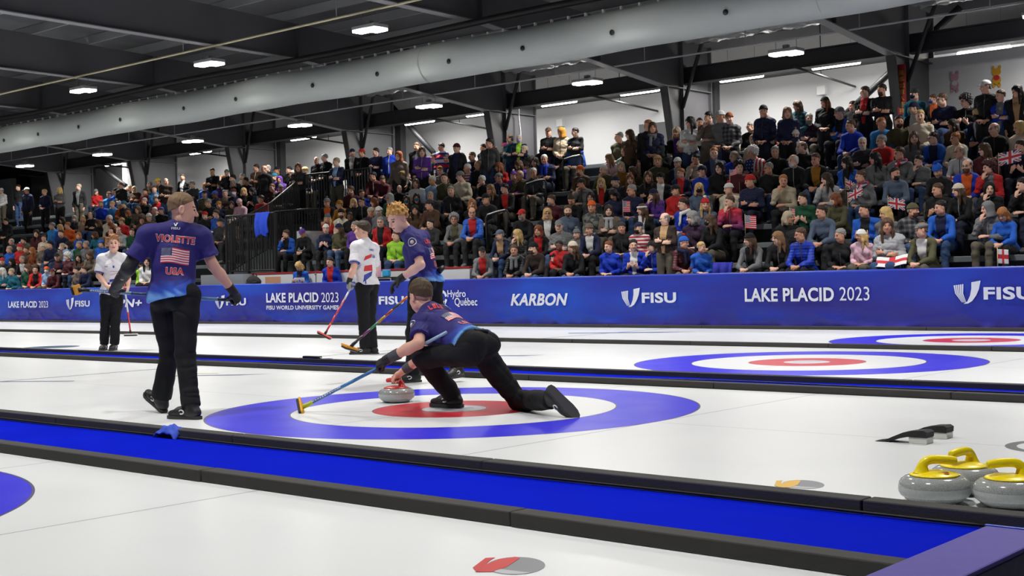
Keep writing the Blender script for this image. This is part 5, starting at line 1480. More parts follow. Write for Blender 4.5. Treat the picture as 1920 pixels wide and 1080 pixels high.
# spectators: column along the hall, x y z of the face, floor height, row, pose, clothes, head, look, extras
CROWD = """
1715 -4.71 18.88 4.58 3.39 8 sa teal.jacket be.charcoal L m:navy
1713 -4.42 18.16 4.20 3.01 7 sa black.jacket be.navy L in:white
1750 -4.31 18.88 4.43 3.39 8 sa black.jacket sh.brown L m:blue in:orange
1765 -3.83 18.16 4.31 3.01 7 sa navy.sweatshirt sh.brown L g
1810 -3.35 18.16 4.23 3.01 7 sp black.jacket cu.black L
1847 -2.65 17.39 4.36 2.64 6 t black.jacket ca.white L
1876 -2.37 17.39 4.16 2.64 6 t royal.jacket sh.brown L in:grey
1907 -2.06 17.39 4.21 2.64 6 t black.cardigan lo.black L in:tan
1834 -2.82 17.44 3.86 2.64 6 sk navy.jacket lo.blond L in:white
1879 -2.36 17.44 3.80 2.64 6 sa navy.jacket po.yellow+teal L lo:blond
1917 -1.98 17.44 3.79 2.64 6 sa grey.jacket sh.blond L
1725 -3.97 17.44 3.94 2.64 6 sa cream.sweater sh.blond F
1686 -4.40 17.44 3.87 2.64 6 sa olive.jacket sh.darkbrown F b:darkbrown
1786 -3.32 17.44 3.71 2.64 6 sa brown.jacket lo.darkbrown L
1863 -2.25 16.72 3.48 2.27 5 sk black.jacket bd.grey L g
1911 -1.79 16.72 3.46 2.27 5 sa cream.jacket bo.blond L
1714 -3.78 16.72 3.46 2.27 5 sa grey.hoodie lo.brown F
1749 -3.41 16.72 3.41 2.27 5 sk blue.jacket bn.darkbrown L g in:navy
1791 -2.98 16.72 3.37 2.27 5 sk cream.jacket bn.ginger L
1799 -2.61 16.00 3.05 1.90 4 sk lightgrey.hoodie bd.grey L g
1845 -2.16 16.00 3.05 1.90 4 sa maroon.jacket lo.brown L g
1913 -1.52 16.00 3.05 1.90 4 sp navy.jacket sh.darkbrown L
1685 -3.76 16.00 3.11 1.90 4 sa grey.jacket sh.brown L sc:unionjack
1722 -3.38 16.00 2.94 1.90 4 sh grey.hoodie sh.darkbrown L
1757 -2.72 15.28 2.69 1.52 3 sk black.jacket po.blue+royal D
1812 -2.19 15.28 2.73 1.52 3 sa royal.jacket bd.brown F g b:brown in:orange
1853 -1.81 15.28 2.67 1.52 3 sh red.jacket cu.maroon L in:grey
1678 -3.51 15.28 2.69 1.52 3 sk slate.sweater sh.black R b:black
1758 -2.42 14.56 2.30 1.15 2 sp black.jacket sh.brown L
1796 -2.06 14.56 2.27 1.15 2 sk black.jacket be.cream L lo:brown
1855 -1.52 14.56 2.26 1.15 2 sh black.jacket hd.black F
1916 -0.98 14.56 2.29 1.15 2 sh black.jacket sh.black L
1712 -2.54 13.84 1.94 0.78 1 sa darkplaid.jacket be.olive R b:brown
1763 -2.07 13.84 1.96 0.78 1 sk blue.jacket sh.black L in:navy
1851 -1.29 13.84 1.90 0.78 1 sh grey.hoodie hd.grey L
1880 -1.04 13.84 1.80 0.78 1 sk blue.jacket lo.ginger D
1727 -2.09 13.12 1.58 0.40 0 sk olive.jacket fc.grey L in:white
1476 -6.85 17.39 4.30 2.64 6 t navy.jacket bo.lightbrown F
1495 -7.01 18.11 4.52 3.01 7 t tealplaid.shirt lo.brown L
1546 -6.36 18.11 4.53 3.01 7 t black.coat be.black L lo:auburn
1573 -6.06 18.16 4.27 3.01 7 sc blue.sweater be.grey L in:black
1598 -6.11 18.88 4.48 3.39 8 sa black.jacket sh.black L
1621 -5.45 18.11 4.64 3.01 7 tc black.jacket sh.darkbrown L in:red
1653 -5.07 18.11 4.64 3.01 7 tc black.jacket sh.darkbrown L b:darkbrown
1471 -7.35 18.16 4.16 3.01 7 sc red.jacket sh.grey L
1517 -6.76 18.16 4.22 3.01 7 sa plum.jacket sh.grey F b:grey
1594 -5.45 17.44 3.89 2.64 6 sk royal.jacket sh.brown L
1653 -4.77 17.44 3.87 2.64 6 sa skyblue.jacket sh.ginger R
1491 -6.70 17.44 3.81 2.64 6 sa white.jacket po.white+tan F
1503 -6.17 16.72 3.48 2.27 5 sa black.jacket bd.brown L
1617 -4.84 16.72 3.44 2.27 5 sa charcoal.sweater sh.white F b:white g
1652 -4.45 16.72 3.45 2.27 5 sk red.jacket sh.grey L g
1487 -5.97 16.00 3.15 1.90 4 sk black.jacket bd.white L b:white
1529 -5.48 16.00 3.13 1.90 4 sk black.jacket sh.brown F in:mustard
1587 -4.83 16.00 3.02 1.90 4 sa blue.jacket lo.black L in:black
1640 -4.25 16.00 3.06 1.90 4 sa grey.hoodie lo.black L
1549 -4.88 15.28 2.68 1.52 3 sh lightgrey.hoodie lo.darkbrown L
1613 -4.19 15.28 2.68 1.52 3 sa grey.jacket bn.brown L sc:unionjack
1469 -5.79 15.28 2.71 1.52 3 sh beige.jacket sh.ginger F
1505 -4.99 14.56 2.30 1.15 2 sp green.sweater sh.black L
1566 -4.34 14.56 2.25 1.15 2 sk olive.coat bo.auburn L
1621 -3.42 13.84 1.99 0.78 1 sp blue.jacket sh.black L in:black
1660 -3.04 13.84 1.91 0.78 1 sa grey.hoodie lo.blond L
1478 -4.89 13.84 1.93 0.78 1 sa black.jacket bo.greyblond R
1540 -4.24 13.84 2.00 0.78 1 sk slate.jacket sh.darkbrown L
1500 -4.27 13.12 1.59 0.40 0 sk royal.puffer sh.brown L g
1575 -3.52 13.12 1.55 0.40 0 sa black.jacket sh.grey L
1614 -3.14 13.12 1.53 0.40 0 sa pink.shirt be.white L k lo:blond
1664 -2.67 13.12 1.68 0.40 0 sc lightgrey.sweatshirt lo.brown F
1458 -4.71 13.12 1.55 0.40 0 sk black.jacket lo.lightbrown L
1269 -10.16 18.16 4.24 3.01 7 sa black.coat lo.greyblond F g in:purple
1294 -9.28 17.39 4.33 2.64 6 t white.coat lo.black L
1296 -9.76 18.16 4.23 3.01 7 sa black.coat ca.black F
1312 -9.99 18.88 4.50 3.39 8 sa black.jacket sh.black F in:white
1328 -8.80 17.39 4.39 2.64 6 th taupe.jacket sh.black L
1350 -8.50 17.39 4.38 2.64 6 t grey.jacket be.lightgrey L
1334 -9.22 18.16 4.18 3.01 7 sa teal.jacket sh.grey F in:white
1367 -8.27 17.39 4.32 2.64 6 t darkplaid.coat be.rust F
1407 -8.20 18.16 4.18 3.01 7 sa black.hoodie sh.grey L g
1431 -7.42 17.39 4.39 2.64 6 t navy.jacket be.black F
1434 -7.84 18.16 4.31 3.01 7 sa navy.jacket ca.taupe L
1444 -7.71 18.16 4.22 3.01 7 sa grey.hoodie bo.auburn F
1276 -9.58 17.44 3.83 2.64 6 sa navy.coat be.cream F
1297 -9.28 17.44 3.80 2.64 6 sa black.jacket bd.brown L
1379 -8.16 17.44 3.73 2.64 6 sa charcoal.vest bo.blond F m:lightblue
1412 -7.72 17.44 3.80 2.64 6 sa cream.jacket sh.greyblond F m:white in:red
1446 -7.28 17.44 3.76 2.64 6 sa camo.jacket sh.brown L
1339 -8.25 16.72 3.52 2.27 5 sa navy.jacket sh.ginger F in:slate
1375 -7.77 16.72 3.41 2.27 5 sa royal.jacket sh.greyblond L
1410 -7.32 16.72 3.46 2.27 5 sa starsstripes.jacket cu.white L
1453 -6.78 16.72 3.43 2.27 5 sa black.vest sh.grey F
1270 -9.19 16.72 3.39 2.27 5 sa navy.jacket be.white F in:lightgrey
1304 -8.72 16.72 3.43 2.27 5 sh cream.sweater bn.black L
1316 -8.10 16.00 3.09 1.90 4 sa royal.jacket ca.navy L
1349 -7.67 16.00 3.14 1.90 4 sa black.jacket lo.black F
1386 -7.20 16.00 3.11 1.90 4 sa maroon.jacket cu.black F
1440 -6.53 16.00 3.04 1.90 4 sa black.sweater sh.grey L g
1276 -8.63 16.00 3.09 1.90 4 sa navy.jacket sh.ginger L k in:red
1267 -8.28 15.28 2.68 1.52 3 sa red.jacket ca.black L
1311 -7.71 15.28 2.68 1.52 3 sa slate.jacket bo.blond F m:black
1366 -7.02 15.28 2.63 1.52 3 sa cream.coat po.white+red L
1406 -6.53 15.28 2.75 1.52 3 sc navy.sweater be.red L
1280 -7.63 14.56 2.34 1.15 2 sa royal.jacket sh.darkbrown L g sc:white
1322 -7.11 14.56 2.31 1.15 2 sa slate.jacket po.red+white F lo:blond
1368 -6.56 14.56 2.33 1.15 2 sh tiedye.hoodie sh.brown L
1246 -7.05 13.07 2.00 0.40 0 tc darkbrown.jacket bd.grey L g in:tan
1297 -6.95 13.84 2.03 0.78 1 sa plum.fleece bo.grey L
1331 -6.55 13.84 1.95 0.78 1 sk black.coat lo.brown L m:black
1283 -6.66 13.12 1.54 0.40 0 sk maroon.puffer po.blue+red R sc:navy
1316 -6.28 13.12 1.44 0.40 0 sa blue.sweater sh.blond R k
1405 -5.28 13.12 1.54 0.40 0 sk grey.hoodie be.black L lo:brown in:black
1052 -13.56 18.11 4.55 3.01 7 t beige.jacket hd.mustard L
1078 -13.12 18.11 4.51 3.01 7 t black.coat sh.black L
1028 -13.97 18.11 4.59 3.01 7 t black.coat ca.brown F
1075 -13.22 18.16 4.24 3.01 7 sa blue.jacket ca.blue L
1046 -13.71 18.16 4.27 3.01 7 sa plum.sweater sh.black L m:white
1022 -14.13 18.16 4.22 3.01 7 sa darkbrown.coat sh.black R m:white
1087 -11.90 16.72 3.41 2.27 5 sa brown.jacket be.orange L b:brown
1090 -11.30 16.00 3.04 1.90 4 sh grey.jacket ca.charcoal L
1160 -11.83 18.16 4.28 3.01 7 sa olive.jacket sh.grey L
1180 -10.95 17.39 4.21 2.64 6 t brown.coat lo.brown L
1194 -11.30 18.16 4.13 3.01 7 sa olive.jacket hd.charcoal L in:pink
1214 -10.43 17.39 4.37 2.64 6 t black.coat sh.ginger L
1224 -10.29 17.39 4.31 2.64 6 t navy.coat bo.brown F sc:grey
1237 -10.64 18.16 4.12 3.01 7 sa black.jacket ca.black L
1172 -11.12 17.44 3.83 2.64 6 sa mint.jacket sh.blond L
1199 -10.71 17.44 3.81 2.64 6 sa black.jersey sh.darkbrown F in:white
1237 -10.15 17.44 3.77 2.64 6 sa black.jacket hd.black F dk
1233 -9.71 16.72 3.47 2.27 5 sa olive.jacket ear.tan F
1142 -11.59 17.44 3.71 2.64 6 sa pink.jacket lo.lightbrown L
1131 -11.22 16.72 3.38 2.27 5 sh olive.jacket sh.white L
1164 -10.72 16.72 3.41 2.27 5 sa mustard.jacket bo.greyblond F
1185 -10.41 16.72 3.29 2.27 5 sa olive.coat bo.brown L g
1215 -9.47 16.00 3.07 1.90 4 sa black.jacket lo.brown F
1238 -9.15 16.00 3.02 1.90 4 sa black.jacket be.black L in:white
1181 -9.95 16.00 3.05 1.90 4 sa black.sweater lo.auburn F
1154 -10.35 16.00 3.03 1.90 4 sa navy.coat be.navy L
1127 -10.74 16.00 3.02 1.90 4 sa black.jacket lo.blond F in:red
1107 -10.49 15.28 2.67 1.52 3 sa charcoal.jacket lo.black F g
1150 -9.87 15.28 2.69 1.52 3 sa navy.sweatshirt lo.black D
1184 -9.40 15.28 2.75 1.52 3 sa navy.jacket sh.grey L g
1225 -8.84 15.28 2.63 1.52 3 sh purple.jacket be.navy L lo:brown
1071 -11.03 15.28 2.64 1.52 3 sk black.jacket bn.darkbrown D
1065 -10.55 14.56 2.36 1.15 2 sa slate.jacket sh.brown F b:brown
1109 -9.91 14.56 2.41 1.15 2 sa camo.jacket be.orange F
1141 -9.47 14.56 2.31 1.15 2 sa taupe.coat lo.darkbrown F sc:lightgrey
1203 -8.63 14.56 2.29 1.15 2 sa black.jacket hb.white L in:white
1048 -10.22 13.84 2.01 0.78 1 sa grey.jacket ca.grey F
1081 -9.76 13.84 1.83 0.78 1 sa grey.jacket po.grey+grey F k
1105 -9.43 13.84 1.91 0.78 1 sa navy.jacket be.taupe F in:white
1166 -8.61 13.84 1.91 0.78 1 sa black.jacket cb.charcoal F
1197 -8.20 13.84 1.89 0.78 1 sa redstripe.sweater ca.navy L b:black
1048 -9.64 13.12 1.59 0.40 0 sa red.jacket sh.black F dk k
1073 -9.30 13.12 1.54 0.40 0 sk black.coat be.cream L lo:brown
1141 -8.41 13.12 1.52 0.40 0 sa royal.jacket sh.auburn F
1188 -7.81 13.12 1.53 0.40 0 sp royal.jacket sh.black F in:white
1222 -7.39 13.12 1.49 0.40 0 sh royal.jacket ca.black L
1039 -9.78 13.12 1.35 0.40 0 sk black.jacket be.black R
827 -17.73 18.11 4.53 3.01 7 t patriot.jacket sh.black L
856 -16.47 17.39 4.35 2.64 6 t black.jacket be.maroon F in:navy
836 -17.61 18.16 4.21 3.01 7 sa navy.jacket ca.grey F
864 -17.05 18.16 4.20 3.01 7 sa maroon.jacket sh.brown L
885 -16.65 18.16 4.19 3.01 7 sa navy.jacket sh.brown L
906 -16.90 18.88 4.48 3.39 8 sa black.jacket sh.black L
917 -15.33 17.39 4.38 2.64 6 t charcoal.jacket sh.black L
926 -15.86 18.16 4.29 3.01 7 sa black.jacket bd.brown F in:white
947 -16.11 18.88 4.44 3.39 8 sa brown.jacket be.hotpink L
956 -15.26 18.11 4.54 3.01 7 t teal.jacket bd.darkbrown L
973 -14.95 18.11 4.50 3.01 7 t navy.jacket sh.white F m:lightblue in:lime
982 -14.84 18.16 4.21 3.01 7 sa camo.coat sh.greyblond L
1003 -13.87 17.44 3.80 2.64 6 sa cream.jacket lo.black F
1020 -13.57 17.44 3.84 2.64 6 sa navy.jacket sh.white F g sc:royal
825 -17.14 17.44 3.82 2.64 6 sa taupe.jacket ca.mustard F
849 -16.67 17.44 3.76 2.64 6 sa maroon.jacket sh.white F
876 -16.16 17.44 3.81 2.64 6 sa blue.jacket sh.white L in:redstripe
896 -15.78 17.44 3.87 2.64 6 sa black.coat bd.greyblond L
935 -15.07 17.44 3.77 2.64 6 sa red.jacket lo.auburn L
972 -14.41 17.44 3.77 2.64 6 sa purple.jacket bo.brown L
1000 -13.32 16.72 3.46 2.27 5 sa charcoal.puffer sh.white F
833 -16.29 16.72 3.54 2.27 5 sa olive.jacket sh.black F
863 -15.73 16.72 3.54 2.27 5 sa cream.sweater be.grey L
903 -15.00 16.72 3.40 2.27 5 sh black.coat sh.white L
935 -14.43 16.72 3.42 2.27 5 sa navy.jacket ca.grey L
974 -13.76 16.72 3.44 2.27 5 sh olive.jacket bd.greyblond L
963 -13.95 16.72 3.44 2.27 5 sa purple.jacket po.purple+white F k
845 -15.38 16.00 3.13 1.90 4 sa black.jacket sh.grey F
919 -14.07 16.00 3.09 1.90 4 sa black.coat lo.lightbrown F g
946 -13.61 16.00 3.07 1.90 4 sk black.jacket sh.black L in:red
885 -14.00 15.28 2.71 1.52 3 sa black.jacket bo.ginger F
911 -13.56 15.28 2.80 1.52 3 sk black.jacket ca.black L
885 -13.34 14.56 2.46 1.15 2 sk blue.puffer bd.brown F g in:red
851 -13.91 14.56 2.34 1.15 2 sk grey.vest cu.grey F g in:olive
978 -11.85 14.56 2.34 1.15 2 sk black.coat ca.red F b:grey
1033 -11.60 15.28 2.67 1.52 3 sa maroon.sweater sh.brown L b:grey
1026 -11.12 14.56 2.33 1.15 2 sa black.coat bo.blond F g in:white
937 -11.87 13.84 1.89 0.78 1 sk navy.jacket ca.slate L in:tan
970 -11.37 13.84 1.88 0.78 1 sh charcoal.puffer lo.blond L
1009 -10.78 13.84 1.94 0.78 1 sa black.cardigan bo.auburn F in:red
904 -11.73 13.12 1.52 0.40 0 sk grey.jacket ca.black F in:red
964 -10.84 13.12 1.53 0.40 0 sk black.puffer sh.brown F sc:grey
1000 -10.32 13.12 1.56 0.40 0 sk darkbrown.sweater be.black L b:brown
608 -22.53 18.11 4.62 3.01 7 t black.jacket sh.grey L
630 -21.19 17.39 4.35 2.64 6 t navy.jacket sh.greyblond L in:lightblue
660 -21.31 18.11 4.66 3.01 7 t black.jacket ca.navy F in:white
678 -20.90 18.11 4.63 3.01 7 t black.jacket ca.red L
704 -20.32 18.11 4.61 3.01 7 t navy.coat sh.black L
730 -19.75 18.11 4.58 3.01 7 t royal.jacket sh.grey F
747 -18.64 17.39 4.32 2.64 6 t taupe.coat hd.rust F
781 -18.67 18.11 4.62 3.01 7 t black.jacket sh.brown F
791 -17.74 17.39 4.37 2.64 6 t purple.jacket bo.brown F
783 -18.69 18.16 4.23 3.01 7 sa maroon.jacket lo.blond F g
813 -18.07 18.16 4.26 3.01 7 sa green.jacket sh.darkbrown L g
787 -17.89 17.44 3.85 2.64 6 sa black.jacket be.lightgrey F
699 -19.73 17.44 3.85 2.64 6 sa maroon.jacket sh.black L
717 -19.35 17.44 3.73 2.64 6 sk maroon.coat sh.brown D
753 -18.59 17.44 3.80 2.64 6 sa black.shirt cu.blond F
779 -17.33 16.72 3.47 2.27 5 sa white.jacket bo.brown F
810 -16.73 16.72 3.50 2.27 5 sa lightblue.shirt sh.white F
657 -19.86 16.72 3.45 2.27 5 sa maroon.sweater sh.brown L
678 -19.41 16.72 3.33 2.27 5 sa royal.jacket sh.brown R
749 -17.94 16.72 3.37 2.27 5 sa black.jacket bd.brown F k
807 -16.09 16.00 3.04 1.90 4 sa charcoal.jacket sh.greyblond F
663 -18.94 16.00 3.04 1.90 4 sa black.coat bo.blond F
678 -18.63 16.00 3.05 1.90 4 sa black.jacket sh.darkbrown F g
701 -18.16 16.00 3.01 1.90 4 sa beige.coat bo.auburn L
730 -17.57 16.00 3.08 1.90 4 sa green.jacket hd.lightgrey F g in:red
762 -16.94 16.00 3.00 1.90 4 sa olive.jacket lo.darkbrown F m:teal
781 -16.58 16.00 3.03 1.90 4 sa black.jacket bo.black F m:teal
805 -15.41 15.28 2.77 1.52 3 sa brown.coat be.charcoal L
613 -20.01 16.00 3.10 1.90 4 sa black.jacket po.grey+grey F in:orange
636 -19.51 16.00 3.02 1.90 4 sa mustard.jacket be.mustard L
640 -18.62 15.28 2.72 1.52 3 sa cream.jacket be.black F b:brown
614 -19.16 15.28 2.63 1.52 3 sa red.jacket be.slate F lo:blond
656 -18.29 15.28 2.63 1.52 3 sa black.jacket sh.black F dk
695 -17.50 15.28 2.70 1.52 3 sa plum.jacket be.beige F
710 -17.21 15.28 2.71 1.52 3 sa grey.jacket ca.white F m:lightgrey
778 -15.91 15.28 2.68 1.52 3 sa brown.coat lo.black F
713 -16.39 14.56 2.39 1.15 2 sa red.jacket sh.grey F g in:black
611 -18.40 14.56 2.31 1.15 2 sp navy.sweatshirt be.white F
635 -17.91 14.56 2.30 1.15 2 sa olive.jacket po.navy+white L lo:brown
806 -14.69 14.56 2.27 1.15 2 sa charcoal.jacket sh.black F
665 -17.31 14.56 2.33 1.15 2 sa purple.jacket sh.grey L
742 -15.10 13.84 2.00 0.78 1 sa lime.jacket sh.brown L
536 -19.99 14.56 2.24 1.15 2 sh blue.jacket sh.brown L in:black
567 -19.32 14.56 2.24 1.15 2 sk black.jacket po.purple+white D
480 -25.77 18.11 4.56 3.01 7 t brown.jacket sh.darkbrown L
495 -24.45 17.39 4.38 2.64 6 t black.jacket bd.grey F b:grey
502 -25.19 18.11 4.51 3.01 7 t black.jacket bd.grey L
519 -25.72 18.88 4.51 3.39 8 sa black.jacket ca.black L
542 -25.11 18.88 4.48 3.39 8 sa black.jacket sh.black L
548 -24.08 18.16 4.24 3.01 7 sa black.jacket sh.grey L
559 -22.86 17.39 4.33 2.64 6 t charcoal.jacket lo.auburn F
571 -23.50 18.16 4.30 3.01 7 sa black.jacket sh.blond L
593 -22.89 18.11 4.57 3.01 7 t black.sweater bd.grey F
593 -22.97 18.16 4.21 3.01 7 sa white.jacket lo.black L
482 -25.79 18.16 4.16 3.01 7 sa maroon.jacket bo.brown L
500 -25.32 18.16 4.18 3.01 7 sa slate.shirt bd.brown L in:orange
514 -24.95 18.16 4.22 3.01 7 sa purple.jacket be.teal L
524 -24.70 18.16 4.12 3.01 7 sa purple.coat hd.purple F
510 -24.16 17.44 3.82 2.64 6 sa darkbrown.jacket sh.brown F
526 -23.76 17.44 3.78 2.64 6 sa black.jacket be.grey F
548 -23.21 17.44 3.82 2.64 6 sa black.coat be.pink D
488 -24.72 17.44 3.79 2.64 6 sa teal.jacket ca.blue L
457 -25.53 17.44 3.79 2.64 6 sa black.jacket bo.blond F
473 -25.11 17.44 3.77 2.64 6 sp black.jacket lo.black L
438 -26.04 17.44 3.79 2.64 6 sa navy.jacket be.maroon F m:lightblue
422 -26.47 17.44 3.78 2.64 6 sa taupe.coat sh.grey F
489 -23.78 16.72 3.43 2.27 5 sk red.jacket sh.darkbrown L
410 -25.83 16.72 3.38 2.27 5 sa navy.jacket ca.mustard F
434 -25.19 16.72 3.35 2.27 5 sa olive.coat bo.brown F
449 -24.80 16.72 3.39 2.27 5 sk pink.jacket be.pink D
412 -27.72 18.16 4.17 3.01 7 sa purple.jacket bo.brown L
417 -28.55 18.88 4.45 3.39 8 sa darkbrown.jacket sh.ginger L
425 -27.27 18.11 4.51 3.01 7 t black.coat be.grey F
436 -27.04 18.16 4.31 3.01 7 sa black.jacket sh.black L
454 -27.50 18.88 4.44 3.39 8 sa taupe.jacket sh.grey L
460 -26.39 18.16 4.19 3.01 7 sa navy.coat sh.darkbrown L
437 -27.02 18.16 4.16 3.01 7 sa lightgrey.coat bo.grey F
342 -29.68 18.11 4.53 3.01 7 t black.suit sh.darkbrown F in:white
398 -28.03 18.11 4.60 3.01 7 t black.jacket sh.darkbrown F
360 -28.13 17.39 4.17 2.64 6 t charcoal.jacket sh.grey L
296 -32.27 18.88 4.59 3.39 8 sa black.jacket ca.yellow F
311 -29.57 17.39 4.35 2.64 6 t darkbrown.jacket bd.brown F
280 -32.79 18.88 4.51 3.39 8 sa olive.jacket sh.grey L
289 -31.41 18.16 4.25 3.01 7 sa skyblue.jacket sh.brown F
272 -31.96 18.16 4.19 3.01 7 sa red.jacket sh.darkbrown F
307 -30.85 18.16 4.18 3.01 7 sa black.jacket lo.darkbrown F
317 -30.54 18.16 4.23 3.01 7 sa olive.coat sh.brown L
345 -29.68 18.16 4.19 3.01 7 sa darkbrown.jacket be.olive D
357 -28.30 17.44 3.84 2.64 6 sa purple.jacket po.white+white D
384 -28.53 18.16 4.16 3.01 7 sa blue.jacket sh.ginger F
383 -27.56 17.44 3.83 2.64 6 sa olive.jacket ca.black F b:grey
403 -27.00 17.44 3.78 2.64 6 sa navy.jacket ca.blue L dk
252 -33.74 18.88 4.42 3.39 8 sa brown.coat hd.beige F
243 -34.04 18.88 4.48 3.39 8 sa charcoal.jacket sh.greyblond L
293 -30.21 17.44 3.82 2.64 6 sa red.coat cu.grey F
311 -29.67 17.44 3.77 2.64 6 sa royal.sweatshirt sh.darkbrown F
270 -30.93 17.44 3.80 2.64 6 sa black.jacket sh.grey L
390 -26.37 16.72 3.46 2.27 5 sa black.jacket sh.grey L
384 -25.54 16.00 3.03 1.90 4 sa black.coat be.red F
413 -23.80 15.28 2.73 1.52 3 sa charcoal.coat po.charcoal+charcoal L
432 -23.32 15.28 2.73 1.52 3 sa taupe.jacket hb.white F
405 -24.98 16.00 3.05 1.90 4 sa blue.puffer sh.brown L
289 -29.26 16.72 3.38 2.27 5 sa lightgrey.jacket sh.white L
302 -28.88 16.72 3.36 2.27 5 sa black.jacket ca.purple L
279 -28.47 16.00 3.12 1.90 4 sa brown.jacket be.white F
266 -28.86 16.00 3.04 1.90 4 sa brown.coat cu.brown F
111 -37.50 18.11 4.59 3.01 7 t patriot.jacket bo.blond L
83 -38.57 18.11 4.58 3.01 7 t navy.jacket sh.blond L
147 -36.15 18.11 4.62 3.01 7 t black.coat sh.greyblond L in:grey
180 -36.26 18.88 4.48 3.39 8 sa red.jacket ca.grey F
204 -34.23 18.16 4.22 3.01 7 sa skyblue.jacket sh.brown F
216 -33.82 18.16 4.31 3.01 7 sa blue.jacket sh.black L
226 -33.39 18.11 4.50 3.01 7 t black.jacket sh.auburn L
237 -34.25 18.88 4.43 3.39 8 sa black.coat bd.brown F
189 -33.58 17.44 3.84 2.64 6 sa royal.jacket sh.ginger F b:ginger
210 -32.88 17.44 3.79 2.64 6 sa skyblue.coat sh.blond L
224 -32.42 17.44 3.74 2.64 6 sa orange.jacket po.lightblue+white L
232 -32.15 17.44 3.76 2.64 6 sa charcoal.coat be.teal L
169 -33.08 16.72 3.42 2.27 5 sa black.jacket bd.brown F
155 -33.56 16.72 3.33 2.27 5 sa cream.coat lo.blond F
139 -34.11 16.72 3.36 2.27 5 sa charcoal.jacket bo.grey F m:white
239 -30.80 16.72 3.36 2.27 5 sa green.coat bo.auburn F
258 -30.20 16.72 3.46 2.27 5 sa taupe.jacket bo.brown F
184 -31.40 16.00 3.06 1.90 4 sa black.jacket bo.brown L
204 -30.75 16.00 3.17 1.90 4 sa cream.sweater sh.white L
207 -30.67 16.00 2.95 1.90 4 sa maroon.coat bo.auburn L
228 -30.01 16.00 3.06 1.90 4 sa red.jacket ca.tan L
222 -29.05 15.28 2.71 1.52 3 sa lightgrey.sweater bd.brown F
208 -29.48 15.28 2.67 1.52 3 sa tan.jacket bd.brown F
247 -28.31 15.28 2.64 1.52 3 sa green.jacket sh.brown F
116 -34.92 16.72 3.34 2.27 5 sa maroon.jacket lo.darkbrown L
97 -34.33 16.00 3.10 1.90 4 sa skyblue.jacket sh.grey L
112 -33.81 16.00 3.02 1.90 4 sa blue.jacket bo.blond L m:lightblue
126 -33.32 16.00 3.07 1.90 4 sa orange.coat sh.ginger L
2 -43.25 18.83 4.95 3.39 8 t white.hoodie ca.white L
34 -41.87 18.83 4.99 3.39 8 t black.jacket sh.darkbrown F
50 -39.88 18.11 4.72 3.01 7 t navy.jacket ca.lightgrey L
11 -37.39 15.95 3.40 1.90 4 t black.coat sh.darkbrown L
21 -35.77 15.28 2.62 1.52 3 sa charcoal.jacket bd.grey L
44 -34.93 15.28 2.62 1.52 3 sa olive.jacket sh.black L
17 -34.56 14.56 2.30 1.15 2 sa blue.jacket sh.greyblond L
37 -33.84 14.56 2.35 1.15 2 sa red.jacket po.red+lightblue L
49 -33.42 14.56 2.27 1.15 2 sa brown.coat sh.brown L
60 -33.05 14.56 2.22 1.15 2 sa rust.coat lo.ginger L
79 -32.39 14.56 2.30 1.15 2 sa taupe.jacket be.cream F
93 -31.92 14.56 2.37 1.15 2 sa navy.coat sh.black L
68 -34.06 15.28 2.83 1.52 3 sa maroon.coat lo.darkbrown F
82 -33.58 15.28 2.65 1.52 3 sa cream.coat sh.brown F
114 -32.48 15.28 2.76 1.52 3 sa navy.jacket sh.brown F
116 -31.17 14.56 2.28 1.15 2 sa taupe.coat sh.greyblond L m:white
128 -30.78 14.56 2.33 1.15 2 sa lightblue.jacket bo.black L
148 -30.15 14.56 2.31 1.15 2 sa green.jacket sh.grey L
161 -29.75 14.56 2.30 1.15 2 sa grey.jacket sh.grey L
147 -31.40 15.28 2.65 1.52 3 sa blue.coat bo.ginger F
177 -30.44 15.28 2.63 1.52 3 sa teal.jacket bo.brown L
189 -28.89 14.56 2.30 1.15 2 sa blue.jacket ca.blue L
107 -30.21 13.84 1.93 0.78 1 sa navy.coat ca.black F in:maroon
126 -29.61 13.84 1.93 0.78 1 sa maroon.puffer cu.white L
147 -28.97 13.84 1.88 0.78 1 sa brown.jacket lo.black F
167 -28.36 13.84 1.94 0.78 1 sa taupe.coat lo.brown F
41 -32.37 13.84 1.91 0.78 1 sa black.jacket sh.grey F in:white
22 -33.02 13.84 1.87 0.78 1 sa black.sweater bo.black L
4 -33.65 13.84 1.89 0.78 1 sa charcoal.coat be.red F
52 -30.68 13.12 1.61 0.40 0 sa green.coat lo.brown L
66 -30.23 13.12 1.55 0.40 0 sk red.jacket sh.darkbrown F in:black
87 -29.57 13.12 1.53 0.40 0 sa lightblue.vest be.orange F m:white k
98 -29.23 13.12 1.45 0.40 0 sk maroon.jacket ca.maroon F
143 -27.87 13.12 1.48 0.40 0 sa taupe.jacket sh.black L
157 -27.46 13.12 1.49 0.40 0 sk navy.jacket sh.brown L
4 -32.28 13.12 1.54 0.40 0 sa teal.coat lo.white L
21 -31.70 13.12 1.51 0.40 0 sa teal.jacket sh.greyblond L
266 -24.46 13.12 1.58 0.40 0 sa lime.jacket be.black D
275 -24.22 13.12 1.65 0.40 0 sa white.coat lo.black F
"""
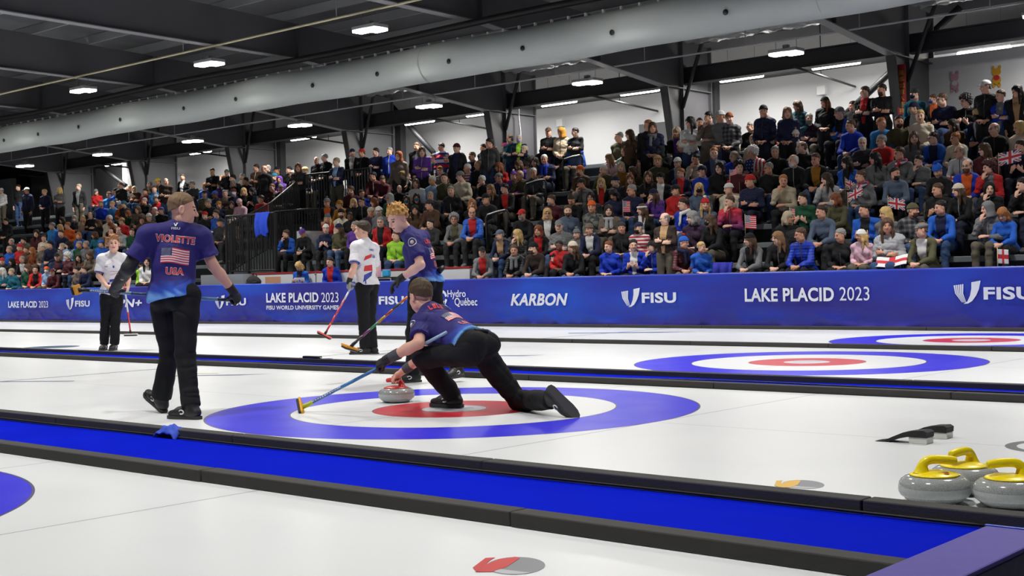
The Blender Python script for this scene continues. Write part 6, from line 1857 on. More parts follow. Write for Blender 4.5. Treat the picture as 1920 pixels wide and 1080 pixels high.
# ------------------------------------------------------------------ spectators
PAL = dict(black=(26, 26, 29), charcoal=(54, 55, 58), grey=(112, 114, 116), lightgrey=(168, 170, 174), white=(222, 222, 220), cream=(214, 204, 182), beige=(186, 172, 148), tan=(176, 142, 104), taupe=(112, 100, 90), mustard=(156, 108, 32), yellow=(226, 204, 40), orange=(214, 96, 40), rust=(132, 72, 40), brown=(84, 60, 44), darkbrown=(54, 42, 36), lightbrown=(140, 104, 72), olive=(84, 82, 58), green=(28, 78, 54), lime=(150, 206, 60), mint=(176, 208, 204), teal=(36, 108, 128), navy=(30, 36, 66), blue=(36, 92, 190), royal=(26, 58, 178), skyblue=(62, 144, 216), lightblue=(146, 178, 216), slate=(84, 98, 118), purple=(98, 60, 148), plum=(56, 36, 60), maroon=(82, 34, 42), red=(188, 40, 42), pink=(216, 178, 192), hotpink=(222, 74, 138), auburn=(124, 66, 40), ginger=(168, 106, 58), blond=(206, 168, 104), greyblond=(176, 160, 134))
HAIRC = dict(black=(30, 26, 25), darkbrown=(52, 40, 32), brown=(84, 62, 46), lightbrown=(132, 100, 68), auburn=(118, 66, 40), ginger=(164, 106, 62), blond=(200, 168, 110), greyblond=(170, 156, 132), grey=(140, 138, 136), white=(206, 204, 200), maroon=(70, 34, 36), tan=(170, 140, 110))
SKINS = [(222, 172, 148), (226, 180, 156), (214, 160, 134), (206, 152, 124), (230, 186, 164)]
DARKSKIN = (112, 76, 58)
KIN = dict(sh='short', lo='long', bo='bobbed', bn='tied-up', cu='curly', bd='balding', be='beanie', po='bobble hat', ca='cap', cb='backwards cap', fc='flat cap', hd='hood', hb='headband', ear='ear-flap hat')
NM = dict(lightgrey='pale grey', darkbrown='dark brown', lightbrown='light brown', greyblond='ash-blond', skyblue='sky blue', lightblue='light blue', hotpink='hot pink', darkplaid='dark plaid', tealplaid='teal plaid', redstripe='red-striped', starsstripes='stars-and-stripes', patriot='red-white-blue', tiedye='red-purple tie-dye', unionjack='union flag')
nm = lambda c: NM.get(c, c)

def seatpose(arm, yaw, stand=False):
    J = {}
    if not stand:
        ln = {'a': .04, 'c': .0, 'k': .17, 'h': .10, 'p': .08}[arm]
        pel = nv((0, .06 + ln * .5, .54)); sh = nv((0, -.02 - ln * .55 + .05, .955))
        J.update(pL=(.09, .05, .52), pR=(-.09, .05, .52), kL=(.12, -.36, .54), kR=(-.12, -.36, .54), aL=(.11, -.38, .10), aR=(-.11, -.36, .10), tL=(.13, -.56, .03), tR=(-.13, -.54, .03))
        hc = nv((0, -.06 - ln * .55, 1.17))
    else:
        pel = nv((0, 0, .98)); sh = nv((0, .01, 1.40)); ln = 0
        J.update(pL=(.09, 0, .92), pR=(-.09, 0, .92), kL=(.10, -.02, .50), kR=(-.10, -.02, .50), aL=(.10, .03, .09), aR=(-.10, .03, .09), tL=(.13, -.16, .03), tR=(-.13, -.16, .03))
        hc = nv((0, -.035, 1.62))
    J['pel'] = pel; J['sL'] = sh + nv((.160, 0, 0)); J['sR'] = sh + nv((-.160, 0, 0)); J['nk'] = sh + nv((0, .0, .065)); J['hc'] = hc
    z = sh[2]; y0 = sh[1]
    lap = .60 if not stand else .98
    if arm == 'a':   # hands together on the lap / held in front
        J.update(eL=(.205, y0 + .03, z - .28), eR=(-.205, y0 + .03, z - .28), wL=(.075, y0 - .24, lap + .02), wR=(-.075, y0 - .24, lap + .03))
        for s, e in (('L', 1), ('R', -1)): J['hd' + s] = (-e * .8, -.5, -.1); J['hn' + s] = (-e * .2, .3, -.9); J['ht' + s] = (-e * .3, -.8, .2); J['hc' + s] = .45
    elif arm == 'c':  # arms folded
        J.update(eL=(.205, y0 - .04, z - .25), eR=(-.205, y0 - .04, z - .25), wL=(-.05, y0 - .20, z - .20), wR=(.05, y0 - .18, z - .24))
        for s, e in (('L', 1), ('R', -1)): J['hd' + s] = (-e, .25, .1); J['hn' + s] = (0, 1, -.1); J['ht' + s] = (0, -.1, 1); J['hc' + s] = .3
    elif arm == 'k':  # leaning, forearms on thighs, hands clasped
        J.update(eL=(.19, y0 - .14, z - .27), eR=(-.19, y0 - .16, z - .27), wL=(.05, y0 - .36, z - .33), wR=(-.05, y0 - .36, z - .32))
        for s, e in (('L', 1), ('R', -1)): J['hd' + s] = (-e * .6, -.7, -.3); J['hn' + s] = (-e * .5, .3, -.5); J['ht' + s] = (-e * .2, -.2, .9); J['hc' + s] = .6
    elif arm == 'h':  # one hand to the face
        J.update(eL=(.20, y0 - .03, z - .27), wL=(.02, y0 - .22, z - .25), eR=(-.18, y0 - .18, z - .21), wR=tuple(nv(J['hc']) + nv((-.07, -.10, -.19))))
        J.update(hdL=(-.9, -.3, 0), hnL=(0, .6, -.6), htL=(0, -.5, .8), hcL=.4, hdR=(.25, .0, 1), hnR=(.3, .9, 0), htR=(.9, -.3, 0), hcR=.55)
    elif arm == 'p':  # holding a phone
        J.update(eL=(.20, y0 + .0, z - .28), eR=(-.20, y0 - .02, z - .28), wL=(.09, y0 - .26, z - .22), wR=(-.09, y0 - .26, z - .22))
        for s, e in (('L', 1), ('R', -1)): J['hd' + s] = (-e * .55, -.4, .7); J['hn' + s] = (-e * .3, .7, .4); J['ht' + s] = (-e * .2, .3, .9); J['hc' + s] = .5
    elif arm == 'd':  # arms hanging
        J.update(eL=(.21, y0 + .03, z - .30), eR=(-.21, y0 + .03, z - .30), wL=(.21, y0 - .08, z - .55), wR=(-.21, y0 - .08, z - .55))
        for s, e in (('L', 1), ('R', -1)): J['hd' + s] = (-e * .1, -.15, -1); J['hn' + s] = (-e, 0, 0); J['ht' + s] = (0, -1, -.1); J['hc' + s] = .3
    a = math.radians(yaw[0]); p = math.radians(yaw[1])
    J['hf'] = (math.sin(a) * math.cos(p), -math.cos(a) * math.cos(p), -math.sin(p)); J['hu'] = (0, 0, 1)
    return J

_body = {}; _garm = {}
YAWS = {'F': (16, 6), 'S': (-18, 8), 'L': (-48, 8), 'R': (52, 6), 'D': (-10, 38)}
MATS_BODY = [M_SKIN, M_EYE, M_LIP, M_BROW]
def get_body(arm, yk, stand):
    key = (arm, yk, stand)
    if key not in _body:
        J = seatpose(arm, YAWS[yk], stand)
        V, F, m = body_mesh(J, .015, .0085, .0062, .93, shrink=.024, ash=(-.022, -.009))
        _body[key] = (fromnp('person', V, F, MATS_BODY, midx=m), J)
    return _body[key]
def get_garm(arm, stand):
    key = (arm, stand)
    if key not in _garm:
        J = seatpose(arm, YAWS['F'], stand); mid, pel, up, rt, fw, hr, hf = frames(J); seed = abs(hash(key)) % 1000 if False else sum(map(ord, arm)) + 7 * stand
        F = Field(); torso(F, J, .016, .96, .005)
        for s in 'LR': limbs_arm(F, J, s, .011, .012, 1.93, .018)
        F.cap(nv(J['nk']) - up * .02, nv(J['nk']) + up * .032 - fw * .006, .072, .068, .015)
        F.ell(nv(J['nk']) + up * .045 - fw * .0, np.array([rt, fw, up]), (.058, .058, .03), .006, sub=True)
        F.ell(nv(J['nk']) - fw * .075 - up * .03, np.array([rt, fw, up]), (.085, .04, .055), .02)
        hem = pel - up * (.09 if not stand else .16)
        F.cutlocal(hem, -up, .42)
        for s in 'LR':
            w, e = nv(J['w' + s]), nv(J['e' + s]); F.cutlocal(e + (w - e) * .93, w - e, .075)
        V, Q = F.mesh(.0145); V = fold(V, Q, J, .016, 17, seed)
        top = fromnp('jacket', V, Q, [M_CLOTH])
        F = Field(); torso(F, J, .024, .96, .007); F.cap(nv(J['nk']) - up * .02, nv(J['nk']) + up * .015, .074, .066, .03)
        # strip of shirt showing at the open front
        a = unit(rt - fw * .10 - up * .13); b = unit(-rt - fw * .10 - up * .13); p0 = pel + fw * .02
        F.cut(p0 + rt * .018, a); F.cut(p0 - rt * .018, b); F.cut(pel - up * .02, -up); F.cut(p0, -fw)
        V, Q = F.mesh(.012); V = fold(V, Q, J, .012, 17, seed); inn = fromnp('shirt', V, Q, [M_CLOTH])
        F = Field(); Fp = F; torso(F, J, .010); F.cut(pel + up * .06, up)
        for s in 'LR': limbs_leg(F, J, s, .014, .016, .04, 1.0, .044)
        V, Q = F.mesh(.017); V = fold(V, Q, J, .008, 14, seed + 1); leg = fromnp('trousers', V, Q, [M_CLOTH])
        V, Q = shoes_field(J).mesh(.012); sho = fromnp('shoes', V, Q, [M_CLOTH])
        # hood rolled behind the neck, zip, lanyard with a badge
        n0 = nv(J['nk']); F = Field(); P = [n0 + rt * .085 * math.cos(q) - fw * (.015 + .075 * math.sin(q)) - up * (.02 + .02 * math.sin(q)) for q in np.linspace(-.5, math.pi + .5, 9)]
        for a_, b_ in zip(P, P[1:]): F.cap(a_, b_, .034, .034, .02)
        F.ell(n0 - fw * .10 - up * .07, np.array([rt, fw, up]), (.085, .035, .075), .04)
        V, Q = F.mesh(.011); hdm = fromnp('hood', fold(V, Q, J, .010, 20, seed), Q, [M_CLOTH])
        F = Field(); torso(F, J, .026, .96, .007); p0 = pel + fw * .02
        F.cut(p0 + rt * .007, rt); F.cut(p0 - rt * .007, -rt); F.cut(pel - up * .02, -up); F.cut(p0, -fw); V, Q = F.mesh(.006); zp = fromnp('zip', V, Q, [M_CLOTH])
        F = Field(); torso(F, J, .030, .96, .007)
        a_ = unit(rt - up * .17); F2 = Field(); F2.prims = list(F.prims); F2.cut(pel + up * .10, -up); F2.cut(pel + fw * .02, -fw)
        F2.cut(pel + up * .22 + rt * .012, a_); F2.cut(pel + up * .22 - rt * .012, unit(-rt - up * .17)); F2.cut(pel + up * .10 + rt * .03, rt); F2.cut(pel + up * .10 - rt * .03, -rt); F2.cut(pel + up * .20, up)
        V, Q = F2.mesh(.007); bd = fromnp('badge', V, Q, [M_CLOTH])
        _garm[key] = (top, inn, leg, sho, hdm, zp, bd)
    return _garm[key]
HM = {}
def hm(key):
    if key not in HM:
        g = {'sh': lambda: cap_hair(.011, .040, -.075), 'lo': lambda: long_hair(.27), 'lohat': lambda: long_hair(.27, hat=True), 'bo': lambda: long_hair(.135), 'bn': bun, 'cu': afro, 'bd': fringe_hair, 'be': beanie, 'po': beanie, 'ca': ballcap, 'cb': lambda: ballcap(back=True), 'fc': flatcap, 'hd': hood, 'hb': headband, 'ear': earflap, 'beard': beard, 'mask': facemask, 'scarf': scarf, 'pom': pom, 'under': lambda: cap_hair(.006, .02, -.07)}
        V, F = g[key]()
        mt = M_HAIR if key in ('sh', 'lo', 'lohat', 'bo', 'bn', 'cu', 'bd', 'beard', 'under') else (M_KNIT if key in ('be', 'po', 'hb', 'scarf', 'pom', 'ear') else M_CLOTH)
        HM[key] = fromnp('head_wear', V, F, [mt])
    return HM[key]
GLASS = glasses()
def headmat(J):
    r, f, u = headframe(J); c = nv(J['hc'])
    return Matrix(((r[0], f[0], u[0], c[0]), (r[1], f[1], u[1], c[1]), (r[2], f[2], u[2], c[2]), (0, 0, 0, 1)))
GN = {'jacket': 'jacket', 'coat': 'coat', 'sweater': 'sweater', 'hoodie': 'hoodie', 'sweatshirt': 'sweatshirt', 'shirt': 'shirt', 'vest': 'vest', 'puffer': 'puffer jacket', 'fleece': 'fleece', 'cardigan': 'cardigan', 'jersey': 'jersey', 'suit': 'suit jacket'}
ORDN = ['front row', 'second row', 'third row', 'fourth row', 'fifth row', 'sixth row', 'seventh row', 'eighth row', 'top row', 'top row']
def place_word(u):
    for lim, w in ((40, "at the banner's far end"), (90, 'beyond the facing curler'), (180, 'just beyond the facing curler'), (250, 'behind the facing curler'), (420, 'behind the flag-backed curler'), (520, 'beyond the black railing'), (640, 'behind the two officials'), (720, 'behind the white-backed curler'), (840, 'behind the ginger-haired curler'), (930, 'before the aisle steps'), (1090, 'at the aisle steps'), (1240, 'just past the aisle'), (1400, 'above the banner emblem'), (1560, 'over the large banner lettering'), (1700, 'under the red paper banner')):
        if u < lim: return w
    return 'under the paper cutouts'
def describe(w, k, stand, u):
    top = w[0].split('.'); hd = w[1].split('.'); ex = w[3:]
    hc = hd[1].split('+')
    kid = 'child' if 'k' in ex else 'person'
    if hd[0] in ('sh', 'lo', 'bo', 'bn', 'cu'): h = '%s %s hair' % (KIN[hd[0]], nm(hc[0]))
    elif hd[0] == 'bd': h = 'balding head'
    elif len(hc) > 1 and hc[1] != hc[0]: h = '%s-%s %s' % (nm(hc[0]), nm(hc[1]), KIN[hd[0]])
    else: h = '%s %s' % (nm(hc[0]), KIN[hd[0]])
    base = '%s in %s %s, %s' % (kid, nm(top[0]), GN.get(top[1], top[1]), h)
    xs = []
    for e in ex:
        if e.startswith('m:'): xs.append('%s face mask' % nm(e[2:]))
        elif e.startswith('b:'): xs.append('beard')
        elif e == 'g': xs.append('glasses')
        elif e.startswith('sc:'): xs.append('%s scarf' % nm(e[3:]))
    if xs: base += ', ' + xs[0]
    return base
stuff_parts = []
def tomesh_world(me, M, col):
    n = len(me.vertices); co = np.empty(n * 3, np.float32); me.vertices.foreach_get('co', co); co = co.reshape(-1, 3)
    Mn = np.array(M); co = co @ Mn[:3, :3].T + Mn[:3, 3]
    nl = len(me.loops); li = np.empty(nl, np.int32); me.loops.foreach_get('vertex_index', li)
    if nl != 4 * len(me.polygons): return None
    return co, li.reshape(-1, 4), col
rows = [l.split() for l in CROWD.strip().splitlines()]
labels = {}
def spectator(w, real):
    u, x, y, z, fl, k = float(w[0]), float(w[1]), float(w[2]), float(w[3]), float(w[4]), int(w[5])
    pose = w[6]; stand = pose[0] == 't'; look = w[9]; ex = w[10:]
    h_ = (int(u * 7 + z * 131) * 2654435761) % 1000
    arm = pose[1] if len(pose) > 1 else ('aackh'[h_ % 5] if stand else 'a')
    if stand and len(pose) == 1: arm = 'dca'[h_ % 3]
    if stand and arm == 'k': arm = 'a'
    if arm == 'a' and not stand: arm = 'aaakac'[h_ % 6]
    kid = 'k' in ex
    yk = look
    if look == 'F' and h_ % 3 == 0: yk = 'S'
    th = math.atan2(CP.x - x, -(CP.y - y)); rz = th * .55 + math.radians((h_ % 17 - 8) * 1.2)
    if look == 'R': rz += .3
    if look == 'L': rz -= .12
    J = get_body(arm, yk, stand)[1]; hc = nv(J['hc'])
    s = (z - fl) / hc[2]; s = min(max(s, .90 if not kid else .6), 1.08)
    if kid: s = min(s, .86)
    base = Vector((x, y, z)) - Matrix.Rotation(rz, 3, 'Z') @ (Vector(hc) * s)
    W = Matrix.Translation(base) @ Matrix.Rotation(rz, 4, 'Z') @ Matrix.Diagonal((s, s, s, 1))
    hs = .945
    Hm = headmat(J) @ Matrix.Diagonal((hs, hs, hs, 1))
    top, inn, leg, sho, hdm, zp, bd = get_garm(arm, stand)
    tc, tg = w[7].split('.'); hk, hcol = w[8].split('.'); hcs = hcol.split('+')
    skin = DARKSKIN if 'dk' in ex else SKINS[h_ % 5]
    items = []   # (name, mesh, colour, local matrix, material)
    pk = tc if tc in ('darkplaid', 'tealplaid', 'redstripe', 'starsstripes', 'patriot', 'tiedye', 'camo') else ('puffer' if tg == 'puffer' else None)
    I4 = Matrix.Identity(4)
    items.append((tg if tg != 'suit' else 'jacket', top, PAL.get(tc, (90, 90, 90)), I4, pk))
    for e in ex:
        if e.startswith('in:'): items.append(('shirt', inn, PAL.get(e[3:], (190, 60, 60)), I4, 'redstripe' if e[3:] == 'redstripe' else None))
        elif e.startswith('m:'): items.append(('face_mask', hm('mask'), PAL[e[2:]], Hm, None))
        elif e.startswith('b:'): items.append(('beard', hm('beard'), HAIRC[e[2:]], Hm, None))
        elif e.startswith('sc:'): items.append(('scarf', hm('scarf'), PAL.get(e[3:], (200, 200, 200)), Hm, 'unionjack' if e[3:] == 'unionjack' else None))
        elif e.startswith('lo:'): items.append(('hair', hm('lohat'), HAIRC[e[3:]], Hm, None))
        elif e == 'g': items.append(('glasses', GLASS, (20, 20, 20), Hm, None))
    if tg in ('jacket', 'hoodie', 'puffer', 'coat') and hk not in ('hd',) and h_ % 3: items.append(('hood', hdm, tuple(v * .92 for v in PAL.get(tc, (90, 90, 90))), I4, pk))
    if tg in ('jacket', 'hoodie', 'puffer', 'fleece') and not any(e.startswith('in:') for e in ex) and h_ % 4 < 2: items.append(('zip', zp, (150, 152, 156) if h_ % 4 else (70, 72, 76), I4, None))
    if u > 500 and h_ % 9 == 0 and not stand: items.append(('badge', bd, (206, 212, 224), I4, None))
    tr = [(28, 29, 33), (34, 38, 56), (52, 74, 112), (44, 44, 46), (30, 30, 34), (96, 90, 78), (70, 92, 128)][h_ % 7]
    items.append(('trousers', leg, tr, I4, None)); items.append(('shoes', sho, [(28, 28, 30), (60, 48, 40), (120, 120, 122)][h_ % 3], I4, None))
    if hk in ('sh', 'lo', 'bo', 'bn', 'cu', 'bd'): items.append(('hair', hm(hk), HAIRC.get(hcs[0], (84, 62, 46)), Hm, None))
    else:
        items.append(({'ca': 'cap', 'cb': 'cap', 'fc': 'flat_cap', 'hd': 'hood', 'hb': 'headband', 'ear': 'ear_flap_hat'}.get(hk, 'beanie'), hm(hk), PAL.get(hcs[0], (80, 80, 80)), Hm, None))
        if hk == 'po': items.append(('pompom', hm('pom'), PAL.get(hcs[1], (200, 200, 200)), Hm, None))
        if hk in ('ca', 'cb', 'fc', 'be', 'hb') and not any(e.startswith('lo:') for e in ex): items.append(('hair', hm('under'), HAIRC[['brown', 'darkbrown', 'grey', 'lightbrown'][h_ % 4]], Hm, None))
        if hk == 'hb': items.append(('hair', hm('lohat'), HAIRC['brown'], Hm, None))
    me = get_body(arm, yk, stand)[0]
    if not real:
        for nme, m2, col, L, pk_ in [('b', me, skin, I4, None)] + items:
            q = tomesh_world(m2, W @ L, col)
            if q: stuff_parts.append(q)
        return
    o = obj('person', me, None, skin); o.matrix_world = W
    o['category'] = 'person'; o['group'] = 'spectators in the stand'
    hat = None
    for nme, m2, col, L, pk_ in items:
        c = obj(nme, m2, hat if (nme == 'pompom' and hat) else o, col)
        if not (nme == 'pompom' and hat): c.matrix_local = L
        if nme == 'beanie': hat = c
        if pk_:
            c.material_slots[0].link = 'OBJECT'; c.material_slots[0].material = M_PUFF if pk_ == 'puffer' else patmat(pk_)
    labels.setdefault(describe(w[7:], k, stand, u), []).append((u, k, stand, o, x, y, z))
    return o
order = sorted(rows, key=lambda w: (Vector((float(w[1]), float(w[2]), float(w[3]))) - CP).length)
for i, w in enumerate(order): spectator(w, i < 298)
labels_keep = {k_: list(v_) for k_, v_ in labels.items()}
for row_, lab_ in (('560 -17.55 12.96 1.36 0.30 0 sp blue.jacket bo.blond D in:navy', 'person with blond bob in a blue jacket, official seated by the laptop'), ('619 -16.42 12.96 1.43 0.30 0 sa royal.jacket sh.black F in:red', 'person with short black hair in a royal blue jacket, official beside the laptop')):
    o = spectator(row_.split(), True); o['label'] = lab_; o['group'] = 'officials at the table'
labels = labels_keep
allp = [(q, b) for b, l in labels.items() for q in l]
def shortdesc(b): return ' '.join(b.split(',')[0].split()[2:])
def trim(t):
    return t
used_lab = {}
for b, l in labels.items():
    for q in l:
        u, k, stand, o, x, y, z = q
        loc = ('standing' if stand else ORDN[k])
        cand = [b + ', ' + loc if len(l) == 1 else None, b + ', ' + loc + ' ' + place_word(u), b.rsplit(',', 1)[0] + ', ' + loc + ' ' + place_word(u)]
        for c in cand[0:2]:
            if c and len(c.split()) <= 16 and c not in used_lab: break
        else:
            # say who is next to them
            near = sorted(allp, key=lambda t: (abs(t[0][0] - u) + 2 * abs(t[0][6] - z) * 40) if t[0][3] is not o else 1e9)
            for t in near[:12]:
                c = ','.join(b.split(',')[:2]) + ', ' + ('above ' if t[0][6] > 99 else 'beside ') + shortdesc(t[1])
                if len(c.split()) <= 16 and c not in used_lab: break
        used_lab[c] = 1; o['label'] = c
if stuff_parts:
    M_MIX = tintmat('crowd_mix', .8, None, 'VERTEX')
    V = []; Q = []; Cc = []; n = 0
    for v, q, c in stuff_parts:
        V.append(v); Q.append(q + n); n += len(v); Cc.append(np.tile(np.array(L4(c), np.float32), (len(v), 1)))
    me = fromnp('spectators_far', np.concatenate(V), np.concatenate(Q), [M_MIX])
    at = me.color_attributes.new('tint', 'FLOAT_COLOR', 'POINT')
    at.data.foreach_set('color', np.concatenate(Cc).ravel())
    o = obj('seated_crowd', me); tag(o, 'far spectators packed on the stand behind the first curlers at the hall\'s far end', 'crowd', kind='stuff')

FLAGS = [('uk', 'union flag held low by the bearded man in a slate sweater', -3.45, 14.83, 2.05, 0.3, 0.2, 0.3, 0.2, True, 0.03),
  ('uk', 'union flag pointing down from the hand of the scarfed spectator, green jumper below', -4.25, 14.879999999999999, 2.19, 0.3, 0.18, 0.3, -0.45, True, 0.03),
  ('uk', 'union flag bunched on the lap beside the black-haired blue jacket', -4.65, 15.58, 2.52, 0.22, 0.18, 0.2, 0.5, True, 0.03),
  ('uk', 'union flag spread wide near the picture edge, behind the red coat', -1.79, 15.7, 2.71, 0.38, 0.22, 0.3, -0.2, True, 0.03),
  ('eng', 'red-crossed white flag dangling at the picture edge over the banner', -0.73, 12.77, 1.01, 0.16, 0.22, 0.3, 0.1, True, 0.03),
  ('eng', 'small red-crossed flag in the hand of the bearded royal blue jacket', -2.66, 15.55, 2.52, 0.14, 0.1, 0.3, 0.3, True, 0.03),
  ('us', 'striped starry flag on a stick before the navy jacket with glasses', -9.41, 14.979999999999999, 2.28, 0.17, 0.24, 0.3, 0.05, True, 0.03),
  ('us', 'striped starry flag hanging beside the heap of black coats', -6.05, 14.271999999999998, 1.79, 0.22, 0.25, 0.3, 0.1, True, 0.03),
  ('us', 'little striped starry flag by the curly-haired maroon jacket', -7.18, 15.6, 2.91, 0.16, 0.12, 0.3, -0.2, True, 0.03),
  ('us', 'little striped starry flag behind the ash-blond bob, front of green jumper', -5.04, 14.159999999999998, 1.92, 0.1, 0.2, 0.3, 0.2, True, 0.03),
  ('eng', 'red-crossed flag draped over the knees of the grey sweatshirt', -2.7, 12.7, 1.01, 0.5, 0.24, 0.3, 0.0, False, 0.05)]
# ------------------------------------------------------------------ officials' table and small things along the stand
tb = thing('officials_table', 'folding table of the two officials, mostly hidden by the banner', 'table', (-16.7, 12.60, 0))
MB().box((-1.3, -.1, .80), (1.3, .22, .84), .006).build('table_top', mat('table_top', (70, 72, 76), .5), tb)
for sx in (-1.2, 1.2):
    for sy in (-.06, .18): MB().tube([(sx, sy, 0), (sx, sy, .80)], .018, 8).build('leg', M_FLANGE, tb)
lp = thing('laptop', 'open laptop with a sticker-covered lid between the two officials', 'laptop', (-16.95, 12.55, .84))
MB().box((-.18, -.02, .0), (.18, .14, .018), .004).build('keyboard_deck', mat('laptop_grey', (176, 178, 182), .4), lp)
mtx = Matrix.Translation((0, -.02, .012)) @ Matrix.Rotation(math.radians(14), 4, 'X')
ld_ = MB().box((-.18, -.008, 0), (.18, .0, .24), .003, mtx=mtx).build('lid', mat('laptop_lid', (226, 224, 222), .4), lp)
for i, (x, z, w_, c) in enumerate(((-.10, .16, .05, (206, 170, 60)), (.0, .17, .045, (120, 80, 160)), (.09, .13, .05, (206, 90, 80)), (-.06, .07, .05, (90, 130, 190)), (.05, .06, .04, (60, 60, 70)))):
    MB().box((x - w_ / 2, -.0095, z - w_ / 2), (x + w_ / 2, -.0080, z + w_ / 2), 0, mtx=mtx).build('sticker', mat('stk%d' % i, c, .5), ld_)
mc = thing('microphone', 'small desk microphone beside the seated official in royal blue', 'microphone', (-16.45, 12.55, .84))
MB().tube([(0, 0, 0), (0, 0, .10), (.02, -.01, .26), (.03, -.03, .30)], .008, 8).build('stem', M_BLACK, mc)
MB().lathe([(0, 0), (.018, .004), (.026, .02), (.022, .045), (0, .055)], 14, (.03, -.03, .29)).build('head', mat('mic_grey', (110, 112, 116), .5), mc)
F = Field(); F.ell((0, 0, .17), I3, (.24, .15, .18), .03); F.ell((-.05, -.10, .10), I3, (.15, .08, .10), .03); F.cut((0, 0, 0), (0, 0, -1)); V, Q = F.mesh(.014)
bp = obj('backpack', fromnp('backpack', fold(V, Q, None, .012, 18, 4), Q, [mat('bag_black', (24, 24, 27), .8, bump=(30, .5, .01))]), None, None, (-19.0, 12.72, .82)); tag(bp, 'black backpack slumped before the white board, beside brown paper', 'backpack')
MB().tube([(-.08, .05, .32), (-.06, .04, .40), (.04, .04, .40), (.07, .05, .33)], .012, 6).build('strap', M_BLACK, bp)
sh_ = MB().box((-19.3, 12.6, .0), (-18.6, 12.85, .82), .006).build('equipment_case', mat('case_black', (34, 34, 38), .5)); tag(sh_, 'dark equipment case under the black backpack', 'case')
eq = thing('scoring_unit', 'black wire-framed unit with a pink box on top, behind white-backed curler', 'equipment', (-14.3, 12.6, .55))
MB().box((-.45, -.08, 0), (.45, .12, .50), .01).build('frame', mat('case_black', (34, 34, 38), .5), eq)
MB().box((-.42, -.02, .502), (-.10, .10, .86), .004).build('pink_box', mat('pink_card', (220, 178, 200), .7), eq)
MB().box((.05, -.02, .502), (.24, .08, .66), .02).build('blue_pouch', mat('cyan_pouch', (40, 150, 200), .6), eq)
MB().tube([(-.4, -.09, .1), (-.4, -.09, .46), (.4, -.09, .46), (.4, -.09, .1)], .012, 8).build('wire_rail', M_FLANGE, eq)
MB().box((-.35, -.05, -.55), (.35, .09, -.002), .01).build('stand', M_BLACK, eq)
# hand flags
def flagcells(kind, u, v):
    if kind == 'us':
        if u < .42 and v > .46: return 2 if (int(u * 26) + int(v * 22)) % 3 else 1
        return 0 if int(v * 13) % 2 == 0 else 1
    if kind == 'eng': return 0 if abs(u - .5) < .09 or abs(v - .5) < .13 else 1
    du, dv = abs(u - .5), abs(v - .5)
    if du < .07 or dv < .11: return 0
    if du < .12 or dv < .19: return 1
    e = min(abs(v - u), abs(v - (1 - u)))
    if e < .045: return 0
    if e < .13: return 1
    return 2
FM = [mat('flag_red', (196, 40, 52), .7), mat('flag_white', (226, 226, 228), .7), mat('flag_navy', (34, 42, 104), .7)]
def flag(kind, label, x, y, z, w, h, rz, tilt, stick=True, sag=.03):
    t = thing('hand_flag', label, 'flag', (x, y, z), rz, 'small flags in the crowd')
    if stick: MB().tube([(0, 0, -.22), (0, 0, h + .02)], .006, 6).build('stick', mat('stick_wood', (196, 176, 140), .6), t)
    nx, ny = 30, 20
    V = [(w * i / nx * math.cos(tilt), sag * math.sin(i / nx * 5) * (i / nx) + .004, h * j / ny - w * i / nx * math.sin(tilt)) for i in range(nx + 1) for j in range(ny + 1)]
    F = [(i * (ny + 1) + j, (i + 1) * (ny + 1) + j, (i + 1) * (ny + 1) + j + 1, i * (ny + 1) + j + 1) for i in range(nx) for j in range(ny)]
    mi = [flagcells(kind, (i + .5) / nx, (j + .5) / ny) for i in range(nx) for j in range(ny)]
    o = obj('cloth', fromnp('cloth', V, F, FM, midx=mi), t); md = o.modifiers.new('t', 'SOLIDIFY'); md.thickness = .003
    return t
for f_ in FLAGS:
    t = flag(*f_)
    if not f_[9]: t.rotation_euler = (math.radians(-48), 0, .25)
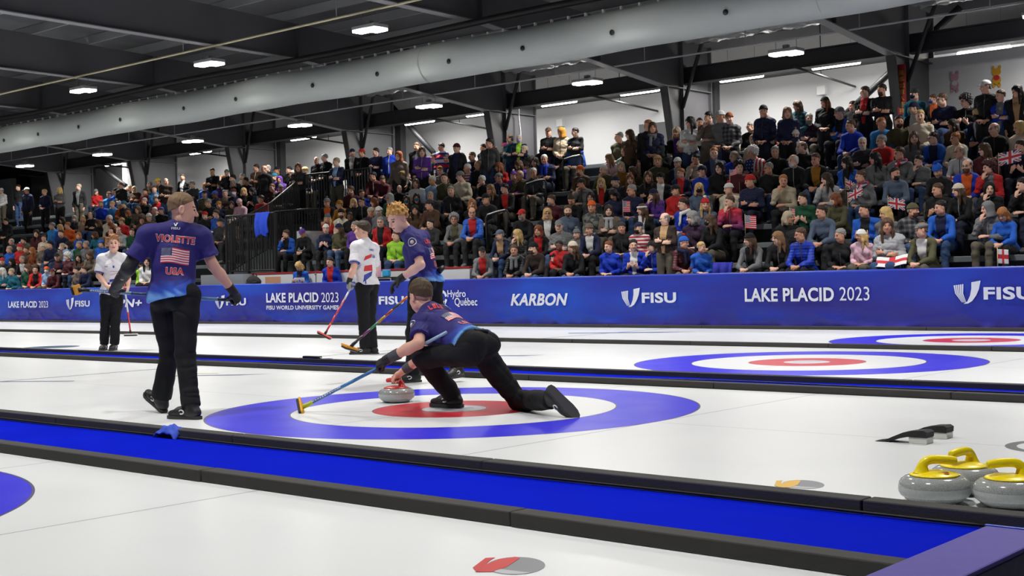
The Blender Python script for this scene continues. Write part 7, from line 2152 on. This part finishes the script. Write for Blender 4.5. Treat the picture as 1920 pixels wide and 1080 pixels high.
# draped cloths
def drape(name, label, cat, loc, w, h, col, rz=0., amp=.03):
    n, m_ = 26, 20; V = []
    for i in range(n):
        for j in range(m_):
            a, c = i / (n - 1) - .5, j / (m_ - 1)
            V.append((a * w * (1 - .15 * c), -amp * math.sin(a * 14 + 2 * c) * (.3 + c) - .05 * math.sin(c * math.pi), -c * h * (1 + .1 * math.sin(a * 9))))
    F = [(i * m_ + j, (i + 1) * m_ + j, (i + 1) * m_ + j + 1, i * m_ + j + 1) for i in range(n - 1) for j in range(m_ - 1)]
    o = obj(name, fromnp(name, V, F, [mat(name + '%s' % (col,), col, .85, bump=(20, .5, .02))]), None, None, loc); o.rotation_euler = (0, 0, rz)
    md = o.modifiers.new('t', 'SOLIDIFY'); md.thickness = .03; tag(o, label, cat); return o
drape('jacket', 'royal blue jacket hung over the black picket railing at the entrance', 'jacket', (-19.3, 13.3, 2.74), .55, .55, (28, 66, 190), 0)
drape('scarf', 'blue patterned scarf trailing off the front bench by the grey-sleeved spectator', 'scarf', (-5.72, 12.95, 1.14), .35, .3, (44, 50, 170), .4)
F = Field(); F.ell((0, 0, .22), I3, (.42, .24, .24), .03); F.ell((.15, -.05, .38), I3, (.25, .16, .2), .05); V, Q = F.mesh(.02)
o = obj('coat_heap', fromnp('coat_heap', fold(V, Q, None, .03, 14, 9), Q, [mat('coat_black', (22, 22, 25), .9, bump=(14, .6, .03))]), None, None, (-4.85, FY + RUN * 1.0 + .0, FLOOR0 + RISE + .36)); tag(o, 'heap of black coats on the bench beside the striped hand flag', 'coats')
tag(MB().tube([(-17.9, 21.6, 7.0), (-17.9, 21.6, 6.3), (-17.85, 21.5, 6.0), (-17.95, 21.6, 5.6), (-17.9, 21.6, 5.2), (-17.9, 21.6, 3.5)], .02, 8).build('cable', M_WHITE), 'pale cable running down the steel column above the aisle', 'cable')
o = MB().box((-40.4, 22.6, 3.0), (-40.1, 22.8, 6.2)).build('white_post', M_WHITE); tag(o, 'white post against the back wall near the far end', 'post')
